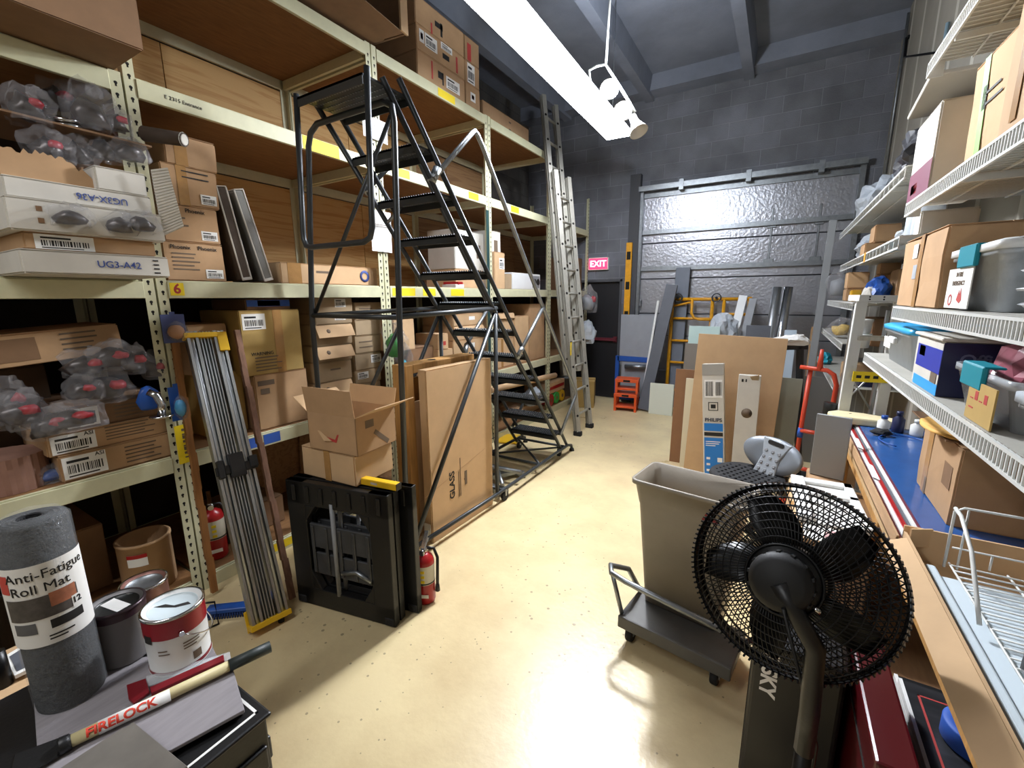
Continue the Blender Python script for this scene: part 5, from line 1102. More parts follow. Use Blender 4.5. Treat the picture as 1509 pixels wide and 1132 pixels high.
wire_shelf('near white wire shelf above head height, holding the green-taped carton', ZU, .75, 2.72, .0205, True, brackets=(-.6, .4))
wire_shelf('topmost white wire shelf at the upper right, empty', ZT, 1.2, 2.72, .0205, True, brackets=(-.3, .5))
wire_shelf('far white wire shelf under the clear plastic sheeting', 2.30, 2.87, 5.6, .12, True, cap=False, brackets=(-.9, .5))
wire_shelf('far white wire shelf with an orange tag and bagged goods', 1.972, 2.76, 5.15, .11, True, cap=False, brackets=(-.8, .6))
wire_shelf('far white wire shelf holding small brown cartons', 1.652, 4.0, 6.0, .06, True, cap=False, brackets=(-.6, .5))
wire_shelf('far low wire shelf holding the clear bag of yellow goods', 1.33, 4.3, 6.3, .06, True, cap=False, brackets=(-.6, .5))
wire_shelf('lowest far wire shelf of jumbled small goods', .98, 4.3, 6.5, .06, True, cap=False, brackets=(-.6, .5))
for o in list(COL.objects):
    if o.get('label', '').startswith('far white wire shelf with an orange'): q = MB(); q.box(-SD/2-.0055, -SD/2-.0045, -.25, -.19, -.06, .0); q.build('orange_tag', mat('orange_tag', '#e0952a', .6), o)
# black brackets and pipe on the wall
for k, (pts_, lb) in enumerate((((( 1337, 55), (1334, 84), (1376, 78)), 'far black hook bracket on the bare right wall'), (((1384, 88), (1376, 126), (1432, 112)), 'nearer black hook bracket on the bare right wall'))):
    P0 = [at(x, y, 'X', XW1-.02) for x, y in pts_]; t = thing('wall_bracket', lb, 'bracket', P0[1]); q = MB(); q.tube([p-P0[1] for p in P0], .009, 8); q.build('arm', BLKM, t)
    q = MB(); q.tube([p-P0[1]+Vector((-.0, .05, .02)) for p in P0], .009, 8); q.cyl(P0[0]-P0[1], P0[0]-P0[1]+Vector((.018, 0, 0)), .02, n=10); q.build('mount', BLKM, t)
t = thing('wall_conduit', 'thin grey conduit running up the right wall corner', 'conduit', (XW1-.02, 6.75, 2.9)); q = MB(); q.tube([(0, 0, 0), (0, 0, 1.0), (-.01, -.1, 1.7)], .014, 8); q.build('pipe', STEEL, t)
t = thing('blue_wall_pipe', 'pale blue pipe stub hanging down on the right wall', 'pipe', (XW1-.02, 4.9, 2.95)); q = MB(); q.cyl((0, 0, 0), (0, 0, .75), .014, n=10); q.build('pipe', mat('pale_blue_pipe', '#8fa8b4', .5), t); q = MB(); q.cyl((0, 0, -.02), (0, 0, .02), .026, n=12); q.build('nozzle', BLKM, t)

# ------------------------------------------------------------------ near upper shelf
ZU1 = ZU+.002
carton('large tan carton with brown tape at the upper right picture edge', (SX+.22, 1.42, ZU1), .74, .42, .49, RZ, CARDL, [('patch', .12, .3, .05, .5, TAPE, 'tape'), ('patch', .30, .82, .05, .35, TAPE, 'tape'), ('lines', .35, .45, .3, .25, 4, INKG)], crumple=.012)
t = carton('tan carton with green tape leaning on the upper right shelf', (SX+.27, 2.13, ZU1+.035), .40, .36, .36, RZ+.1, CARDL, [('patch', .22, .5, .09, 1.0, mat('green_tape', '#79b83a', .5), 'green_tape'), ('lines', .4, .6, .35, .1, 2, INK), ('patch', .24, .62, .06, .22, INK, 'black_mark')], crumple=.012, rot=(0, -.10, RZ+.1))
q = MB(); q.blob((.02, .1, .42), (.26, .2, .14), 4, .3, 3, sharp=True); q2 = thing('black_bag', 'black crumpled bag stuffed on top of the green-taped carton', 'bag', (SX+.27, 1.98, ZU1+.19)); q.build('bag_film', BLKR, q2)
RB('white and plum red box standing at the left end of the upper right shelf', 1346, 182, 1374, 288, SX+.02, ZU1, .2, WHITEC, [('patch', .5, .2, 1.0, .4, mat('plum_ink', '#6d2f45', .5), 'plum_band'), ('patch', .3, .18, .3, .12, REDP, 'red_mark')], name='product_box')
carton('brown carton end standing high behind the plum red box', (SX+.36, 2.58, ZU1), .16, .14, .46, RZ, CARDD)
# far top shelf: sheeting
def sheeting(label, y, x, z, d, m_, seed, name='plastic_sheeting', amp=.2, cat='sheeting'):
    t = thing(name, label, cat, (x, y, z)); q = MB(); q.blob((0, 0, d[2]*.36), d, seed, amp, 4, fr=2.3, sharp=True); q.build('film', m_, t); return t
sheeting('clear plastic sheeting heaped on the far top wire shelf', 5.0, .68, 2.302, (.36, 1.2, .40), FOGGY, 3)
sheeting('folded clear plastic sheet nearer on the far top wire shelf', 3.98, .68, 2.302, (.34, .6, .16), FOGGY, 5)
sheeting('black wrapped bundle above the clear sheeting on the far top shelf', 3.30, .66, 2.302, (.34, .62, .34), mat('black_wrap', '#26262a', .3, var=.3, nscale=8), 11, 'wrapped_bundle', cat='bundle')
t = thing('long_white_box_lid', 'pale flat lid lying over the black bundle on the far top shelf', 'lid', (.66, 3.1, 2.302+.345)); q = MB(); q.box(-.17, .16, -.20, .2, 0, .02, R3(-.15, 0, 0)); q.build('lid', WHITEC, t, bev=.004)
# second far shelf
Z_ = 1.974
sheeting('clear wrapped bundle on the second far wire shelf, furthest', 4.62, .68, Z_, (.36, .85, .24), FOGGY, 21)
sheeting('stack of clear wrapped trays on the second far wire shelf', 3.72, .76, Z_, (.20, .48, .22), FOGGY, 23)
carton('lower small brown carton on the second far wire shelf', (.53, 4.02, Z_), .2, .14, .075, RZ, CARD)
carton('upper small brown carton on the second far wire shelf', (.57, 4.0, Z_+.078), .2, .14, .11, RZ, CARD)
for k, (y, lb) in enumerate(((3.12, 'left white jug with a handle on the second far shelf'), (2.98, 'right white jug with a handle on the second far shelf'))):
    t = thing('white_jug', lb, 'jug', (.58, y, Z_), 0, 'white jugs'); q = MB(); q.lathe([(0, 0), (.055, 0), (.06, .02), (.058, .15), (.03, .2), (.022, .22), (0, .22)], 18); q.build('jug_body', FOGGY, t); q = MB(); q.cyl((0, 0, .22), (0, 0, .245), .024, n=14); q.build('cap', WHITEP, t)
carton('white carton on the second far shelf below the green-taped box', (.62, 2.86, Z_), .10, .2, .105, RZ, WHITEC, name='white_carton')
# third far shelf
Z_ = 1.654
carton('small brown carton at the front of the third far wire shelf, bottom one', (.535, 4.75, Z_), .22, .14, .10, RZ, CARD)
carton('square brown carton on the bottom one of the third far wire shelf', (.535, 4.76, Z_+.103), .2, .14, .13, RZ, CARDL)
carton('brown carton in clear wrap on the third far wire shelf', (.69, 4.48, Z_), .2, .13, .20, RZ, CARD)
carton('taller brown parcel on the wrapped carton of the third far shelf', (.69, 4.48, Z_+.203), .18, .12, .08, RZ, CARD)
carton('long brown carton lying near the blue bag on the third far shelf', (.78, 4.17, Z_), .26, .2, .22, RZ, CARD)
t = thing('blue_bag', 'blue and white bag slumped on the third far shelf end', 'bag', (.60, 4.15, Z_)); q = MB(); q.blob((0, 0, .07), (.15, .2, .2), 17, .3, 3, sharp=True); q.build('bag_film', BLUE, t); q = MB(); q.blob((-.05, -.03, .05), (.09, .12, .14), 19, .2, 2, sharp=True); q.build('white_panel', WHITEC, t)
carton('bright yellow box on the front of the third far shelf', (.49, 4.32, Z_), .12, .06, .085, RZ, YEL, name='yellow_box')
bag('grey clear bag at the far end of the third far shelf', 1237, 420, 20, 46, SX+.05, red=False, inner=GREYP, zfloor=Z_)
# fourth far shelf
Z_ = 1.332
bag('clear bag of yellow and brown goods on the far low wire shelf', 1240, 488, 36, 38, SX+.04, red=False, inner=mat('yellow_goods', '#c8a85a', .6, var=.4, nscale=20), zfloor=Z_)
for k, (y, zz, lb) in enumerate(((3.98, 0, 'lower white tub beside the stepladder'), (4.0, .102, 'upper white tub stacked beside the stepladder'))):
    t = thing('white_tub', lb, 'tub', (.52, y, Z_+zz), 0, 'white tubs'); q = MB(); q.lathe([(0, 0), (.05, 0), (.058, .08), (.062, .085), (.062, .1), (0, .1)], 20); q.build('tub_body', WHITEP, t)
carton('brown carton at the back of the far low wire shelf', (.72, 4.3, Z_), .4, .25, .2, RZ, CARDD)
Z_ = .982
bag('teal bag on the lowest far wire shelf', 1216, 528, 22, 16, SX+.02, red=False, inner=TEAL, shell=TEAL, zfloor=Z_, name='teal_bag')
carton('small tan carton beside the teal bag on the lowest far shelf', (.62, 4.75, Z_), .22, .2, .14, RZ, CARDL)
carton('dark blue box on the lowest far wire shelf', (.6, 4.48, Z_), .2, .2, .08, RZ, NAVY, name='blue_box')
carton('brown carton on the floor under the lowest far shelf', (.66, 4.6, 0), .6, .35, .6, RZ, CARD)
bag('white and yellow bag on the lowest far shelf by the stepladder', 1252, 556, 22, 22, SX+.06, red=False, inner=YEL, zfloor=Z_)
# tall rack upright
plank('tall perforated grey rack upright leaning at the far right corner', 'rack_upright', (.36, 6.05, .01), (.42, 6.25, 2.52), .07, .05, mat('grey_upright', '#9a9c9d', .5, .3), 'upright')
# ------------------------------------------------------------------ stepladder
sl = thing('aluminium_stepladder', 'folded aluminium stepladder with yellow label leaning by the wire shelves', 'ladder', (.53, 3.80, 0), .3, rot=(0, .02, .3))
for s_ in (-1, 1):
    q = MB(); q.box(s_*.11-.012, s_*.11+.012, -.03, .03, .02, 1.66); q.box(s_*.11-.03, s_*.11-.024+.06, -.033, -.029, .02, 1.66); q.build('front_rail', WHITEM, sl, bev=.003)
    q = MB(); q.box(s_*.10-.01, s_*.10+.01, .06, .08, .02, 1.6); q.build('rear_rail', ALU, sl, bev=.002)
q = MB(); q.box(-.14, .14, -.06, .09, 1.66, 1.70)
for i in range(3):
    for j in range(2): q.cyl((-.08+.08*i, -.061, 1.672+.016*j), (-.08+.08*i, -.0605, 1.672+.016*j), .006, n=8, mi=1)
q.build('top_cap', [WHITEM, HOLE], sl, bev=.006, seg=2)
for k in range(5): q = MB(); q.box(-.1, .1, -.05, .04, .28+.28*k, .31+.28*k); q.build('step', ALUM, sl, bev=.003)
q = MB(); q.box(-.10, .12, -.056, -.05, 1.12, 1.19); yl_ = q.build('yellow_label', YTAG, sl); q = MB(); [q.box(-.08+.05*k, -.05+.05*k, -.0568, -.0562, 1.145, 1.165) for k in range(4)]; q.build('printing', INK, yl_)
for k in range(2): q = MB(); q.tube([(-.1, .07, .4+.5*k), (.1, .07, .7+.5*k)], .006, 6); q.tube([(.1, .07, .4+.5*k), (-.1, .07, .7+.5*k)], .006, 6); q.build('rear_brace', ALU, sl)
t = thing('steel_canister', 'shiny cylinder with a black cap standing in front of the stepladder', 'canister', (.36, 3.82, .60)); q = MB(); q.cyl((0, 0, 0), (.02, 0, .36), .04, n=16); q.build('tube_body', CHROME, t); q = MB(); q.cyl((.02, 0, .36), (.022, 0, .40), .042, n=16); q.build('cap', BLK, t)
t.location.z = .0
for c_ in t.children: c_.scale = (1, 1, 2.35)

# ------------------------------------------------------------------ near eye-level shelf
ZM1 = ZM+.002
RB('worn brown carton with clear tape on the eye-level wire shelf', 1329, 348, 1386, 446, SX+.0, ZM1, .30, CARD, [('tape', .5, .05), ('patch', .35, .8, .12, .2, PAPER, 'sticker'), ('patch', .4, .5, .1, .2, FOGGY, 'tape_glare')], crumple=.012)
bag('clear crumpled plastic on top of the worn brown carton', 1340, 345, 50, 14, SX+.14, red=False, inner=FOGGY, shell=FOGGY)
def bin_(label, y0, y1, x0, x1, z, h_, m_, lidm=None, name='storage_bin', taper=.03, thick=.004, clipm=None, side=None):
    t = thing(name, label, 'bin', ((x0+x1)/2, (y0+y1)/2, z), RZ); w, d = y1-y0, x1-x0
    q = MB(); loft(q, [(rr(w-taper*2, d-taper*2, .025), 0), (rr(w-.012, d-.012, .03), h_-.02), (rr(w, d, .03), h_-.02), (rr(w, d, .03), h_), (rr(w-.016, d-.016, .028), h_), (rr(w-taper*2-.01, d-taper*2-.01, .022), .006)], close=(0, 5)); q.build('bin_body', m_, t)
    if lidm: q = MB(); loft(q, [(rr(w+.012, d+.012, .03), h_-.008), (rr(w+.012, d+.012, .03), h_+.012), (rr(w-.03, d-.03, .03), h_+.02)], close=(0, 2)); q.build('lid', lidm, t)
    if clipm:
        q = MB(); q.box(-w*.18, w*.18, -d/2-.014, -d/2-.002, h_-.045, h_+.016); q.box(-w*.18, w*.18, -d/2-.014, -d/2+.03, h_+.012, h_+.018); q.build('latch', clipm, t, bev=.004)
    return t, w, d
t, w, d = bin_('clear bin with a teal latch and a fire warning sign, on the eye-level wire shelf', 1.64, 2.03, SX+.02, SX+.36, ZM1, .17, FOGGY, WHITEP, clipm=TEAL)
q = MB(); q.box(-.16, .05, -d/2-.006, -d/2-.003, .005, .125); sg = q.build('fire_sign', PAPER, t); text('IN FIRE', .019, (-.055, -d/2-.0066, .106), FRONT, INKG, sg, bold=.02); text('EMERGENCY', .019, (-.055, -d/2-.0066, .08), FRONT, INKG, sg, bold=.02)
q = MB(); q.prism([(-.05, .03), (-.035, .06), (-.028, .045), (-.02, .065), (-.005, .03), (-.02, .02)], 0, .0005, R3(PI/2, 0, 0, (0, -d/2-.0062, 0))); q.lathe([(.012, 0), (.018, 0), (.018, .0006), (.012, .0006), (.012, 0)], 18, R3(PI/2, 0, 0, (-.11, -d/2-.0062, .03))); q.build('flame_symbol', INKR, sg)
for k in range(5):
    t = thing('bagged_white_part', ('lowest', 'second lowest', 'middle', 'second highest', 'topmost')[k]+' bagged white item in the pile on the eye-level wire shelf', 'bag', (SX+.17, 1.36, ZM1+.04*k), 0, 'bagged white items')
    q = MB(); q.blob((0, 0, .018), (.30, .48, .052), 30+k, .2, 4, fr=3, sharp=True); q.build('film', mat('bag_white', '#d3d6da', .22, alpha=.85, var=.1), t)
carton('big dark navy box leaning at the back of the eye-level shelf', (SX+.27, 2.0, ZM1+.18), .1, .1, .1, RZ, NAVY) if False else None
t = thing('navy_box', 'dark navy printed box standing on edge behind the bagged white items', 'box', (SX+.395, 1.86, ZM1), RZ); q = MB(); q.box(-.42, .42, -.02, .02, 0, .38); q.build('box_body', NAVY, t, bev=.004); q = MB(); q.prism([(-.35, .20), (-.1, .26), (.1, .2), (.35, .28), (.35, .19), (-.35, .17)], 0, .0006, R3(PI/2, 0, 0, (0, -.0205, 0))); q.build('dark_picture', mat('dark_picture', '#5a5660', .5, var=.4), t)
# ------------------------------------------------------------------ near low shelf
ZL1 = ZL+.002
t, w, d = bin_('clear grey bin with a bright blue lid on the low wire shelf', 2.42, 2.98, SX+.03, SX+.38, ZL1, .165, FOGGY, BLUEL); q = MB(); q.box(-.2, -.05, -d/2-.006, -d/2-.003, .07, .12); q.build('sticker', PAPER, t); q = MB(); q.box(-.06, .06, -d/2-.016, -d/2+.0, .10, .13); q.build('latch', WHITEP, t, bev=.004)
# office archive box
ab = carton('blue and white Office DEPOT archive box on the low wire shelf', (SX+.19, 2.06, ZL1), .32, .36, .175, RZ, WHITEC, [('patch', .55, .62, .9, .45, mat('royal_blue_ink', '#2433a0', .5), 'blue_panel'), ('patch', .55, .10, .9, .2, mat('sky_blue_ink', '#2c9ae0', .5), 'sky_panel'), ('patch', .83, .3, .2, .2, INKG, 'print_mark'), ('patch', .3, .72, .22, .2, HOLE, 'hand_hole')], name='archive_box')
q = MB(); q.box(.1615, .1625, -.18, .18, .0, .173); sd = q.build('navy_side', NAVY, ab); text('Office', .048, (.1632, -.08, .12), (PI/2, 0, PI/2), mat('faint_grey_print', '#5b5c78', .6), sd, bold=.02); text('DEPOT', .044, (.1632, .085, .12), (PI/2, 0, PI/2), mat('faint_grey_print', '#5b5c78'), sd, bold=.02)
q = MB(); q.box(-.168, .168, -.188, .188, .177, .188); q.build('lid', WHITEC, ab, bev=.003)
t = thing('cream_cable_coil', 'coiled cream cable lying on top of the archive box', 'cable', (SX+.2, 2.02, ZL1+.190)); q = MB(); q.tube([(.12*math.cos(a_*.7), .1*math.sin(a_*.7),   .006+.0004*a_) for a_ in range(40)], .005, 6); q.build('cable', CREAM, t)
bag('white bowl-shaped bag on the archive box under the eye-level shelf', 1365, 474, 36, 14, SX+.1, red=False, inner=WHITEC, shell=WHITEC, zfloor=ZL1+.265, name='white_bag') if False else None
t = thing('white_bowl', 'white plastic bowl upside down beside the archive box top', 'bowl', (SX+.12, 2.32, ZL1)); q = MB(); q.lathe([(0, .13), (.035, .13), (.06, .03), (.065, 0), (.06, 0), (.05, .03), (0, .1)], 20); q.build('bowl_body', WHITEP, t)
t, w, d = bin_('clear bin with red contents and a brown paper tag on the low wire shelf', 1.42, 1.83, SX+.02, SX+.38, ZL1, .125, GLASSP, None, clipm=TEAL)
q = MB(); q.box(.0, .17, -d/2-.012, -d/2-.008, -.02+.02, .10); pt = q.build('paper_tag', CARDY, t); q = MB(); [q.box(.02+.03*k, .04+.03*k, -d/2-.0126, -d/2-.012, .055, .058+.02*(k % 2)) for k in range(4)]; [q.box(.02, .05, -d/2-.0126, -d/2-.012, .03, .034) for k in range(1)]; q.build('handwriting', INKR, pt)
t = thing('red_packet', 'clear red-edged packet sticking out of the clear bin with brown tag', 'packet', (SX+.18, 1.66, ZL1+.008)); q = MB(); q.blob((0, 0, .08), (.26, .26, .24), 44, .2, 3, sharp=True); q.build('film', mat('pink_film', '#b86a78', .3, alpha=.75, var=.2), t)
t, w, d = bin_('nearest clear bin with a rounded lid on the low wire shelf at the picture edge', .98, 1.40, SX+.02, SX+.38, ZL1, .10, GLASSP, FOGGY)
carton('white and blue medicine box behind the clear bin with brown tag', (SX+.33, 1.3, ZL1+.13), .1, .1, .1, RZ, WHITEC) if False else None

# ================================================================== the workbench
BZ = .80
wb = thing('workbench', 'long particle-board workbench along the right wall with an under-shelf', 'workbench', (.66, 2.0, 0))
PB = mat('particle_board', '#b59468', .8, var=.2, nscale=60)
q = MB(); q.box(-.22, .235, -1.55, 1.66, BZ-.04, BZ); q.build('worktop', PB, wb, bev=.003)
for x in (-.19, .20):
    for y in (-1.45, .3, 1.55): q = MB(); q.box(x-.025, x+.025, y-.03, y+.03, 0, BZ-.04); q.build('leg', WOODP, wb, bev=.003)
q = MB(); q.box(-.20, .235, -1.55, 1.60, .36, .38); q.build('under_shelf', DECK, wb)
q = MB(); q.box(-.20, -.17, -1.5, 1.6, BZ-.12, BZ-.04); q.build('front_apron', WOODP, wb)
# the long blue-filmed panel carton
BX0, BX1, BY0, BY1 = .435, .87, 1.93, 3.62
pc = thing('panel_carton', 'long shallow open carton full of layered panels, on the workbench', 'box', ((BX0+BX1)/2, (BY0+BY1)/2, BZ+.001)); hx, hy = (BX1-BX0)/2, (BY1-BY0)/2
q = MB(); q.box(-hx, hx, -hy, hy, 0, .006); q.box(-hx, -hx+.007, -hy, hy, 0, .058); q.box(-hx, hx, -hy, -hy+.007, 0, .05); q.box(-hx, hx, hy-.007, hy, 0, .05); q.build('carton', CARD, pc)
for k, (m_, z0, z1, off) in enumerate(((mat('red_panel_edge', '#b04048', .5), .0, .012, .0), (WHITEP, .0125, .022, .011), (REDP, .0225, .028, .024), (DKGREY, .0285, .036, .038), (WHITEP, .0365, .044, .047), (mat('maroon_panel', '#6a2630', .5), .0445, .049, .059))):
    t = thing('layered_panel', ('red panel, lowest of the layers in the long carton', 'thick white panel second from the bottom in the long carton', 'bright red panel third from the bottom in the long carton', 'dark grey panel fourth from the bottom in the long carton', 'white panel just under the maroon one in the long carton', 'maroon panel right under the blue-filmed one')[k], 'panel', ((BX0+BX1)/2+.01, (BY0+BY1)/2, BZ+.008+z0), 0, 'layered panels')
    q = MB(); q.box(-hx+.012+off, hx-.02, -hy+.012, hy-.03, 0, z1-z0); q.build('board', m_, t)
t = thing('blue_filmed_panel', 'glossy blue-filmed panel topping the layers in the long carton', 'panel', ((BX0+BX1)/2+.01, (BY0+BY1)/2, BZ+.058)); q = MB(); q.box(-hx+.077, hx-.02, -hy+.012, hy-.03, 0, .004); q.build('board', BLUEF, t)
for k, y in enumerate((3.2, 2.7)):
    t = thing('torn_white_strip', ('far', 'near')[k]+' torn white paper strip on the front edge of the long carton', 'paper', (BX0+.045, y, BZ+.0371)); q = MB(); q.prism([(-.018, -.1), (.006, -.13), (.008, .08), (-.016, .12)], 0, .003); q.build('sheet', PAPER, t)
PZ = BZ+.0625
t = thing('cream_foam_wedge', 'cream foam wedge lying across the far end of the long carton', 'foam', (.50, 3.62, PZ)); q = MB(); q.prism([(-.12, -.10), (.24, -.06), (.25, .03), (.05, .10), (-.10, .10), (-.15, .03)], 0, .05, R3(0, 0, -.1)); q.build('foam_body', CREAM, t, bev=.012, seg=2); q = MB(); q.cyl((-.02, .03, .0502), (-.02, .03, .0504), .008, n=8); q.build('hole_mark', HOLE, t)
t = thing('black_cloth_knot', 'small black knotted cable tie bundle on the blue panel', 'cable', (.60, 3.34, PZ)); q = MB(); q.blob((0, 0, .02), (.09, .07, .05), 3, .4, 2, sharp=True); q.build('bundle', BLKR, t)
t = thing('blue_wire', 'thin blue wire looped on the blue panel', 'wire', (.70, 3.2, PZ)); q = MB(); q.tube([(.13*math.cos(PI*.1*i), .16*math.sin(PI*.1*i), .004+.001*i) for i in range(-2, 14)], .0035, 6); q.build('wire', BLUE, t)
carton('large brown carton with faint print on the blue panel under the wire shelf', (.735, 2.33, PZ), .46, .26, .30, RZ, CARD, [('tape', .26, .06), ('patch', .8, .55, .2, .3, CARDD, 'dark_print'), ('patch', .3, .12, .06, .25, INKG, 'print_mark')], crumple=.008)
ec = thing('carton_lid_board', 'loose cardboard lid lying on the large brown carton', 'cardboard', (.735, 2.42, PZ+.303)); q = MB(); q.box(-.16, .13, -.26, .24, 0, .005); q.build('board', CARDD, ec)
t = thing('padded_envelope', 'yellow padded envelope lying on the carton lid under the wire shelf', 'envelope', (.62, 2.30, PZ+.31)); q = MB(); q.blob((0, 0, .015), (.16, .34, .045), 5, .12, 4, fr=2); q.build('envelope', mat('manila', '#d9a650', .7, var=.06), t)
# small clutter at the far bench end
for k, (x, y, h_, m_, lb) in enumerate(((.66, 3.80, .10, WHITEP, 'white bottle with blue cap at the far bench end'), (.74, 3.76, .12, BLUE, 'dark blue bottle at the far bench end'), (.58, 3.78, .07, WHITEP, 'short white jar at the far bench end'))):
    pass
for k, (x, y, h_, m_, cm_, lb) in enumerate(((.62, 3.40, .10, WHITEP, BLUE, 'white bottle with a blue cap behind the foam wedge'), (.70, 3.46, .12, NAVY, NAVY, 'navy bottle behind the foam wedge'), (.78, 3.42, .09, WHITEP, WHITEP, 'white bottle at the wall behind the foam wedge'))):
    t = thing('small_bottle', lb, 'bottle', (x, y+.02, PZ), 0, 'bottles by the foam wedge'); q = MB(); q.lathe([(0, 0), (.03, 0), (.032, .01), (.032, h_*.7), (.014, h_*.85), (.014, h_*.9), (0, h_*.9)], 16); q.build('bottle_body', m_, t); q = MB(); q.cyl((0, 0, h_*.9), (0, 0, h_*1.1), .017, n=12); q.build('cap', cm_, t)
# cardboard tray box with wire rack in front
cb = thing('open_carton_tray', 'open cardboard tray box on the near workbench, holding the wire basket', 'box', (.655, 1.27, BZ+.001)); hx, hy = .215, .62
q = MB(); q.box(-hx, hx, -hy, hy, 0, .006); q.box(-hx, -hx+.008, -hy, hy, 0, .10); q.box(hx-.008, hx, -hy, hy, 0, .10); q.box(-hx, hx, hy-.008, hy, 0, .12); q.box(-hx, hx, -hy, -hy+.008, 0, .10); q.build('carton', CARDL, cb)
q = MB(); q.box(.03, .095, -hy, hy-.06, 0, .005, R3(0, -.45, 0, (-hx-.085, 0, .055))); q.build('side_flap', CARDL, cb)
q = MB(); q.box(-.02, .05, 0, .006, .06, .125, R3(0, 0, .5, (-hx+.03, hy-.03, 0))); q.build('corner_tab', CARDL, cb)
tb = thing('white_tray', 'white flat tray lying in the open cardboard tray box', 'tray', (.665, 1.24, BZ+.01)); q = MB(); q.box(-.17, .17, -.52, .50, 0, .03); q.box(-.19, -.165, -.54, .52, .03, .05); q.box(.165, .19, -.54, .52, .03, .05); q.build('tray_body', mat('pale_blue_white', '#cfdbe2', .35), tb, bev=.006, seg=2)
q = MB(); q.box(-.172, -.170, -.5, .4, .004, .028); q.build('black_strip', BLK, tb)
dr = thing('wire_basket', 'white wire dish rack with a looped end frame standing in the white tray', 'rack', (.665, 1.36, BZ+.052)); q = MB()
for k in range(24): y = -.40+.8*k/23; q.tube([(-.13, y, .02), (.16, y, .02)], .0025, 6)
for x in (-.13, 0.0, .16): q.tube([(x, -.42, .016), (x, .42, .016)], .003, 6)
q.build('wire_deck', WHITEM, dr)
q = MB(); q.tube([(-.14, .42, .0), (-.14, .42, .19), (-.12, .42, .205), (.17, .42, .205), (.18, .42, .19), (.18, .42, .0)], .004, 6)
q.tube([(-.11, .42, .0), (-.11, .42, .20)], .003, 6)
for x in (-.04, .04, .12): q.tube([(x, .42, .02), (x, .42, .07)], .003, 6)
q.tube([(-.13, .42, .07), (.18, .42, .07)], .003, 6); q.build('end_frame', WHITEM, dr)
q = MB(); q.tube([(-.14, .42, .2), (-.142, .36, .20), (-.145, .24, .15), (-.148, .14, .06), (-.148, .10, .015)], .0055, 8); q.build('side_rail', WHITEM, dr)
q = MB(); q.tube([(-.12, -.05, .02), (-.12, -.05, .07), (-.10, -.07, .085), (.10, -.07, .085), (.15, -.05, .08)], .005, 8); q.tube([(-.12, -.05, .02), (-.11, -.10, .02), (.14, -.12, .02)], .005, 8); q.build('folding_handle', GREYP, dr)
# things on the under-shelf
for k, (z, lb, m_) in enumerate(((.382, 'lower black framed board on the bench under-shelf', BLK), (.408, 'upper black framed board with a red line on the bench under-shelf', mat('brushed_black', '#2a2a2c', .35, var=.3, nscale=4, nstretch=(1, 12, 1))))):
    t = thing('framed_board', lb, 'board', (.63, 1.35-.05*k, z), 0, 'framed boards under the bench'); q = MB(); q.box(-.165, .2, -.45, .45, 0, .022); q.build('board', m_, t, bev=.003); q = MB(); q.box(-.168, -.158, -.45, .45, 0, .024); q.build('white_edge', PAPER, t)
    if k: q = MB(); q.box(-.13, -.124, -.42, .40, .0222, .0228); q.box(-.13, .1, .394, .40, .0222, .0228); q.build('red_line', INKR, t)
t = thing('blue_tape_roll', 'roll of blue tape lying on the framed boards under the bench', 'tape', (.60, 1.56, .432)); q = MB(); q.lathe([(.04, 0), (.075, 0), (.078, .004), (.078, .056), (.075, .06), (.04, .06), (.04, 0)], 32); q.build('tape_body', BTAPE, t); q = MB(); q.lathe([(.036, 0), (.0395, 0), (.0395, .06), (.036, .06), (.036, 0)], 32); q.build('core', PAPER, t)
t = thing('red_folder', 'red-edged blue and white catalogue leaning against the bench under-shelf', 'catalogue', (.415, 1.10, .0)); q = MB(); q.box(-.012, .012, -.2, .2, .0, .50, R3(0, .02, 0)); q.build('pages', PAPER, t); q = MB(); q.box(-.016, -.012, -.2, .2, 0, .502, R3(0, .02, 0)); q.build('red_cover', REDP, t); q = MB(); q.box(-.012, .012, -.2, .2, .50, .506, R3(0, .02, 0)); q.build('blue_edge', BLUE, t)
t = thing('red_tool_box', 'dark red metal box standing on the floor behind the fan column', 'box', (.345, 1.42, 0)); q = MB(); q.box(-.045, .045, -.24, .28, 0, .60); q.build('case', mat('deep_red_enamel', '#4a0a12', .3), t, bev=.008, seg=2); q = MB(); q.box(-.048, .048, -.24, .28, .5, .505); q.build('seam', HOLE, t)
# stack left of the bench: box, panel, papers
carton('tall brown carton standing beside the bench behind the fan', (.27, 2.42, 0), .72, .27, .70, RZ, CARDL, [('tape', .5, .05)])
carton('brown carton further back beside the bench, under the grey panel', (.325, 3.05, 0), .36, .16, .62, RZ, CARD)
t = thing('white_window_frame', 'white framed panel lying on the tall brown carton behind the fan', 'frame', (.29, 2.48, .703), 0, rot=(0, .0, .04)); q = MB(); q.box(-.14, .13, -.26, .26, 0, .012); q.build('panel', mat('pale_panel', '#dcdcd8', .5), t)
q = MB(); q.box(-.14, -.08, -.26, .26, .012, .035); q.box(.09, .13, -.26, .26, .012, .03); q.box(-.14, .13, .2, .26, .012, .03); q.box(-.14, .13, .04, .08, .012, .03); q.build('frame_bars', WHITEP, t, bev=.004)
t = thing('pink_printed_sheet', 'white sheet with pink print lying in front of the white framed panel', 'paper', (.28, 2.14, .7025)); q = MB(); q.prism([(-.1, -.07), (.12, -.07), (.12, .07), (-.1, .07)], 0, .003); q.build('sheet', PAPER, t); q = MB(); q.lathe([(0, .0032), (.05, .0032), (.06, .0036), (0, .0036)], 20, R3(0, 0, 0, (.03, -.01, 0))); q.build('pink_print', mat('pink_ink', '#d9a8a6', .7), t)
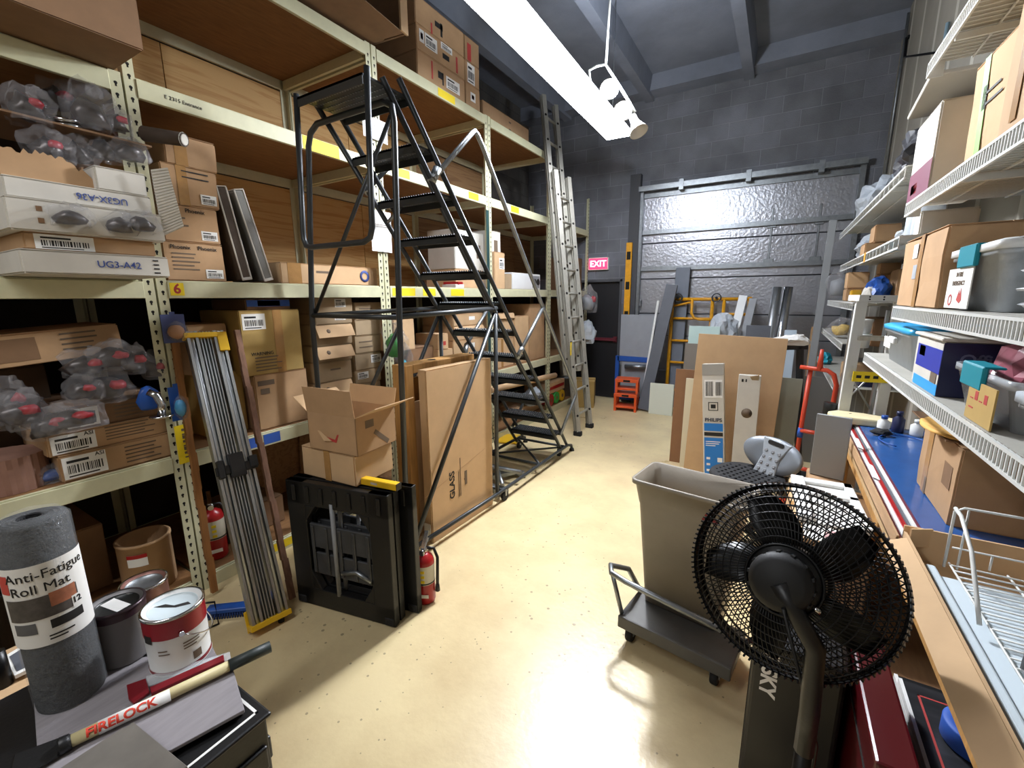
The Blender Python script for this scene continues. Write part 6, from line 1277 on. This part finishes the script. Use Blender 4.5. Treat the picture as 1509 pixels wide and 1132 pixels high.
slab('grey_desk_panel', 'grey flat desk panel standing on edge at the far end of the bench', 'panel', (.335, 3.10, .625), .17, .02, .38, mat('grey_laminate', '#96999c', .4), .0, rz=-.25)
t = thing('white_roll_tube', 'white tube lying on the carton edge right of the fan', 'tube', (.40, 1.98, .60)); q = MB(); q.cyl((-.03, -.08, 0), (.035, .02, 0), .02, n=14); q.build('tube_body', WHITEP, t); t.location = (.36, 2.02, .60)
bpy.data.objects.remove(t.children[0]); bpy.data.objects.remove(t)
t = thing('red_bucket', 'red bucket on the floor behind the fan cage', 'bucket', (.215, 1.885, 0)); q = MB(); q.lathe([(0, 0), (.11, 0), (.135, .42), (.142, .42), (.142, .44), (.13, .44), (.105, .02), (0, .02)], 28); q.build('pail', REDP, t); q = MB(); q.tube([(.138*math.cos(PI*i/10), -.05, .43+.12*math.sin(PI*i/10)) for i in range(11)], .004, 6); q.build('bail', STEEL, t)

# ================================================================== the pedestal fan
FC = Vector((.092, 1.285, .963)); FAX = Vector((-.20, -.92, .36)).normalized()     # axis towards the motor side
fan = thing('pedestal_fan', 'large black pedestal fan with a round wire cage in the right foreground', 'fan', (FC.x, FC.y, 0))
zx = FAX; xx = Vector((0, 0, 1)).cross(zx).normalized(); yx = zx.cross(xx); M = Matrix((xx, yx, zx)).transposed().to_4x4(); M.translation = (0, 0, FC.z)
RC = .238
def ring(q, r_, z_, t_): q.tube([M @ Vector((r_*math.cos(2*PI*i/48), r_*math.sin(2*PI*i/48), z_)) for i in range(48)], t_, 6, closed=True)
for nm, sg in (('rear_cage', 1), ('front_cage', -1)):
    q = MB()
    for k in range(96):
        a0 = 2*PI*k/96; pts = []
        for j in range(7):
            f = j/6; r_ = .085+(RC-.085)*f; tw = .35*f*sg
            pts.append(M @ Vector((r_*math.cos(a0+tw), r_*math.sin(a0+tw), sg*(.035+.065*(1-f*f)))))
        pts.append(M @ Vector((RC*math.cos(a0+.35*sg), RC*math.sin(a0+.35*sg), sg*.005)))
        q.tube(pts, .0017, 4)
    for r_ in (.105, .125, .145, .165, .185, .205, .223): f = (r_-.085)/(RC-.085); ring(q, r_, sg*(.035+.065*(1-f*f)), .0017)
    ring(q, RC, sg*.03, .004); ring(q, .085, sg*.10, .004)
    q.build(nm, BLKM, fan)
q = MB(); q.lathe([(RC, -.04), (RC+.003, -.03), (RC+.003, .03), (RC, .04)], 64, M)
for k in range(110):
    a0 = 2*PI*k/110; q.box(RC+.001, RC+.007, -.0022, .0022, -.042, .042, M @ R3(0, 0, a0))
q.build('cage_band', BLKM, fan)
q = MB(); q.lathe([(0, .105), (.08, .10), (.088, .09), (.088, .05), (0, .05)], 28, M); q.build('rear_hub_plate', BLKM, fan)
q = MB(); q.lathe([(0, -.105), (.08, -.10), (.088, -.09), (0, -.09)], 28, M); q.build('front_badge', BLKM, fan)
for k in range(5):
    q = MB(); a0 = 2*PI*k/5+.62; n_ = 8; A = []
    for j in range(n_+1):
        f = j/n_; r_ = .05+.165*f; ww = .026+.036*math.sin(PI*min(1, f*.85+.1)); pt = .75-.35*f; row = []
        for s_ in (-1, -.33, .33, 1): u_ = s_*ww; row.append(M @ (R3(0, 0, a0+.22*f) @ Vector((r_, u_*math.cos(pt), u_*math.sin(pt)+.004*s_*s_))))
        A.append([q.bm.verts.new(p) for p in row])
    for a_, b_ in zip(A, A[1:]):
        for i in range(3): fc = q.bm.faces.new((a_[i], a_[i+1], b_[i+1], b_[i])); fc.smooth = True
    q.build('blade', BLKM, fan, solid=.004)
q = MB(); q.lathe([(0, -.04), (.06, -.04), (.07, -.02), (.07, .04), (0, .04)], 24, M); q.build('blade_hub', BLKM, fan)
q = MB(); q.lathe([(0, .17), (.05, .168), (.066, .158), (.07, .14), (.07, .105), (0, .105)], 28, M)
for k in range(14): q.box(.067, .073, -.004, .004, .11, .145, M @ R3(0, 0, 2*PI*k/14))
q.build('motor_housing', mat('matte_black', '#0d0d0e', .62), fan)
mp_ = M @ Vector((0, 0, .16)); q = MB(); q.tube([mp_, (mp_.x+.035, mp_.y-.012, mp_.z-.05), (.055, -.165, mp_.z-.13), (.062, -.16, .72), (.062, -.16, .60)], .022, 10); q.build('tilt_yoke', BLK, fan)
q = MB(); q.cyl((.062, -.16, .03), (.062, -.16, .64), .019, n=16); q.cyl((.062, -.16, .40), (.062, -.16, .46), .026, n=16); q.build('pole', mat('dark_pole', '#161514', .45, .3), fan)
q = MB(); q.lathe([(0, 0), (.125, 0), (.13, .012), (.12, .025), (.04, .045), (0, .045)], 36, R3(0, 0, 0, (.062, -.16, 0))); q.build('base_plate', BLKM, fan)
q = MB(); q.tube([M @ Vector((.02, -.05, .17)), (.09, -.13, .6), (.085, -.14, .4), (.08, -.16, .2), (.1, -.25, .005), (.2, -.35, .006)], .0045, 6); q.build('power_cord', BLK, fan)
q = MB(); q.cyl(M @ Vector((.07, -.03, .13)), M @ Vector((.088, -.035, .13)), .006, n=10); q.cyl(M @ Vector((.05, -.06, .13)), M @ Vector((.06, -.07, .135)), .006, n=10); q.build('screw', CHROME, fan)
# the black tool case behind the pole
hc = thing('black_tool_case', 'tall black tool case with white HUSKY lettering standing behind the fan pole', 'tool case', (.165, 1.585, 0), -.10)
q = MB(); q.box(-.125, .125, -.115, .11, 0, .60); q.build('case_body', mat('black_case', '#121113', .4), hc, bev=.015, seg=3)
text('HUSKY', .062, (-.072, -.1158, .50), (PI/2, PI/2, 0), PAPER, hc, bold=.035)
q = MB(); q.box(-.127, -.118, -.10, .1, .05, .58); q.box(-.10, .10, -.118, -.114, .02, .035); q.build('side_seam', HOLE, hc)

# ================================================================== left foreground: the chest and what is on it
CZ = .62; CA = math.atan2(.311-.482, -1.105+1.096)
# chest corner (right) at (-1.075,.475); its long side runs towards the wall
chest = thing('black_tool_chest', 'black ribbed tool chest with a white-edged top in the left foreground', 'tool chest', (-1.40, .26, 0), .0)
q = MB(); q.box(-.33, .33, -.25, .235, 0.02, CZ-.012)
for k in range(4): q.box(.328, .34, -.24, .225, .10+.12*k, .17+.12*k); q.box(-.32, .32, .233, .245, .10+.12*k, .17+.12*k)
q.build('chest_body', BLK, chest, bev=.01, seg=2)
q = MB(); q.box(-.345, .34, -.26, .245, CZ-.012, CZ); q.build('lid', BLK, chest, bev=.008, seg=2)
q = MB(); q.box(.305, .312, -.245, .225, CZ, CZ+.001); q.box(-.32, .312, .218, .225, CZ, CZ+.001); q.build('white_edge_line', PAPER, chest)
for x in (-.29, .29):
    for y in (-.2, .2): q = MB(); q.box(x-.03, x+.03, y-.03, y+.03, 0, .02); q.build('foot', BLKR, chest)
def poly_plate(label, nm, pts, z0, th, m_, cat='plank'):
    P0 = [at(x, y, 'Z', z0+th) for x, y in pts]; c_ = sum(P0, Vector())/len(P0)
    t = thing(nm, label, cat, (c_.x, c_.y, z0)); q = MB(); q.prism([(p.x-c_.x, p.y-c_.y) for p in P0], 0, th); q.build('plate', m_, t, bev=.0012); return t
g = lambda x, y: (x/2.7477, 720+y/2.7477)
poly_plate('pale grey vinyl plank under the mat roll and paint cans on the black chest', 'vinyl_plank', [g(130, 750), g(860, 640), g(985, 900), g(150, 1060)], CZ+.0015, .012, VINYL)
poly_plate('upper grey vinyl plank under the long-handled scraper on the black chest', 'vinyl_plank', [g(60, 1095), g(400, 925), g(935, 700), g(990, 895), g(690, 1060), g(180, 1250)], CZ+.015, .010, VINYL)
poly_plate('upper dark grey stone tile in front of the scraper', 'stone_tile', [g(540, 945), g(760, 1125), g(420, 1300), g(250, 1140)], CZ+.037, .010, SLATE, 'tile')
poly_plate('lower dark grey stone tile peeking out at the left under the upper one', 'stone_tile', [g(500, 965), g(700, 1120), g(400, 1300), g(215, 1150)], CZ+.0265, .009, SLATE, 'tile')
PT = CZ+.0145
# mat roll
mc = at(107, 1020, 'Z', PT); d0 = depth(mc)/F
mr = thing('rubber_mat_roll', 'tall grey anti-fatigue mat roll in clear wrap standing on the black chest', 'mat roll', (mc.x, mc.y, PT), 0, rot=(.0, -.03, 0))
MRr, MRh = 37*d0, .52
q = MB(); sp = []
for i in range(140):
    a_ = i*.19; r_ = .02+(MRr-.004-.02)*i/139; sp.append((r_, a_))
q.lathe([(.02, MRh), (.02, .005), (MRr*.98, 0), (MRr, .01), (MRr, MRh-.008), (MRr*.97, MRh), (.024, MRh), (.02, MRh-.06)], 40)
q.build('mat', FELT, mr)
q = MB(); q.tube([(r_*math.cos(a_), r_*math.sin(a_), MRh+.0005) for r_, a_ in sp], .0022, 4); q.build('spiral_edge', BLKR, mr)
q = MB(); q.lathe([(MRr+.003, .0), (MRr+.004, MRh*.99), (MRr*.8, MRh+.012), (MRr*.35, MRh+.004)], 40)
for v in q.bm.verts: v.co += noise.noise_vector(v.co*38)*.0035
q.build('wrap_film', mat('wrap_film', '#dfe2e4', .1, alpha=.10, bump=.5, bscale=60), mr)
aim = math.atan2(-mc.y, -mc.x)     # label turned to the aisle side
def wrapband(z0, z1, a0, a1, r_, m_, nm, par):
    q = MB(); n_ = 24; A = []
    for i in range(n_+1): a_ = aim+a0+(a1-a0)*i/n_; A.append([q.bm.verts.new((r_*math.cos(a_), r_*math.sin(a_), z)) for z in (z0, z1)])
    for x_, y_ in zip(A, A[1:]): fc = q.bm.faces.new((x_[0], y_[0], y_[1], x_[1])); fc.smooth = True
    return q.build(nm, m_, par)
lb_ = wrapband(.20, .42, -1.6, 1.6, MRr+.0048, PAPER, 'paper_label', mr)
def curved_text(s, size, z, a_c, r_, m_, par, bold=.03):
    o = text(s, size, (0, 0, 0), (0, 0, 0), m_, par, bold=bold); slice_mesh(o.data, 0, .005)
    for v in o.data.vertices: x, y, zz = v.co; a_ = aim+a_c+x/r_; v.co = ((r_+zz)*math.cos(a_), (r_+zz)*math.sin(a_), z+y)
    return o
RL = MRr+.0055
curved_text('Anti-Fatigue', .034, .392, .10, RL, INK, lb_, .0); curved_text('Roll Mat', .034, .356, -.16, RL, INK, lb_, .0)
wrapband(.352, .402, -1.35, -.95, RL, mat('label_red', '#c4463e', .6), 'red_square', lb_)
wrapband(.275, .335, -1.2, .75, RL, mat('label_photo_dark', '#4b4542', .5, var=.5, nscale=30), 'label_photo', lb_)
wrapband(.30, .338, .0, .7, RL+.0004, mat('label_photo_orange', '#a8674a', .5, var=.4, nscale=30), 'label_photo', lb_)
wrapband(.238, .268, -1.1, -.45, RL, mat('label_photo_grey', '#59595b', .6, var=.3), 'label_photo', lb_); wrapband(.242, .266, -.1, .8, RL, INK, 'label_mat_picture', lb_)
wrapband(.272, .304, .52, .8, RL+.0008, PAPER, 'count_square', lb_); curved_text('12', .022, .290, .66, RL+.0012, INK, lb_)
for k in range(2): wrapband(.222-.009*k, .226-.009*k, -.2, .45-.2*k, RL, INK, 'label_line', lb_)
# paint cans
def can(label, px, py, r_, h_, side, rim, lidm, rz, extra=None, tilt=0):
    c_ = at(px, py, 'Z', PT); t = thing('paint_can', label, 'paint can', (c_.x, c_.y, PT), rz)
    q = MB(); q.lathe([(0, .003), (r_*.97, .003), (r_, 0), (r_+.002, .004), (r_, .008), (r_, h_-.006), (r_+.003, h_-.003), (r_+.003, h_+.002), (r_-.002, h_+.003), (r_-.006, h_-.004), (r_*.82, h_-.004), (r_*.8, h_-.007)], 40); q.build('can_body', side, t)
    q = MB(); q.lathe([(r_*.81, h_-.004), (r_*.78, h_-.0085), (0, h_-.0085)], 40); q.build('lid', lidm, t)
    q = MB(); q.lathe([(r_+.0035, h_-.004), (r_+.0035, h_+.003), (r_-.003, h_+.0038)], 40); q.build('rim', rim, t)
    return t, c_
cr_ = 37*depth(at(268, 975, 'Z', PT))/F; ch_ = cr_*2*1.2
ang = math.atan2(-at(268, 975, 'Z', PT).y, -at(268, 975, 'Z', PT).x)
t, c_ = can('red and white paint can with a pale splashed lid on the black chest', 268, 968, cr_, ch_, WHITEP, CHROME, mat('pale_blue_lid', '#c8d4d8', .35, var=.05), ang)
q = MB(); q.lathe([(cr_+.0012, ch_*.66), (cr_+.0012, ch_*.97)], 40); q.build('red_band', mat('dark_red_label', '#8a1420', .35), t); q = MB(); q.lathe([(cr_+.0012, ch_*.02), (cr_+.0012, ch_*.09)], 40); q.build('red_base_band', mat('dark_red_label', '#8a1420'), t)
q = MB(); [q.lathe([(cr_+.0016, ch_*z0), (cr_+.0016, ch_*(z0+.02))], 80, R3(0, 0, a0), arc=ar) for z0, a0, ar in ((.5, .1, .10), (.45, .1, .09), (.4, .1, .07), (.46, -.7, .05), (.40, -.7, .06))]; q.lathe([(cr_+.0016, ch_*.14), (cr_+.0016, ch_*.28)], 80, R3(0, 0, .35), arc=.05); q.build('printing', INKG, t)
q = MB(); q.lathe([(cr_+.0016, ch_*.6), (cr_+.0016, ch_*.74)], 80, R3(0, 0, -1.25), arc=.06); q.build('black_mark', INK, t)
q = MB(); q.tube([((cr_+.012)*math.cos(a_), (cr_+.012)*math.sin(a_), ch_*.72-.05*math.sin(PI*(a_-.1)/2.6)) for a_ in [.1+2.6*i/16 for i in range(17)]], .0022, 6)
for a_ in (.1, 2.7): q.cyl(((cr_)*math.cos(a_), cr_*math.sin(a_), ch_*.72), ((cr_+.014)*math.cos(a_), (cr_+.014)*math.sin(a_), ch_*.72), .007, n=10)
q.build('bail_handle', CHROME, t)
q = MB(); q.prism([(-.055, .0), (-.03, .012), (.0, .005), (.03, .02), (.045, .01), (.01, -.004), (-.03, -.002)], ch_-.0083, ch_-.0078, R3(0, 0, .9)); q.build('paint_splash', INK, t)
c2r = 32*depth(at(180, 965, 'Z', PT))/F
t, c_ = can('dark grey paint can with a pale label on its lid, behind the mat roll', 186, 962, c2r, c2r*2.6, mat('grey_can_label', '#7b7878', .4, .2), mat('dark_can_rim', '#3d3034', .3, .6), mat('dark_lid', '#2a2c2b', .35, .3), ang)
h2 = c2r*2.6
q = MB(); q.box(-.045, .035, -.018, .018, h2-.0082, h2-.0076, R3(0, 0, .5)); q.build('lid_label', PAPER, t); q = MB(); q.lathe([(c2r+.001, h2*.85), (c2r+.001, h2*.98)], 40); q.build('top_band', mat('plum_band2', '#3a2730', .4), t)
t, c_ = can('copper-coloured paint can half hidden behind the grey one', 224, 922, c2r*.9, h2*.95, mat('copper_label', '#8a6258', .35, .4), CHROME, STEEL, ang)
# tools on the planks
TZ = CZ+.0265
def at_t(x, y, dz=.016): return at(*g(x, y), 'Z', TZ+dz)
fs = thing('floor_scraper', 'long-handled scraper with FIRELOCK lettering lying across the grey planks', 'scraper', at_t(640, 860, 0)); O = fs.location.copy()
def seg(a, b, r0, r1, m_, nm, n=12): q = MB(); q.cyl(a-O, b-O, r0, r1, n); return q.build(nm, m_, fs)
h0, h1, h2_, h3, h4 = at_t(1095, 640), at_t(928, 718), at_t(690, 835), at_t(400, 970), at_t(290, 1022)
WD = mat('pale_ash_wood', '#cbbd8e', .5, var=.08)
seg(h0, h1, .0165, .0165, mat('dark_green_grip', '#232b28', .5), 'grip'); seg(h1, h4, .0145, .0145, WD, 'shaft')
sl_ = seg(h2_, h3, .0155, .0155, PAPER, 'sleeve_label')
dv = (h2_-h3).normalized(); vw = (EYEP-h3).normalized(); up_ = (vw-dv*vw.dot(dv)).normalized(); Mt = Matrix((dv, up_.cross(dv)*1.0, up_)).transposed().to_4x4()
o = text('FIRELOCK', .030, (0, 0, 0), (0, 0, 0), mat('red_orange_ink', '#d8402a', .6), sl_, bold=.03); slice_mesh(o.data, 1, .003)
for v in o.data.vertices:
    x, y, zz = v.co; a_ = y/.0162; v.co = (h3.lerp(h2_, .32)-O)+dv*x+(up_*math.cos(a_)+(up_.cross(dv))*math.sin(a_))*(.0162+zz)
q = MB(); q.cyl(h4-O, at_t(235, 1050)-O, .018, .021, 12); q.prism([(-.03, 0), (.03, 0), (.045, .08), (-.045, .08)], -.004, .004, Matrix.Translation(at_t(245, 1045, .008)-O) @ R3(0, 0, math.atan2((h4-h0).y, (h4-h0).x)-PI/2)); q.build('blade_head', BLK, fs, bev=.003)
rs = thing('red_scraper', 'dark red flat scraper lying behind the long-handled one on the planks', 'scraper', at_t(700, 790, 0)); O2 = rs.location.copy()
def flatpoly(pts, z0, z1, m_, nm, par, O_): P0 = [at_t(x, y, z1)-O_ for x, y in pts]; q = MB(); q.prism([(p.x, p.y) for p in P0], z0, z1); return q.build(nm, m_, par, bev=.001)
RDK = mat('dark_red_steel', '#7c1520', .4, .3)
flatpoly([(905, 672), (908, 695), (612, 828), (606, 804)], 0, .012, RDK, 'handle', rs, O2); flatpoly([(512, 795), (590, 768), (606, 822), (540, 868), (520, 850)], 0, .008, RDK, 'blade', rs, O2)
for k, (x, y) in enumerate(((890, 650),)):
    t = thing('clear_sleeve', 'clear plastic blister sleeve lying behind the red scraper', 'blister', at_t(760, 740, 0)); O3 = t.location.copy(); flatpoly([(930, 660), (935, 690), (600, 800), (590, 700+60)], 0, .004, mat('thin_film', '#cfd3d6', .15, alpha=.35), 'film', t, O3)
# left edge
t = thing('black_cart_post', 'black post standing at the lower left picture edge', 'post', (-1.99, .12, 0)); pA, pB = at(0, 985, 'Z', .62), at(20, 1132, 'Z', .35); t.location = (pA.x-.02, pA.y, 0)
q = MB(); q.tube([(0, 0, .0), (0, .0, .60), (-.01, 0, .66)], .022, 12); q.build('tube', BLKM, t)
for k, (dx, dz, lb) in enumerate(((0, 0, 'white-edged framed board lying left of the mat roll, lower one'), (.012, .014, 'dark-faced white framed board lying left of the mat roll, upper one'))):
    P0 = [at(x, y, 'Z', .56+dz) for x, y in (g(12+8*k, 685), g(60, 760), g(185, 700), g(170, 590))]; c_ = sum(P0, Vector())/4
    t = thing('framed_board', lb, 'board', (c_.x, c_.y, .55+dz), 0, 'boards left of the mat roll'); q = MB(); q.prism([(p.x-c_.x, p.y-c_.y) for p in P0], 0, .012); q.build('board', PAPER, t)
    if k: q = MB(); q.prism([((p.x-c_.x)*.8, (p.y-c_.y)*.8) for p in P0], .0122, .0132); q.build('dark_face', DKGREY, t)
c_ = at(*g(100, 680), 'Z', .5)
carton('brown carton standing left of the black chest under the framed boards', (-1.97, .24, 0), .30, .36, .548, 0, CARDL)

# ================================================================== lights of the room
FX, FZ = -1.715, 3.50
fl = thing('tube_light_fixture', 'long white fluorescent fixture hanging over the aisle, switched on', 'ceiling light', (FX, 3.92, FZ), .025)
q = MB(); q.prism([(-.165, 0), (-.09, .07), (.09, .07), (.165, 0), (.15, 0), (.085, .055), (-.085, .055), (-.15, 0)], -1.42, 1.42, R3(PI/2)); q.build('reflector', mat('fixture_white', '#e4e4e0', .4), fl)
q = MB(); q.box(-.15, .15, -1.41, 1.41, -.012, .002); q.build('diffuser', mat('tube_glow', '#ffffff', .5, emit='#eef3ff', estr=26.), fl)
for y in (-1.1, 1.1): q = MB(); q.tube([(0, y, .07), (0, y, ZC-FZ-.002)], .004, 6); q.build('hanging_wire', STEEL, fl)
# twin flood light behind the tube
FLP = at(905, 118, 'Y', 4.10)
fd = thing('flood_light_bar', 'bracket with three flood lamps behind the far end of the tube light, two lit', 'flood light', FLP)
q = MB(); a = at(878, 98, 'Y', 4.10)-FLP; b = at(936, 165, 'Y', 4.10)-FLP; a2 = at(868, 104, 'Y', 4.10)-FLP; q.tube([at(870, 120, 'Y', 4.10)-FLP, a2, at(880, 97, 'Y', 4.10)-FLP, at(893, 95, 'Y', 4.10)-FLP, b], .012, 8); q.tube([at(893, 95, 'Y', 4.10)-FLP, Vector((at(893, 95, 'Y', 4.10)-FLP).xyz)+Vector((0, .1, ZC-at(893, 95, 'Y', 4.10).z-.002))], .01, 8); q.build('arm', WHITEM, fd)
for k, (px, py) in enumerate(((898, 128), (918, 160), (938, 186))):
    p = at(px, py, 'Y', 4.02)-FLP; dr_ = Vector((.25, -.75, -.62)).normalized() if k < 2 else Vector((.45, -.2, -.9)).normalized()
    Mh = Matrix.Translation(p) @ dr_.to_track_quat('Z', 'Y').to_matrix().to_4x4()
    q = MB(); q.lathe([(0, -.10), (.03, -.10), (.035, -.04), (.075, .05), (.08, .06), (.07, .055), (.03, -.02), (0, -.02)], 24, Mh); q.build('lamp_head', mat('lamp_white', '#cfcac2', .45), fd)
    if k < 2: q = MB(); q.lathe([(0, .052), (.068, .05)], 24, Mh); q.build('lens', mat('flood_glow', '#ffffff', .4, emit='#dfeaff', estr=120.), fd)
def spot(name, loc, dr_, power, ang_, blend, col_=(1, 1, 1), rad=.08):
    l = bpy.data.lights.new(name, 'SPOT'); l.energy = power; l.spot_size = ang_; l.spot_blend = blend; l.color = col_; l.shadow_soft_size = rad
    o = bpy.data.objects.new(name, l); COL.objects.link(o); o.location = loc; o.rotation_euler = Vector(dr_).to_track_quat('-Z', 'Y').to_euler(); return o
for k, (px, py) in enumerate(((898, 128), (918, 160))):
    p = at(px, py, 'Y', 4.02); spot('flood_beam', p+Vector((.03, -.09, -.075)), (.25, -.75, -.62), 160, 2.3, .7, (.93, .96, 1))
pl = bpy.data.lights.new('flood_glow', 'POINT'); pl.energy = 75; pl.color = (.85, .92, 1); pl.shadow_soft_size = .07; po = bpy.data.objects.new('flood_glow', pl); COL.objects.link(po); po.location = at(925, 128, 'Y', 4.02)
# added fill light, unseen behind the camera, lifting the near left side
l = bpy.data.lights.new('rear_fill', 'AREA'); l.shape = 'RECTANGLE'; l.size = .3; l.size_y = 2.4; l.energy = 36; l.color = (.97, .98, 1)
o = bpy.data.objects.new('rear_fill', l); COL.objects.link(o); o.location = (-1.6, -1.2, 3.5)

w = bpy.data.worlds.new('room_air'); SC.world = w; w.use_nodes = True; w.node_tree.nodes['Background'].inputs[0].default_value = (.6, .7, .85, 1); w.node_tree.nodes['Background'].inputs[1].default_value = .05
vs = SC.view_settings; vs.view_transform = 'Standard'; vs.look = 'None'; vs.gamma = 1; vs.exposure = 0.72; vs.use_curve_mapping = False
SC.cycles.max_bounces = 8; SC.cycles.diffuse_bounces = 4; SC.cycles.glossy_bounces = 3; SC.cycles.transparent_max_bounces = 12; SC.cycles.sample_clamp_indirect = 6
